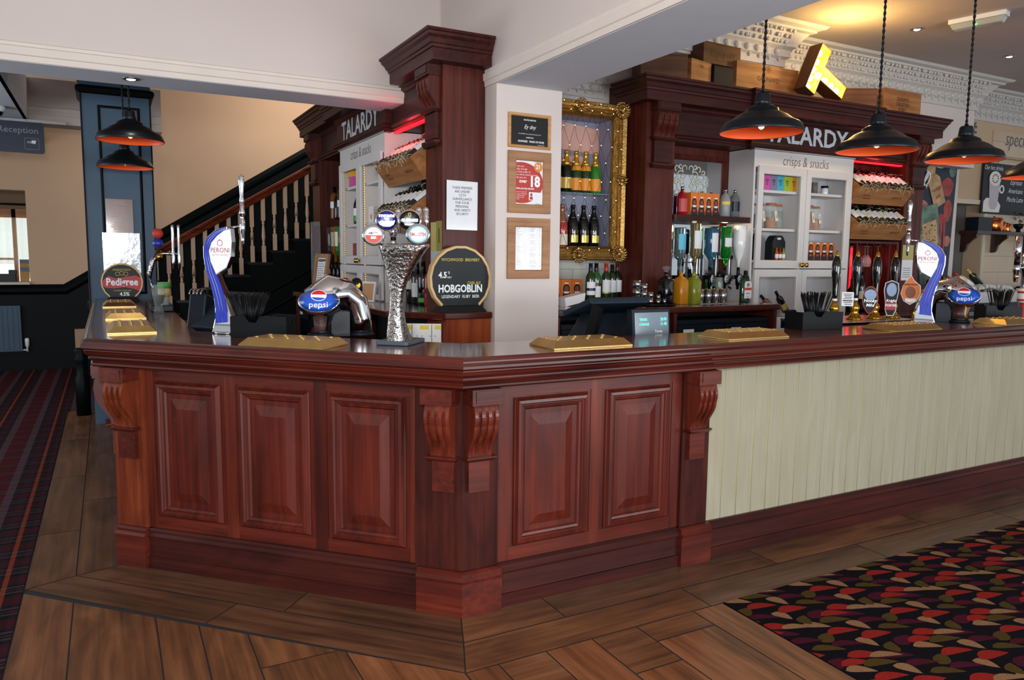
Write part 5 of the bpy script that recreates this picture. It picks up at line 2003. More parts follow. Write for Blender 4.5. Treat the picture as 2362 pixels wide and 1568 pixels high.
# ------------------------------------------------------------------ cupboard contents (right unit)
TB = {}
for i, (hx, nm) in enumerate((('d65aa8', 'pink'), ('8d7fa0', 'mauve'), ('4fb3c6', 'turquoise'), ('a9c23a', 'lime green'), ('f0b32e', 'yellow'))):
    t = thing('tea_box', '%s tea box in the left cupboard door' % nm, 'box', (4.83 + i * .078, 4.64, 2.068), 0)
    h = .125
    obj('box', MB().box(-.038, -.035, 0, .038, .035, h), mat('tea_%d' % i, hx, .5), t, bevel=.001)
    M = V(0, -.0352, 0)
    txt(t, [('BREW', .017, 0, .085, .9, .02), ('TEA', .017, 0, .068, .9, .02), ('CO', .017, 0, .051, .9, .02), ('*', .02, 0, .100), ('o', .012, 0, .022)], INK, M)
    TB[nm] = t
def jar(label, loc, r, h, fill, fillm, lid=None, tagm=True, name='storage_jar', rz=0):
    t = thing(name, label, 'jar', loc, rz)
    mb = MB()
    mb.lathe([(r * .85, 0), (r, .012), (r, h * .82), (r * .82, h * .92), (r * .82, h)], 22)
    obj('glass_jar', mb, mat('jar_glass', 'dfe9e6', .04, var=0, alpha=.2), t)
    mb = MB()
    mb.lathe([(.001, .004), (r * .8, .004), (r * .93, .016), (r * .93, h * fill), (.001, h * fill)], 20)
    obj('contents', mb, fillm, t)
    mb = MB()
    mb.lathe([(r * .84, h * .955), (r * .86, h * .97), (r * .86, h), (r * .8, h + .006), (.001, h + .008)], 20)
    obj('lid', mb, lid or mat('orange_seal', 'c0683a', .5), t)
    if tagm:
        mb = MB(V(r * .25, -r - .004, h * .30) @ RZ(rad(12)))
        mb.prism([(-.016, 0), (.016, 0), (.016, .075), (.008, .088), (-.008, .088), (-.016, .075)], 0, .0015)
        tg = obj('paper_tag', mb, LABC, t)
        txt(tg, [('Sweet', .014, 0, .045, 1, 0, 0, 1.4), ('Mix', .014, .010, .035, 1, 0, 0, 1.4)], INK, V(r * .25, -r - .0055, h * .30) @ RZ(rad(12)))
    return t


NUT = mat('nuts', 'b5713a', .7, var=.5, vscale=120, bump=.8, bscale=120)
SEED = mat('green_sweets', '7f9488', .7, var=.4, vscale=120, bump=.8, bscale=120)
POT = mat('mixed_sweets', '9a5a32', .7, var=.6, vscale=90, bump=.8, bscale=110)
z = 1.758
jar('clip-top jar of green herbs cut off by the left door frame', (4.83, 4.68, z), .048, .20, .6, SEED)
jar('clip-top jar of brown nuts with two paper tags', (4.925, 4.64, z), .052, .205, .45, NUT)
jar('clip-top jar of pale green sweets', (5.04, 4.68, z), .05, .20, .75, SEED, tagm=False)
jar('clip-top jar of mixed dark sweets in the right door', (5.37, 4.64, z), .052, .205, .75, POT)
jar('clip-top jar of pale mixed sweets in the right door', (5.49, 4.67, z), .05, .20, .5, NUT)
z = 2.068
BKB = mat('brown_beans', '6e5238', .6, var=.5, vscale=100, bump=.6, bscale=100)
for i, (x, nm) in enumerate(((5.335, 'tall glass of coffee beans, left one'), (5.455, 'tall glass of coffee beans, right one'))):
    t = thing('bean_glass', nm + ' on the top shelf of the right door', 'glass', (x, 4.66, z), 0)
    obj('glass', MB().lathe([(.03, 0), (.032, .12), (.030, .12), (.028, .006), (.001, .006)], 18), GLASS, t)
    obj('beans', MB().lathe([(.001, .007), (.0275, .007), (.029, .10), (.001, .10)], 16), BKB, t)
tag(obj('dark_tumbler', MB().lathe([(.025, 0), (.028, .10), (.026, .10), (.023, .004), (.001, .004)], 16), DKGREEN, None, (5.395, 4.70, z)), 'dark glass between the two glasses of coffee beans', 'glass')
t = thing('small_jar', 'small white jar with a black lid on the top shelf of the right door', 'jar', (5.55, 4.63, z))
obj('pot', MB().lathe([(.028, 0), (.03, .004), (.03, .055), (.001, .055)], 18), WHITEP, t)
obj('lid', MB().lathe([(.031, .0555), (.031, .075), (.001, .076)], 18), BLACK, t)
z = 1.498
t = thing('gift_pack', 'black gift carrier holding three small bottles in the left door', 'gift pack', (5.0, 4.64, z))
mb = MB(MV)
mb.prism([(-.075, 0), (.075, 0), (.075, .15), (.05, .19), (.03, .205), (-.03, .205), (-.05, .19), (-.075, .15)], -.045, .035)
obj('carrier', mb, mat('gift_black', '121619', .4), t)
mb = MB(V(0, -.0352, 0))
mb.prism(circ(0, .178, .025, .010, 18), 0, .0012, 1)
mb.prism(rect(-.06, .0, .06, .11), 0, .001, 0)
obj('window_cutout', mb, [mat('cut_dark', '2a1a14', .5), WHITEIN], t)
for k in range(3):
    mb = MB(TR(-.04 + .04 * k, -.052, 0))
    mb.lathe([(.001, 0), (.014, .0), (.015, .004), (.015, .06), (.007, .08), (.006, .10), (.001, .10)], 12)
    mb.lathe([(.0155, .015), (.0155, .05)], 12, 1)
    tag(obj('miniature_bottle', mb, [(AMBERG, mat('mred', '9c2a1c', .2), mat('mgreen', '7f9a4a', .2))[k], LABW], None, (5.0, 4.64, z)), ('amber', 'red', 'pale green')[k] + ' miniature bottle in the black gift carrier', 'bottle')
bottle('dark bottle at the left edge of the left door, behind the frame', (4.79, 4.66, z), SLIM[:6] + [(.001, .2)], DKGREEN, CAPK)
for (x, lab, a, gm, lm) in ((4.86, 'small bottle with a white label leaning in the lower cupboard', -50, mat('amber_bottle', '7a4a22', .1, coat=.5), LABW), (5.0, 'black bottle with a gold label leaning in the lower cupboard', -38, DKGREEN, LABG)):
    bottle(lab, (x + .14, 4.62, 1.06), [(r * .8, z_ * .72) for r, z_ in WINE], gm, CAPK, lm, rot=(0, rad(a), 0), lz=(.03, .09))
tag(obj('bottle_rest', MB().box(-.2, -.05, 0, .2, .12, .015), WHITE, None, (5.0, 4.62, 1.0)), 'white board under the leaning bottles in the lower cupboard', 'board')


# ------------------------------------------------------------------ tilted wine crates with straw
def wine_crate(label, parent_frame, x0, x1, yf, zf, nb, labs, glabel, slabel, stencil=()):
    Wd = x1 - x0
    th = rad(38)
    M0 = parent_frame @ TR((x0 + x1) / 2, yf, zf)
    # local: x along, y up the slope, z normal; board front top edge at origin
    R = RX(th)
    loc = M0.translation
    rz = M0.to_euler().z
    t = thing('wine_crate', label, 'crate', tuple(loc), 0)
    t.rotation_euler = (M0 @ R).to_euler()
    h = .17
    D_ = .27
    a = Wd / 2
    for nm, bx in (('front_board', (-a, 0, -h, a, .012, 0)), ('base_board', (-a, .012, -h, a, D_, -h + .01)), ('end_board', (-a, .012, -h + .01, -a + .012, D_, 0)), ('end_board', (a - .012, .012, -h + .01, a, D_, 0))):
        b = MB().box(*bx)
        o = obj(nm, b, CRATE, t)
        if nm == 'front_board' and stencil:
            txt(o, stencil, mat('stencil', '4a2c18', .7, var=0), V(0, -.001, 0))
    T = M0 @ R
    step = (Wd - .05) / nb
    for i in range(nb):
        xx = -a + .03 + step * (i + .5)
        lm = labs[i % len(labs)]
        loc2 = T @ Vector((xx, .014, -.012))
        rot = (T @ RX(rad(-90)) @ RZ(pi)).to_euler()
        key = (lm.name, nm)
        if lm.name not in CB:
            CB[lm.name] = bottle(glabel, tuple(loc2), WINE, DKGREEN, CAPK if lm.name != 'label_cream' else CAPM, lm, rot=rot, lz=(.06, .16), name='wine_bottle', group=glabel.split(' lying')[0], larc=2.4, face=pi / 2)
            CB[lm.name]['group'] = glabel + 's'
        else:
            dup(CB[lm.name], tuple(loc2), rot, glabel, glabel + 's')
    # straw
    rd = random.Random(int(abs(loc.x * 100)))
    mb = MB()
    for k in range(230):
        x, y = rd.uniform(-a + .02, a - .02), rd.uniform(-.01, .24)
        if rd.random() < .4:
            y = rd.uniform(-.015, .02)
        z = -.005 + rd.uniform(-.01, .03)
        ang, L = rd.uniform(0, 6.3), rd.uniform(.02, .06)
        cr = rd.uniform(-.03, .03)
        p0 = Vector((x, y, z))
        p1 = p0 + Vector((cos(ang) * L * .5, sin(ang) * L * .4, .012 + cr * .3))
        p2 = p0 + Vector((cos(ang) * L, sin(ang) * L * .7 + cr, rd.uniform(-.01, .02) - (.03 if y < .0 else 0)))
        mb.tube([p0, (p0 + p1 * 2 + p2) / 4 + Vector((0, 0, .006)), p2], .0011, 4)
    s = obj('packing_straw', mb, STRAW, None, tuple(loc), 0)
    s.rotation_euler = t.rotation_euler
    tag(s, slabel, 'straw')
    s['kind'] = 'stuff'
    return t


CB = {}
FR = TR(3.53, 4.55, 0)
FL = TR(1.81, 7.57, 0) @ RZ(-pi / 2)
LABH = mat('label_half', 'dfe1e6', .5)
GL = 'wine bottle with a white label lying in the %s crate of the %s unit'
st = [('CHATEAU', .022, -.22, -.08), ('GRAND VIN', .018, -.2, -.11), ('BORDEAUX', .026, .2, -.09)]
wine_crate('upper tilted wine crate in the right unit', FR, 2.26, 2.99, -.10, 2.135, 9, [LABW, LABH], GL % ('upper', 'right'), 'pale packing straw in the upper crate of the right unit', st)
CB = {}
wine_crate('lower tilted wine crate in the right unit', FR, 2.26, 2.99, -.10, 1.825, 9, [LABH, LABH, LABC], GL.replace('a white', 'a pale') % ('lower', 'right'), 'pale packing straw in the lower crate of the right unit', st)
CB = {}
wine_crate('upper tilted wine crate in the left unit', FL, 2.26, 2.98, -.10, 2.12, 9, [LABW, LABC], GL % ('upper', 'left'), 'white packing straw in the upper crate of the left unit', st)
CB = {}
wine_crate('lower tilted wine crate in the left unit', FL, 2.26, 2.98, -.10, 1.80, 8, [LABH], GL % ('lower', 'left'), 'packing straw in the lower crate of the left unit', st)
point('red_glow_right', (6.15, 4.56, 2.33), 1.6, (1, .05, .08), .05)
point('red_glow_left', (1.78, 4.95, 2.33), 1.4, (1, .05, .08), .05)

# hanging wine glasses under the lower crate (right unit)
t = thing('glass_rack', 'dark wooden glass rack with a red glow below the crates of the right unit', 'rack', (0, 0, 0))
mb = MB()
mb.box(5.80, 4.56, 1.655, 6.51, 4.80, 1.675)
mb.box(5.80, 4.56, 1.04, 5.83, 4.80, 1.655)
mb.box(6.48, 4.56, 1.04, 6.51, 4.80, 1.655)
mb.box(5.93, 4.565, 1.10, 5.945, 4.60, 1.655)
mb.box(6.38, 4.565, 1.10, 6.395, 4.60, 1.655)
obj('frame', mb, BBV, t)
mb = MB()
for k in range(5):
    mb.box(5.98 + k * .09, 4.57, 1.635, 5.99 + k * .09, 4.78, 1.655)
obj('hanger_slats', mb, BBH, t)
mb = MB()
mb.box(6.15, 4.79, 1.10, 6.17, 4.80, 1.62)
obj('red_tube', mb, REDGLOW, t)
for k, (x, y) in enumerate(((6.03, 4.66), (6.12, 4.62), (6.21, 4.66), (6.30, 4.62), (6.08, 4.74))):
    mb = MB(TR(0, 0, 0) @ RX(pi))
    mb.lathe([(.033, 0), (.033, .002), (.004, .006), (.0035, .075), (.015, .09), (.034, .12), (.036, .15), (.03, .19), (.028, .19), (.033, .15), (.03, .12), (.001, .092)], 18)
    tag(obj('wine_glass', mb, GLASS, None, (x, y, 1.634)), 'wine glass hanging upside down in the red-lit rack', 'wine glass', 'wine glasses in the red-lit rack')
point('red_glow_rack', (6.2, 4.70, 1.5), 1.0, (1, .06, .08), .04)
bottle('dark bottle with a round pale label below the hanging glasses', (6.12, 4.64, 1.031), [(r, z * 1.25) for r, z in WINE], DKGREEN, CAPK, LABC, lz=(.12, .19))
bottle('dark bottle with red lettering left of the round-labelled bottle', (6.02, 4.66, 1.031), WINE, DKGREEN, CAPK, REDP, lz=(.10, .16))

# ------------------------------------------------------------------ left unit contents
def LP(lx, ly, z):
    p = FL @ Vector((lx, ly, z))
    return (p.x, p.y, p.z)


RL = -pi / 2
for k, (lx, hx, nm, gl, h) in enumerate(((.42, '8a5a2a', 'amber whisky bottle with a black cap, first on the left unit shelf', mat('whisky_amber', 'a5642a', .05, trans=.5), .30), (.54, '', 'dark spirit bottle, second on the left unit shelf', DKGREEN, .26), (.66, '', 'tall spirit bottle with a white label and long black cap on the left unit shelf', mat('spirit_dark', '3a2a20', .06, coat=.6), .33), (.80, '', 'whisky bottle with an orange top glow, last on the left unit shelf', AMBERG, .28))):
    bottle(nm, LP(lx, .10, 1.836), [(r, z * h / .27) for r, z in SPIRIT], gl, CAPK, LABW if k in (0, 2) else None, rot=(0, 0, RL), lz=(.10, .16))
for k, (lx, nm, gm, lm) in enumerate(((.38, 'inverted dark whisky bottle, first optic of the left unit', mat('grey_spirit', '2b3038', .1, coat=.5), None), (.52, 'inverted amber bottle with a tall cream label, second optic of the left unit', AMBERG, LABC), (.66, 'inverted green bottle with a cream label, third optic of the left unit', mat('green3', '2c6b2c', .06, coat=.5), LABC), (.82, 'inverted clear and red bottle, fourth optic of the left unit', mat('clear4', 'b9c6bd', .05, trans=.6), mat('lab_red4', 'b5402f', .4)), (.98, 'inverted dark bottle, fifth optic of the left unit', DKGREEN, LABC))):
    p = LP(lx, .08, 0)
    optic(nm, p[0], SPIRIT, gm, lm, top=1.76, lz=(.05, .18), rz=RL, y=p[1])
mb = MB(FL)
mb.box(.29, .15, 1.50, 1.05, .165, 1.53)
tag(obj('optic_rail', mb, STEEL), 'steel rail carrying the optics of the left unit', 'rail')
for nm, lx, ly, z0, mi in (('yellow tea box on top in the left unit cupboard', 1.26, .05, 2.175 - .0, 4), ('pink tea box under the yellow one in the left unit cupboard', 1.30, .05, 2.068, 0)):
    t = thing('tea_box', nm, 'box', LP(lx, ly, 2.068 if mi == 0 else 2.148), RL)
    obj('box', MB().box(-.05, -.045, 0, .05, .045, .079), MATS['tea_%d' % mi], t)
t = jar('tall square jar of mixed nuts in the left unit cupboard', LP(1.93, .10, 2.068), .05, .155, .8, mat('nutmix', 'c08a4a', .7, var=.6, vscale=110, bump=.8, bscale=110), tagm=False)
for k, lx in enumerate((1.32, 1.44)):
    bottle(('left', 'right')[k] + ' black-capped sauce bottle in the left unit cupboard', LP(lx, .06, 1.758), [(r * 1.1, z * .93) for r, z in SLIM], DKGREEN, CAPK, LABW, rot=(0, 0, RL), lz=(.07, .13), band=(.03, .065, (GREENP, REDP)[k]))
mb = MB(FL)
mb.box(1.25, .03, 1.498, 1.38, .10, 1.60)
tag(obj('snack_packet', mb, mat('packet_red', '8d3038', .3, var=.6, vscale=30)), 'crumpled dark and red snack packets in the left unit cupboard', 'packet')
t = thing('printed_card', 'small white card with an orange flame mark in the left unit cupboard', 'card', LP(1.80, .02, 1.758), RL)
obj('card', MB(MV).prism(rect(-.06, 0, .06, .12), 0, .003), PAPER, t)
obj('flame_mark', MB(MV).prism([(-.01, .02), (.02, .03), (.012, .07), (.0, .05), (-.015, .06)], .003, .0045), ORNG, t)
bottle('dark bottle in a row beneath the lower crate of the left unit', LP(2.40, .12, BZ_), WINE, DKGREEN, CAPK, LABC, rot=(0, 0, RL), lz=(.10, .16), band=(.17, .185, REDP))
bottle('bottle with a tall white label beneath the lower crate of the left unit', LP(2.52, .12, BZ_), WINE, DKGREEN, CAPK, LABW, rot=(0, 0, RL))
bottle('black bottle with green band beneath the lower crate of the left unit', LP(2.64, .12, BZ_), WINE, DKGREEN, CAPK, GREENP, rot=(0, 0, RL), lz=(.02, .05))
bottle('red foil bottle beneath the lower crate of the left unit', LP(2.76, .12, BZ_), WINE, REDG, CAPR, None, rot=(0, 0, RL))
# stands on the left back counter
t = thing('menu_stand', 'brown framed price list standing on the left back counter', 'menu stand', (1.62, 6.62, BZ_), rad(-75))
mb = MB(RX(rad(-8)) @ MV)
mb.sweep([(-.11, 0), (-.11, .35), (.11, .35), (.11, 0)], [(0, -.01), (0, .014), (.035, .014), (.035, -.01)], closed=True)
obj('frame', mb, RUSTV, t)
mb = MB(RX(rad(-8)) @ MV)
mb.prism(rect(-.08, .03, .08, .32), -.012, .002)
sh = obj('price_sheet', mb, PAPER, t)
mb = MB(RX(rad(-8)) @ MV)
for k in range(12):
    mb.prism(rect(-.065, .06 + k * .02, .055 - .02 * (k % 3), .064 + k * .02), .002, .0028)
mb.prism(rect(-.065, .285, .06, .305), .002, .0028)
obj('printed_lines', mb, INKG, sh)
t = thing('acrylic_menu_holder', 'clear menu holder with a dark red card at the left end of the left unit', 'menu holder', (1.70, 7.02, BZ_), rad(-70))
mb = MB(MV)
mb.prism(rect(-.075, .012, .075, .64), 0, .003)
obj('clear_board', mb, GLASS, t)
obj('foot', MB(MV).box(-.08, 0, -.01, .08, .012, .06), GLASS, t)
obj('red_card', MB(MV).prism(rect(-.055, .33, .055, .60), -.003, 0), mat('card_maroon', '6d2f38', .5, var=.4, vscale=30), t)
for x in (-.075, .068):
    obj('post', MB(MV).box(x, .012, .0, x + .007, .64, .006), STEEL, t)
for (nm, x, y, w_, h, m) in (('silver framed certificate on the left back counter', 1.62, 5.86, .15, .12, STEEL), ('white framed card standing on the left back counter', 1.66, 5.35, .14, .15, WHITE)):
    t = thing('picture_frame', nm, 'picture frame', (x, y, BZ_), rad(-62))
    mb = MB(RX(rad(-10)) @ MV)
    mb.sweep([(-w_ / 2, 0), (-w_ / 2, h), (w_ / 2, h), (w_ / 2, 0)], [(0, -.006), (0, .008), (.015, .008), (.015, -.006)], closed=True)
    obj('frame', mb, m, t)
    obj('card', MB(RX(rad(-10)) @ MV).prism(rect(-w_ / 2 + .012, .012, w_ / 2 - .012, h - .012), -.008, .001), PAPER if m is STEEL else mat('card_tan', 'b9895e', .6), t)
# sockets with yellow stickers under the left back counter end
t = thing('socket_panel', 'white socket panel with yellow stickers under the left back counter', 'socket panel', (1.665, 4.31, .86), rad(-45) + rad(18))
obj('panel', MB().box(-.13, 0, .09, .13, .012, .23), WHITEP, t, bevel=.002)
M = V(0, -.0002, 0)
mb = MB(M)
for x in (-.085, .02, .10):
    mb.prism(rect(x - .02 if x < .05 else x - .01, .195, x + .035 if x < .05 else x + .028, .22), 0, .002)
obj('yellow_sticker', mb, YEL, t)
mb = MB(M)
for x in (-.11, -.06, -.02, .01, .06, .09):
    mb.prism(rect(x, .15, x + .004, .158), 0, .002)
mb.prism(rect(-.05, .1, -.046, .225), 0, .001)
mb.prism(rect(.07, .1, .074, .225), 0, .001)
obj('socket_slots', mb, INKG, t)

# ------------------------------------------------------------------ frames and notices on the pillar
def wall_frame(label, x0, x1, z0, z1, wd, fm, y=4.158):
    t = thing('wall_frame', label, 'picture frame', (0, y, 0))
    mb = MB(MV)
    mb.sweep([(x0, z0), (x0, z1), (x1, z1), (x1, z0)], [(0, 0), (0, .016), (.004, .019), (wd - .006, .017), (wd, .010), (wd, 0)], closed=True)
    obj('frame', mb, fm, t)
    return t


t = wall_frame('small oak frame with a black certificate, topmost on the pillar', 2.178, 2.472, 2.165, 2.372, .018, OAKF)
obj('black_board', MB(MV).prism(rect(2.19, 2.178, 2.46, 2.36), 0, .008), mat('certificate_black', '0a0e10', .3, coat=.3), t)
M = V(2.325, 4.158 - .0085 - 4.158, 0)
txt(t, [('MASTER BREWER', .0125, 0, 2.333, .9, .02), ('Ey dny', .034, 0, 2.292, .9, .0, .35), ('The GUINNESS in this outlet has been quality assured', .0088, 0, 2.25, .82), ('MARSTONS', .010, 0, 2.228, 1, .02), ('GUINNESS   MADE OF MORE', .0165, .01, 2.205, .88, .02), ('Valid Spring 2015', .007, .08, 2.188)], WHITEP, M)
t = wall_frame('rustic brown frame with the red over 18 poster, middle of the pillar', 2.178, 2.478, 1.77, 2.145, .056, RUST)
obj('white_sheet', MB(MV).prism(rect(2.225, 1.815, 2.432, 2.10), 0, .007), PAPER, t)
cp = [(x, z) for x, z in circ(2.285, 1.965, .135, .125, 40, -.99, 3.3)]
poly = [(min(max(x, 2.227), 2.43), min(max(z, 1.817), 2.098)) for x, z in circ(2.27, 1.955, .155, .125, 40)]
obj('red_disc', MB(MV).prism(poly, .007, .0078), REDP, t)
obj('orange_disc', MB(MV).prism(circ(2.39, 2.055, .030, n=20), .0078, .0084), mat('poster_orange', 'e08a3c', .5), t)
mb = MB(MV)
mb.prism(rect(2.325, 1.85, 2.425, 1.90), .0078, .0084)
mb.prism(rect(2.225, 1.8155, 2.432, 1.8157), .0078, .008)
obj('id_card', mb, PAPER, t)
mb = MB(MV)
mb.prism(circ(2.342, 1.885, .008, .010, 12), .0084, .009)
mb.prism([(2.33, 1.855), (2.354, 1.855), (2.35, 1.874), (2.334, 1.874)], .0084, .009)
obj('head_mark', mb, REDP, t)
M = V(0, -.0085, 0)
txt(t, [('if you are', .0155, 2.2285, 2.055), ('lucky enough', .0155, 2.2285, 2.038), ('to look under 21', .0155, 2.2285, 2.021), ('you will be asked to prove', .0145, 2.2285, 2.004), ('that you are', .0155, 2.2285, 1.987), ('over', .032, 2.255, 1.965, .9, .03), ('18', .088, 2.325, 1.962, .88, .045), ('when you buy alcohol', .0165, 2.2285, 1.921, .9, .03), ('if you are under 18', .010, 2.2285, 1.90), ('you are committing', .010, 2.2285, 1.889), ('an offence if you', .010, 2.2285, 1.878), ('attempt to buy', .010, 2.2285, 1.867), ('alcohol', .010, 2.2285, 1.856), ('21', .036, 2.372, 2.055, .9, .03)], WHITEP, M, align='LEFT')
txt(t, [('Challenge', .017, 2.385, 2.09, .9), ('drinkaware', .010, 2.39, 1.83, .9)], INKG, M)
t = wall_frame('rustic brown frame with a white price list, lowest on the pillar', 2.178, 2.478, 1.365, 1.74, .056, RUST)
obj('white_sheet', MB(MV).prism(rect(2.225, 1.41, 2.432, 1.698), 0, .007), PAPERS, t)
mb = MB(MV)
rd = random.Random(3)
for k in range(34):
    z = 1.688 - k * .0078
    mb.prism(rect(2.232, z, 2.232 + rd.uniform(.02, .05), z + .0016), .007, .0075)
    if k % 5:
        mb.prism(rect(2.335, z, 2.335 + rd.uniform(.03, .05), z + .0016), .007, .0075)
        mb.prism(rect(2.40, z, 2.415, z + .0016), .007, .0075)
for x in (2.285, 2.298, 2.31, 2.325, 2.39):
    mb.prism(rect(x, 1.45, x + .0007, 1.688), .007, .0075)
obj('printed_table', mb, INKG, t)
# CCTV notice and the leaflet on the end pier
t = thing('cctv_notice', 'laminated white CCTV notice taped to the mahogany end pier', 'notice', (1.935, 4.2885, 1.81))
obj('sheet', MB(MV).prism([(-.105, -.148), (.102, -.15), (.104, .145), (-.104, .149)], 0, .0015), PAPERS, t)
txt(t, [(s, .021, 0, .105 - .0225 * i, .9) for i, s in enumerate(('THESE PREMISES', 'ARE UNDER', 'CCTV', 'SURVEILLANCE', 'FOR YOUR', 'PERSONAL', 'AND SAFETY', 'SECURITY'))], INK, V(0, -.002, 0))
t = thing('drinks_leaflet', 'yellow and blue drinks leaflet on the side of the mahogany end pier', 'leaflet', (1.8105, 4.40, 1.55), -pi / 2)
mb = MB(MV)
mb.prism(rect(-.09, -.02, .0, .16), 0, .0015, 0)
mb.prism(rect(.0, -.02, .09, .165), 0, .0015, 1)
mb.prism(rect(-.09, -.14, .09, -.02), 0, .0015, 2)
mb.prism(circ(-.045, .07, .012, .05, 12), .0015, .002, 3)
mb.prism(rect(.035, .03, .055, .12), .0015, .002, 4)
mb.prism(circ(.04, -.06, .03, .03, 12), .0015, .002, 0)
obj('sheet', mb, [mat('leaf_yel', 'b9b06a', .5), mat('leaf_olive', '8d8840', .5), mat('leaf_blue', 'aebacb', .5), mat('leaf_amber', 'd8b060', .5), mat('leaf_brown', '5a4a28', .5)], t)
t = thing('drinks_leaflet', 'white and yellow leaflet on the right column behind the right beer font', 'leaflet', (6.63, 4.5485, 1.45))
mb = MB(MV)
mb.prism(rect(-.08, -.13, .08, .06), 0, .0015, 0)
mb.prism(rect(-.08, .06, .08, .20), 0, .0015, 1)
for k in range(5):
    mb.prism(rect(-.06, -.10 + k * .02, .05, -.095 + k * .02), .0015, .002, 2)
obj('sheet', mb, [PAPER, mat('leaf_yel', 'b9b06a'), INKG], t)

# ------------------------------------------------------------------ gilt framed display case
X0, X1, Z0, Z1 = 2.62, 3.485, 1.48, 2.63
t = thing('gilt_display_case', 'ornate gold framed display case of champagne beside the pillar', 'display case')
mb = MB(TR(0, 4.76, 0) @ MV)
pr = [(0, -.02), (0, .03), (.008, .045), (.02, .040), (.028, .052), (.045, .046), (.052, .030), (.066, .034), (.075, .018), (.085, .022), (.098, .006), (.105, -.01), (.105, -.02)]
mb.sweep([(X0, Z0), (X0, Z1), (X1, Z1), (X1, Z0)], pr, closed=True)
fr = obj('gilt_frame', mb, GOLDF, t)
mb = MB(TR(0, 4.76, 0) @ MV)
rd = random.Random(4)
for (cx, cz, n, R) in ((X1 - .05, Z1 - .04, 16, .075), (X1 - .05, Z0 + .05, 16, .075), (X0 + .05, Z1 - .04, 12, .07), (X0 + .05, Z0 + .05, 12, .07), (X1 - .04, 2.08, 9, .05), ((X0 + X1) / 2 + .02, Z1 - .035, 10, .06), ((X0 + X1) / 2 + .02, Z0 + .035, 12, .065)):
    for k in range(n):
        a = 2 * pi * k / n
        mb.sphere((cx + R * .6 * cos(a), cz + R * .45 * sin(a), .045), .013, 0, 7, .8, 1.2, .8)
        mb.tube([(cx + R * .5 * cos(a), cz + R * .5 * sin(a), .045), (cx + R * .85 * cos(a + .3), cz + R * .75 * sin(a + .3), .055), (cx + R * cos(a + .7), cz + R * .85 * sin(a + .7), .04)], [.008, .007, .003], 6)
    mb.sphere((cx, cz, .05), .022, 0, 8, .7)
obj('scroll_ornament', mb, GOLDF, fr)
mb = MB()
mb.box(X0 + .07, 4.975, Z0 + .07, X1 - .07, 4.99, Z1 - .07)
mb.box(X0 + .07, 4.78, Z0 + .07, X0 + .085, 4.975, Z1 - .07)
mb.box(X1 - .085, 4.78, Z0 + .07, X1 - .07, 4.975, Z1 - .07)
mb.box(X0 + .085, 4.78, Z0 + .07, X1 - .085, 4.975, Z0 + .10)
mb.box(X0 + .085, 4.78, Z1 - .10, X1 - .085, 4.975, Z1 - .07)
obj('case', mb, mat('case_grey', '8d8fa6', .6), t)
PINKP = mat('crate_pink', 'd9a79c', .6, var=.05)
mb = MB(TR(0, 4.975, 0) @ MV)
mb.prism(rect(2.72, 2.33, 3.00, 2.53), 0, .004, 1)
mb.prism([(3.0, 2.32), (3.40, 2.29), (3.40, 2.48), (3.0, 2.52)], 0, .004, 0)
mb.prism(rect(2.72, 2.05, 3.30, 2.27), 0, .004, 0)
mb.prism(rect(2.72, 1.66, 3.33, 1.90), 0, .004, 2)
bp = obj('printed_backing', mb, [PINKP, mat('crate_blue', 'b9c2cf', .6), mat('crate_grey', '9698a8', .6)], t)
txt(bp, [('HEIDSIECK', .11, 3.02, 2.18, .75, .02), ('CHAMPAGNE', .035, 3.02, 2.245), ('R', .08, 2.93, 2.46), ('1996', .04, 3.02, 2.34), ('CHAMPAGNE', .05, 3.02, 1.86), ('PIPER REIMS LONDON', .045, 3.02, 1.77)], mat('crate_ink', '6b5a66', .6, var=0), V(0, 4.975 - .005, 0))
obj('glass_shelf', MB().box(X0 + .086, 4.79, 1.972, X1 - .086, 4.97, 1.98), mat('shelf_glass', '9fc4c4', .05, trans=.6), t)
zc = 1.583
CH = [('champagne bottle with a gold label, upper shelf of the gilt case', LABG, DKGREEN), ('champagne bottle with an orange label on the upper shelf of the gilt case', LABO, mat('champ_green', '143c1c', .06, coat=.7))]
b1 = bottle(CH[0][0], (3.045, 4.87, 1.981), CHAMP, DKGREEN, FOILG, LABG, lz=(.03, .11), capz=.20, group='gold-labelled champagne on the upper shelf')
dup(b1, (2.96, 4.87, 1.981))
b2 = bottle(CH[1][0], (3.13, 4.87, 1.981), CHAMP, CH[1][2], FOILG, LABO, lz=(.02, .11), capz=.20, group='orange-labelled champagne on the upper shelf', band=(.165, .20, LABO))
dup(b2, (3.215, 4.87, 1.981))
bottle('bright green champagne bottle with an orange label, last on the upper shelf', (3.305, 4.87, 1.981), CHAMP, mat('champ_bright', '2e7d22', .06, coat=.7), FOILG, LABO, lz=(.02, .11), capz=.20)
b3 = bottle('red and cream rosé champagne bottle on the lower shelf of the gilt case', (3.015, 4.87, zc), CHAMP, mat('champ_red', 'b52a2e', .08, coat=.7), FOILC, LABC, lz=(.01, .09), capz=.17, group='rosé champagne on the lower shelf')
dup(b3, (2.93, 4.87, zc))
b4 = bottle('black champagne bottle with a round gold label on the lower shelf of the gilt case', (3.11, 4.87, zc), CHAMP, mat('champ_black', '07090a', .05, coat=.8), CAPK, mat('label_bgold', 'd9c56a', .3, .4), lz=(.03, .085), capz=.20, group='black champagne bottles on the lower shelf', larc=1.6)
dup(b4, (3.205, 4.87, zc))
dup(b4, (3.30, 4.87, zc))
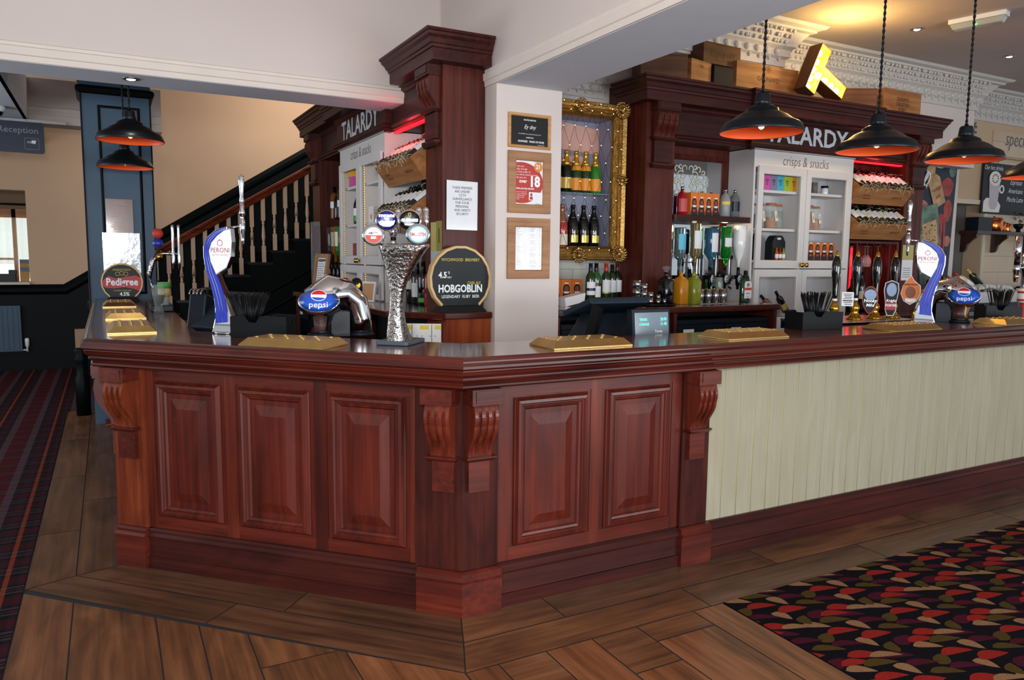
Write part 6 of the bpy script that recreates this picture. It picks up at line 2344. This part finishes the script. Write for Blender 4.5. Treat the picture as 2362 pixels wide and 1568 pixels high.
# net of fairy lights over the case
mb, mc = MB(), MB()
rd = random.Random(9)
pts = {}
for i in range(9):
    for j in range(9):
        pts[(i, j)] = Vector((X0 + .06 + i * .093 + (.046 if j % 2 else 0) + rd.uniform(-.008, .008), 4.698, Z0 + .08 + j * .125 + rd.uniform(-.01, .01)))
for (i, j), p in pts.items():
    if p.x > X1 - .03:
        continue
    for d in ((0, 1), (-1 if j % 2 == 0 else 1, 1)):
        q = pts.get((i + d[0], j + d[1]))
        if q is not None and q.x < X1 - .03:
            m_ = (p + q) / 2 + Vector((rd.uniform(-.01, .01), 0, -.012))
            mb.tube([p, m_, q], .0012, 4)
    mc.sphere(tuple(p + Vector((0, -.003, 0))), .0032, 0, 6)
for i in range(8):
    mc.sphere((X0 + .08 + i * .105, 4.698, Z1 - .03 + .012 * (i % 3 - 1)), .0035, 0, 6)
t = thing('fairy_light_net', 'net of small warm fairy lights hung over the gilt display case', 'fairy lights')
obj('net_cable', mb, BLACKM, t)
obj('bulbs', mc, FAIRY, t)
t.children[-1]['kind'] = 'stuff'

# ------------------------------------------------------------------ crates on top of the right unit
def top_crate(label, loc, rz, w_, d_, h, m, lines=(), open_end=False, ty=None):
    t = thing('wine_box', label, 'wooden box', loc, rz)
    obj('box', MB().box(-w_ / 2, -d_ / 2, 0, w_ / 2, d_ / 2, h), m, t, bevel=.002)
    obj('lid', MB().box(-w_ / 2, -d_ / 2, h, w_ / 2, d_ / 2, h + .008), m, t)
    if lines:
        txt(t, lines, mat('stencil', '4a2c18', .7, var=0), V(0, -d_ / 2 - .0006, 0))
    return t


TZ = 2.801
top_crate('dark wooden wine box at the left end on top of the right unit', (3.72, 4.66, TZ), rad(-20), .36, .22, .19, CRATE_SHADED)
top_crate('orange-brown wine box turned sideways on top of the right unit', (4.02, 4.66, TZ), rad(14), .26, .2, .185, CRATE, [('1982', .03, 0, .15)])
top_crate('black box between the wooden boxes on top of the right unit', (4.28, 4.67, TZ), 0, .20, .2, .17, BLACKM)
top_crate('wine box with curly script lettering stacked highest on the right unit', (4.27, 4.68, 2.995), rad(3), .40, .18, .15, CRATE_SHADED, [('Rapoport', .085, 0, .08, .8, 0, .25)])
top_crate('wide wine box with a dark crest left of the glowing letter', (4.74, 4.66, TZ), 0, .68, .2, .235, CRATE, [('GAGNARD', .05, .0, .13, 1, .01), ('FRANCE', .018, 0, .055), ('*', .12, 0, .19)])
top_crate('angled wine box right of the glowing letter', (5.92, 4.68, TZ), rad(-30), .32, .2, .19, CRATE_SHADED)
top_crate('wine box stencilled for crusted port at the right end of the unit', (6.43, 4.66, TZ), 0, .52, .2, .225, CRATE, [("DOW'S", .05, 0, .150, 1, .01), ('CRUSTED', .045, 0, .105, 1, .01), ('PORT', .042, 0, .06, 1, .01)])
# glowing letter
MQ = [(5.114, 3.226), (5.222, 3.174), (5.158, 3.046), (5.422, 2.913), (5.372, 2.811), (5.107, 2.934), (5.051, 2.812), (4.940, 2.868)]
MBL = [(5.154, 3.162), (5.122, 3.092), (5.09, 3.026), (5.057, 2.957), (5.031, 2.889), (5.153, 2.987), (5.232, 2.957), (5.302, 2.921), (5.368, 2.887)]
t = thing('marquee_letter', 'glowing bulb-lit rust coloured letter standing on top of the right unit', 'illuminated letter')
mb = MB(TR(0, 4.36, 0) @ MV)
mb.prism(MQ, -.13, -.122)
obj('back_plate', mb, mat('bulb_lit_yellow', 'e8b83a', .5), t)  # yellow light of the bulbs is put into the inside colour
A = MQ if sum(MQ[i - 1][0] * MQ[i][1] - MQ[i][0] * MQ[i - 1][1] for i in range(8)) > 0 else MQ[::-1]
mb = MB(TR(0, 4.36, 0) @ MV)
mb.sweep(A, [(0, -.13), (0, 0), (-.006, 0)], closed=True)
obj('side_wall', mb, mat('rust_brown', '5a3418', .6, .3), t, fixn=False)
mb = MB(TR(0, 4.36, 0) @ MV)
mb.sweep(A, [(-.006, 0), (-.006, -.12)], closed=True)
obj('inner_wall', mb, MATS['bulb_lit_yellow'], t, fixn=False)
for x, z in MBL:
    mb = MB()
    mb.sphere((x, 4.425, z), .028, 0, 12)
    obj('bulb', mb, BULB, t)
for x, z in ((5.12, 3.09), (5.05, 2.93), (5.20, 2.97), (5.33, 2.91)):
    point('letter_glow', (x, 4.37, z), 2.2, (1, .72, .25), .04)
point('letter_glow_up', (5.20, 4.2, 3.12), 17.0, (1, .66, .2), .06)


# ------------------------------------------------------------------ pendants
def pendant(label, x, y, z, ceil, lit=True, sc=1.0):
    t = thing('pendant_lamp', label, 'pendant lamp', (x, y, z))
    k = sc
    mb = MB()
    mb.lathe([(.200 * k, 0), (.203 * k, .004), (.200 * k, .014), (.190 * k, .040), (.176 * k, .050), (.150 * k, .062), (.120 * k, .085), (.095 * k, .098), (.082 * k, .102), (.076 * k, .118), (.050 * k, .132), (.038 * k, .136)], 40, caps=False)
    obj('lamp_shade', mb, LAMPB, t, fixn=False)
    mb = MB()
    mb.lathe([(.198 * k, .0015), (.186 * k, .038), (.172 * k, .047), (.146 * k, .058), (.116 * k, .081), (.09 * k, .094), (.07 * k, .10), (.03 * k, .12), (.001, .122)], 40, caps=False)
    obj('shade_lining', mb, ORLAMP, t, fixn=False)
    mb = MB()
    mb.lathe([(.040 * k, .134), (.038 * k, .15), (.034 * k, .185), (.033 * k, .19), (.012, .192), (.010, .205), (.001, .206)], 20)
    obj('lamp_cap', mb, LAMPB, t)
    mb = MB()
    mb.cyl((0, 0, .2), (0, 0, ceil - z - .02), .0045, seg=8)
    L_ = ceil - z - .22
    for s_ in (0, pi):
        mb.tube([(.0045 * cos(s_ + i * .9), .0045 * sin(s_ + i * .9), .2 + L_ * i / 130) for i in range(131)], .0035, 4)
    obj('twisted_cord', mb, BLACKM, t)
    mb = MB()
    mb.lathe([(.05, ceil - z - .025), (.05, ceil - z), (.001, ceil - z)], 20)
    obj('ceiling_rose', mb, LAMPB, t)
    mb = MB()
    mb.lathe([(.001, .018), (.012, .024), (.016, .035), (.010, .06), (.012, .12), (.001, .12)], 12)
    obj('filament_bulb', mb, mat('warm_bulb', 'ffd9a0', emit=3.0), t)
    return t


pendant('black pendant lamp with orange lining, first of three over the right wing', 2.87, 2.79, 2.118, 3.40)
pendant('black pendant lamp with orange lining, middle of three over the right wing', 3.59, 2.68, 2.07, 3.40)
pendant('black pendant lamp with orange lining, third over the right wing', 4.32, 2.66, 2.07, 3.40)
pendant('black pendant lamp cut off by the right edge of the photo', 5.31, 2.78, 2.045, 3.40)
pendant('upper and nearer of the two pendants in front of the dark blue column', 0.165, 5.57, 2.215, 4.30)
pendant('lower and further of the two pendants in front of the dark blue column', 0.155, 6.74, 2.16, 4.30)


def downlight(label, x, y, z, e=6):
    t = thing('downlight', label, 'downlight', (x, y, z))
    mb = MB()
    mb.lathe([(.030, -.004), (.034, -.007), (.048, -.004), (.050, 0), (.03, 0)], 24)
    obj('steel_ring', mb, STEEL, t)
    mb = MB()
    mb.lathe([(.001, -.010), (.02, -.008), (.029, -.002), (.001, -.001)], 16)
    obj('lamp_face', mb, BULBW, t)
    d = bpy.data.lights.new('downlight_beam', 'SPOT')
    d.energy, d.color, d.spot_size, d.spot_blend, d.shadow_soft_size = e, (1, .86, .62), rad(95), .6, .03
    o = bpy.data.objects.new('downlight_beam', d)
    COL.objects.link(o)
    o.location = (x, y, z - .02)


downlight('downlight in the underside of the left beam', .17, 5.17, BZ - .003, 5)
downlight('nearer ceiling downlight, left of the emergency light', 5.965, 4.146, 3.399, 8)
downlight('further ceiling downlight at the right edge', 7.474, 4.247, 3.399, 8)
t = thing('emergency_light', 'long white emergency light with a small green lamp on the ceiling', 'emergency light', (6.06, 3.70, 3.40), rad(-75))
obj('housing', MB().taper((-.20, -.05, .20, .05), -.035, (-.20, -.055, .20, .055), 0), WHITEP, t, bevel=.004)
obj('diffuser', MB().taper((-.17, -.038, .17, .038), -.08, (-.19, -.05, .19, .05), -.036), mat('diffuser', 'c9ccc8', .15, trans=.3), t, bevel=.008)
obj('green_indicator', MB().sphere((0, -.045, -.07), .006, 0, 8), mat('green_led', '2cff5a', emit=6), t)

# ------------------------------------------------------------------ staircase
st = thing('staircase', 'dark panelled staircase with a wooden handrail rising behind the left unit', 'staircase')
run, rise = .27, .15
poly = []
x, z = 2.08 - 7 * run, 1.52 - 10 * rise
pts = []
for k in range(-7, 8):
    xx = 2.08 + k * run - run
    zt = 1.52 + k * rise - .0
    pts += [(xx, zt - rise), (xx, zt)]
pts2 = [(p[0], max(p[1], 0.02)) for p in pts]
top = pts2[-1]
poly = pts2 + [(4.35, top[1]), (4.35, 0.0), (pts2[0][0], 0.0)]
mb = MB(TR(0, 9.7, 0) @ MV)
mb.prism([(a, max(b, .0)) for a, b in poly], -1.55, 0)
obj('steps', mb, NAVYD, st)
mb = MB(TR(0, 9.7, 0) @ MV)
for k in range(-7, 8):
    xx, zt = 2.08 + k * run - run, 1.52 + k * rise
    mb.prism(rnd(xx - .03, zt, xx + run - .0, zt + .03, .012, 2), -1.5, .03)
obj('tread_nosing', mb, mat('tread_black', '0c1114', .3, coat=.3), st)
mb = MB(TR(0, 9.7, 0) @ MV)
for (o_) in (-.28, -.50):
    mb.sweep([(.2, 1.52 - (2.08 - .2) * rise / run + o_), (4.0, 1.52 + (4.0 - 2.08) * rise / run + o_)], [(0, 0), (.0, .02), (.03, .03), (.05, 0)])
obj('string_moulding', mb, NAVYD, st)
BAL = mat('baluster_cream', 'dcb899', .5, var=.03)
bal0 = None
for k in range(15):
    x = 2.255 - .135 * k
    kk = math.floor((x - (2.08 - run)) / run)
    zb_ = 1.52 + kk * rise + .03
    zt_ = 1.54 + .600 * (x - .66)
    H = zt_ - zb_ + .02
    mb = MB(TR(x, 9.75, zb_))
    w_ = .022
    mb.box(-w_, -w_, 0, w_, w_, .20)
    mb.box(-w_, -w_, H - .28, w_, w_, H)
    b_, e_ = .20, H - .28
    L_ = e_ - b_
    mb.lathe([(.022, b_), (.012, b_ + .015), (.019, b_ + .03), (.012, b_ + .045), (.021, b_ + .10), (.023, b_ + L_ * .35), (.016, b_ + L_ * .7), (.011, e_ - .05), (.018, e_ - .035), (.012, e_ - .02), (.022, e_)], 12)
    obj('baluster', mb, BAL, st)
mb = MB(TR(0, 9.75, 0) @ MV)
a, b = (.36, 1.54 + .600 * (.36 - .66)), (4.2, 1.54 + .600 * (4.2 - .66))
mb.sweep([a, b], [(0, -.035), (-.02, -.04), (-.045, -.03), (-.06, -.045), (-.085, -.03), (-.09, 0), (-.085, .03), (-.06, .045), (-.045, .03), (-.02, .04), (0, .035)])
obj('handrail', mb, wood('handrail_wood', '3a150c', '6e2c1a', '8a4022', 'x', 1), st)
t = thing('newel_post', 'dark turned newel post with a pale rail end beside the far end of the counter', 'newel post', (-.25, 7.95, 0))
obj('post', MB().lathe([(.06, 0), (.06, .35), (.045, .38), (.05, .50), (.065, .53), (.045, .56), (.065, .60), (.055, .63)], 18), NAVYD, t)
obj('rail_end', MB().box(-.04, -.03, .631, .05, .03, .80), mat('rail_tan', '8f6f55', .5), t)

# ------------------------------------------------------------------ far left wall items
t = thing('radiator', 'dark ribbed radiator on the far left wall', 'radiator', (0, 11.18, 0))
mb = MB()
mb.box(-2.2, 0, .26, -.985, .05, .83)
for k in range(22):
    mb.box(-2.2 + k * .055, -.008, .28, -2.2 + k * .055 + .03, 0, .81)
obj('panel', mb, NAVYP, t)
mb = MB()
mb.lathe([(.012, .25), (.012, .31), (.022, .32), (.026, .40), (.018, .42), (.001, .42)], 14, 0, TR(-.935, .03, 0))
mb.cyl((-.935, .03, .27), (-.99, .03, .27), .01)
obj('valve', mb, WHITEP, t)
t = thing('leaflet_rack', 'small blue and orange leaflet rack on the sill of the far opening', 'leaflet rack', (-.93, 11.40, 1.121))
for k in range(4):
    obj('leaflet', MB().box(-.05, -.05 + k * .02, .0 + .04 * k, .05, -.04 + k * .02, .13 + .05 * k), mat('leaflet_%d' % (k % 2), ('b98a3a', '5f6f86')[k > 0], .5), t)
mb = MB()
mb.box(-1.55, 11.36, 1.121, -1.03, 11.5, 1.22)
mb.box(-1.10, 11.36, 1.22, -1.02, 11.46, 1.27)
tag(obj('counter_clutter', mb, BLACK), 'dark boxes on the sill left of the leaflet rack', 'boxes')
t = thing('reception_sign', 'dark blue hanging reception sign at the top left', 'sign', (-1.02, 9.28, 2.50))
obj('board', MB(MV).prism(rnd(-.52, 0, .50, .31, .03), -.03, 0), mat('sign_navy', '17203a', .35), t)
txt(t, [('Hotel Reception', .088, .165, .225, .98)], mat('sign_grey', '8a90a0', .5, var=0), V(0, -.001, 0))
mb = MB(V(0, -.001, 0))
mb.prism([(-.30, .06), (-.22, .06), (-.15, .12), (-.22, .18), (-.30, .18)], 0, .002)
mb.sweep(rnd(.33, .04, .45, .15, .01), [(0, 0), (0, .002), (.003, .002), (.003, 0)], closed=True)
mb.prism(rect(.35, .10, .385, .12), 0, .002)
obj('arrow_and_box', mb, MATS['sign_grey'], t)
obj('white_mark', MB(V(0, -.001, 0)).prism([(.385, .10), (.42, .095), (.43, .13), (.39, .13)], 0, .003), PAPER, t)
obj('top_rail', MB().box(-1.2, -.02, .31, .70, .02, .335), STEEL, t)
t = thing('dome_camera', 'white dome camera on the low ceiling at the left edge', 'camera', (-.845, 8.6, 2.838))
obj('collar', MB().lathe([(.07, 0), (.072, -.03), (.06, -.05), (.001, -.05)][::-1], 20), WHITEP, t)
obj('dome', MB().lathe([(.001, -.095), (.035, -.085), (.05, -.06), (.052, -.0505), (.001, -.0505)], 20), mat('dome_black', '0a0c10', .05, coat=.8), t)

# notices on the blue column
t = thing('column_notice', 'maroon printed notice on the dark blue column', 'notice', (.11, 7.4595 - .012, 1.81))
obj('sheet', MB(MV).prism(rect(-.105, -.14, .105, .15), -.01, .001), mat('maroon_sheet', '5b3238', .25, coat=.4), t)
mb = MB(V(0, -.0012, 0))
for k in range(14):
    if k in (2, 8, 9):
        continue
    wd = .04 + .04 * ((k * 7) % 5) / 5
    mb.prism(rect(-wd, .125 - k * .018, wd, .130 - k * .018), 0, .0008)
obj('printed_lines', mb, mat('peach_print', 'c9a088', .5, var=0), t)
t = thing('column_notice', 'shiny silver laminated sheet on the dark blue column behind the round sign', 'notice', (.115, 7.4595 - .012, 1.47))
obj('sheet', MB(MV).prism(rect(-.145, -.22, .145, .20), -.01, .002), mat('laminate_silver', 'b9bfc6', .16, .35, coat=.8, bump=.25, bscale=12), t)

# ------------------------------------------------------------------ coffee corner at the right
GB = mat('stencil_greyblue', '5c6a72', .7, var=0)
o = txt(None, [('SCAFÉ', .20, 8.57, 2.955, .80, .03), ('speciality', .25, 9.72, 2.94, .78, -.01, .15)], GB, V(0, 5.288, 0), name='trim_8')
o['kind'] = 'structure'
t = thing('chalkboard', 'black chalkboard with a painted coffee cup on the beige tiles', 'chalkboard', (0, 5.28, 0))
obj('board', MB(MV).prism(rect(8.94, 2.06, 10.3, 2.64), 0, .02), mat('chalkboard', '20222a', .6, var=.2), t)
mb = MB(V(0, -.0205, 0))
mb.prism([(8.97, 2.08), (9.29, 2.08), (9.31, 2.16), (9.22, 2.24), (9.02, 2.24), (8.97, 2.2)], 0, .003, 1)
mb.prism([(9.05, 2.46), (9.27, 2.46), (9.24, 2.16), (9.20, 2.11), (9.12, 2.11), (9.08, 2.16)], .003, .006, 2)
mb.prism(circ(9.16, 2.465, .115, .085, 24), .006, .009, 1)
mb.sweep(circ(9.31, 2.35, .05, n=14), [(0, 0), (0, .006), (-.02, .006), (-.02, 0)], closed=True, m=1)
obj('painted_cup', mb, [PAPER, mat('cup_white', 'e4dfd8', .4), mat('cup_shade', 'b9b2b8', .4)], t)
mb = MB(V(0, -.030, 0))
for k in range(10):
    a = 2 * pi * k / 10
    mb.prism(circ(9.16 + .055 * cos(a), 2.465 + .045 * sin(a), .012, .009, 8), 0, .001)
obj('chocolate_pattern', mb, mat('choc', '7a4632', .6, var=0), t)
txt(t, [('Our hot drinks', .075, 9.13, 2.585, .8, 0, .3), ('Espresso', .085, 9.60, 2.44, .8, .0, .3), ('Americano', .085, 9.60, 2.34, .8, .0, .3), ('Mocha Latte', .085, 9.60, 2.24, .8, .0, .3)], CHALK, V(0, -.0208, 0))
obj('hanging_rail', MB().cyl((9.0, -.05, 2.71), (10.4, -.05, 2.71), .014).cyl((9.2, -.05, 2.71), (9.2, -.02, 2.64), .005).cyl((9.2, -.05, 2.71), (9.2, .012, 2.71), .008), mat('rail_beige', 'b59f84', .4), t)
t = thing('wall_shelf', 'dark wooden shelf on scrolled brackets in the coffee corner', 'shelf', (0, 5.28, 0))
obj('board', MB().box(8.6, -.20, 1.815, 10.4, .01, 1.85), DKW, t)
for x in (8.62, 9.22, 9.85):
    mb = MB(TR(x, 0, 0) @ RY(0))
    pr = [(0, 1.814), (-.18, 1.814), (-.175, 1.78), (-.12, 1.74), (-.08, 1.70), (-.06, 1.63), (-.03, 1.61), (0, 1.61)]
    vs = [(0, y, z) for y, z in pr] + [(.035, y, z) for y, z in pr]
    n = len(pr)
    mb.add(vs, [tuple(range(n)), tuple(range(2 * n - 1, n - 1, -1))] + [(i, (i + 1) % n, n + (i + 1) % n, n + i) for i in range(n)])
    obj('bracket', mb, DKW, t)
tag(obj('storage_box', MB().box(0, 0, 0, .27, .15, .15), CHAR, None, (8.64, 5.10, 1.851)), 'black box at the left end of the coffee corner shelf', 'box')
COP = mat('copper', 'c9703a', .2, 1.0, var=.1, vscale=30)
for (x, r, h, nm) in ((9.07, .095, .16, 'largest copper canister on the coffee corner shelf'), (9.22, .052, .12, 'middle copper canister on the coffee corner shelf'), (9.345, .045, .10, 'smallest copper canister on the coffee corner shelf')):
    t = thing('canister', nm, 'canister', (x, 5.18, 1.851))
    obj('body', MB().lathe([(r * .95, 0), (r, .005), (r, h * .8), (r * .98, h * .82)], 22), COP, t)
    obj('lid', MB().lathe([(r * 1.02, h * .822), (r * 1.02, h * .88), (r * .8, h * .97), (.01, h), (.012, h * 1.08), (.001, h * 1.1)], 22), COP, t)
t = thing('flower_pot', 'dark leafy plant at the right edge of the coffee corner shelf', 'plant', (9.56, 5.17, 1.851))
obj('pot', MB().lathe([(.03, 0), (.02, .03), (.05, .06), (.06, .10), (.001, .10)], 14), BLACK, t)
mb = MB()
rd = random.Random(2)
for k in range(40):
    a, b = rd.uniform(0, 6.28), rd.uniform(.02, .11)
    c = Vector((b * cos(a), b * sin(a) * .7, .11 + rd.uniform(0, .13)))
    d = Vector((cos(a), sin(a), rd.uniform(-.3, .5))) * .035
    e = Vector((-sin(a), cos(a), 0)) * .012
    mb.add([c - d, c + e, c + d, c - e + Vector((0, 0, .004))], [(0, 1, 2, 3)])
obj('leaves', mb, mat('leaf_dark', '2a3a22', .5), t)
tag(obj('coffee_counter', MB().box(0, 0, 0, 3.0, .55, .96).box(-.02, -.02, .96, 3.0, .55, 1.0), BLACK, None, (9.15, 4.72, 0)), 'black counter of the coffee corner beyond the right wing', 'counter')
tag(obj('coffee_machine', MB().box(0, 0, 0, .6, .4, .14).taper((.05, .05, .55, .35), .14, (.1, .1, .5, .3), .22), BLACK, None, (9.35, 4.78, 1.001), bevel=.01), 'black machine on the coffee corner counter', 'machine')
tag(obj('light_switch', MB(MV).prism(rnd(0, 0, .11, .13, .01), 0, .012), mat('switch_grey', 'a59c8c', .5), None, (8.36, 5.298, 2.35)), 'grey switch plate above the doorway on the beige wall', 'switch')

# posters
DG = [mat('poster_navy', '1c2238', .5, var=.5, vscale=9), mat('poster_red', 'a03a34', .5, var=.4, vscale=12), mat('poster_green', '5d7a68', .5, var=.5, vscale=10), mat('poster_tan', 'b99468', .5, var=.3, vscale=12), mat('poster_pale', 'b9c4b9', .5, var=.25, vscale=8), mat('poster_pink', 'b5705a', .5, var=.4, vscale=8)]
t = thing('vegetable_poster', 'tall dark poster of vegetables with rope and paper tags right of the right column', 'poster', (0, 5.118, 0))
obj('sheet', MB(MV).prism([(6.9, 1.2), (8.16, 1.2), (8.20, 2.52), (8.17, 2.62), (6.9, 2.62)], 0, .004), DG[0], t)
mb = MB(V(0, -.004, 0))
rd = random.Random(12)
for (x, z, rx, rz_, m) in ((7.55, 2.52, .13, .10, 5), (7.75, 2.45, .07, .18, 3), (8.05, 2.30, .10, .10, 1), (7.62, 2.05, .12, .10, 5), (7.90, 2.55, .12, .06, 4), (8.08, 2.05, .07, .12, 1), (7.55, 1.85, .07, .07, 1), (7.45, 1.95, .05, .05, 5), (8.1, 1.72, .06, .06, 5), (7.98, 1.60, .05, .05, 3), (7.7, 1.75, .06, .05, 1), (8.12, 2.46, .06, .05, 2), (7.5, 2.3, .05, .08, 1)):
    mb.prism([(min(x + rx * cos(a) * (1 + .15 * sin(3 * a)), 8.19), z + rz_ * sin(a)) for a in [2 * pi * i / 18 for i in range(18)]], 0, .0015 + .0001 * m, m)
for k in range(4):
    mb.prism([(7.86 + .06 * k, 1.62), (7.88 + .06 * k, 1.60), (7.90 + .055 * k, 2.0), (7.84 + .055 * k, 2.02)], 0, .003, 1)
obj('painted_vegetables', mb, DG, t)
mb = MB(V(0, -.010, 0) @ TR(7.86, 2.24, 0) @ RZ(.45))
mb.prism([(-.10, -.16), (.10, -.16), (.10, .13), (.04, .19), (-.04, .19), (-.10, .13)], 0, .003)
tg = obj('tan_label', mb, DG[3], t)
txt(tg, [('Heritage', .06, 0, .03, .8, .01, .2), ('salad', .06, 0, -.05, .8, .01, .2)], mat('tag_ink', '8a3a2a', .6, var=0), V(0, -.0135, 0) @ TR(7.86, 2.24, 0) @ RZ(.45))
mb = MB(V(0, -.012, 0))
mb.tube([(7.66 + .07 * sin(i * .55) * (1 - .03 * i), 2.36 + .09 * cos(i * .42), .004) for i in range(26)], .008, 6)
obj('rope', mb, PAPER, t)
t = thing('salad_poster', 'pale green poster hanging in front of the vegetable poster', 'poster', (0, 4.995, 0))
M = TR(7.62, 0, 1.70) @ MV @ RZ(rad(12))
obj('sheet', MB(M).prism(rect(-.20, -.42, .17, .38), 0, .004), DG[2], t)
mb = MB(M @ TR(0, 0, .004))
mb.prism([(-.15, -.05), (.0, -.13), (.14, -.03), (.13, .22), (-.10, .20)], 0, .002, 3)
mb.prism(rect(-.19, -.30, .16, -.16), 0, .002, 4)
rd = random.Random(5)
for k in range(26):
    x, z = rd.uniform(-.12, .11), rd.uniform(-.02, .18)
    mb.prism(circ(x, z, .008, n=6), .002, .003, 0)
obj('printed_salad', mb, DG, t)

# ice trough with bottles
t = thing('ice_trough', 'white trough of crushed ice behind the right soft drink dispenser', 'ice trough', (7.68, 4.46, 1.031))
mb = MB()
mb.box(-.48, -.16, 0, .48, .22, .075, 1)
mb.taper((-.46, -.15, .46, .2), .075, (-.50, -.19, .50, .24), .18)
obj('trough', mb, [WHITEP, BLACK], t)
mb = MB()
rd = random.Random(8)
for k in range(260):
    x, y = rd.uniform(-.46, .46), rd.uniform(-.16, .2)
    r = rd.uniform(.012, .022)
    mb.sphere((x, y, .185 + .04 * (1 - (x / .48) ** 2) + rd.uniform(-.008, .012)), r, 0, 5)
ic = obj('crushed_ice', mb, mat('ice', 'e6ecf2', .15, trans=.3), t)
ic['kind'] = 'stuff'
for k, (x, a, gm, lm, nm) in enumerate(((-.30, 62, mat('green_wine2', '3a4a22', .1, coat=.5), LABC, 'green wine bottle lying in the ice, first from the left'), (-.16, 66, mat('rose_wine', 'a03040', .15, coat=.5), LABC, 'rosé wine bottle lying in the ice'), (-.05, 60, mat('pale_wine', 'd8c8a8', .15, coat=.5), LABW, 'pale wine bottle lying in the ice'), (.12, 50, mat('dark_wine', '1c2416', .1, coat=.5), None, 'dark bottle sticking out of the ice towards the doorway'))):
    bottle(nm, (7.68 + x, 4.50, 1.235), WINE, gm, (CAPK, mat('cap_pink', 'a02a50', .4), CAPR, LABG)[k], lm, rot=(rad(-10), rad(-a if k < 3 else -a), 0))

# far right tower and red dispenser
t = thing('beer_tower', 'chrome beer tower cut off by the right edge of the photo', 'beer tower', (5.74, 3.06, 1.101))
mb = MB()
mb.lathe([(.05, 0), (.045, .01), (.025, .04), (.022, .30), (.04, .36), (.045, .42), (.03, .46), (.001, .47)], 18, 0, TR(.05, 0, 0))
mb.cyl((.02, -.01, .36), (-.10, -.02, .36), .008)
obj('tower_body', mb, CHROME, t)
mb = MB()
mb.lathe([(.012, .26), (.018, .30), (.018, .33), (.022, .335), (.022, .375), (.018, .38), (.016, .44), (.022, .45), (.022, .58), (.001, .585)], 16, 0, TR(-.10, -.02, 0))
mb.lathe([(.0185, .38), (.0165, .44)], 16, 1, TR(-.10, -.02, 0))
obj('tap', mb, [CHROME, BLACK], t)
mb = MB(V(.04, -.04, .42, rad(-50)))
mb.lathe([(.034, 0), (.03, .01), (.001, .012)], 20)
b = obj('badge', mb, WHITEP, t)
mb = MB(V(.04, -.04, .42, rad(-50)))
mb.lathe([(.036, -.006), (.036, .004), (.030, .0105)], 20)
obj('badge_rim', mb, NAVYPR, b)
t = thing('sauce_dispenser', 'red cone-based dispenser with a white label at the right edge', 'dispenser', (5.66, 2.98, 1.101))
obj('cone_base', MB().lathe([(.07, 0), (.05, .05), (.028, .10), (.028, .12)], 18), REDP, t)
obj('canister', MB().lathe([(.04, .12), (.045, .13), (.045, .215), (.001, .22)], 18), PAPER, t)
obj('label_band', MB().lathe([(.0455, .13), (.0457, .145)], 18).lathe([(.0455, .185), (.0457, .20)], 18), REDP, t)
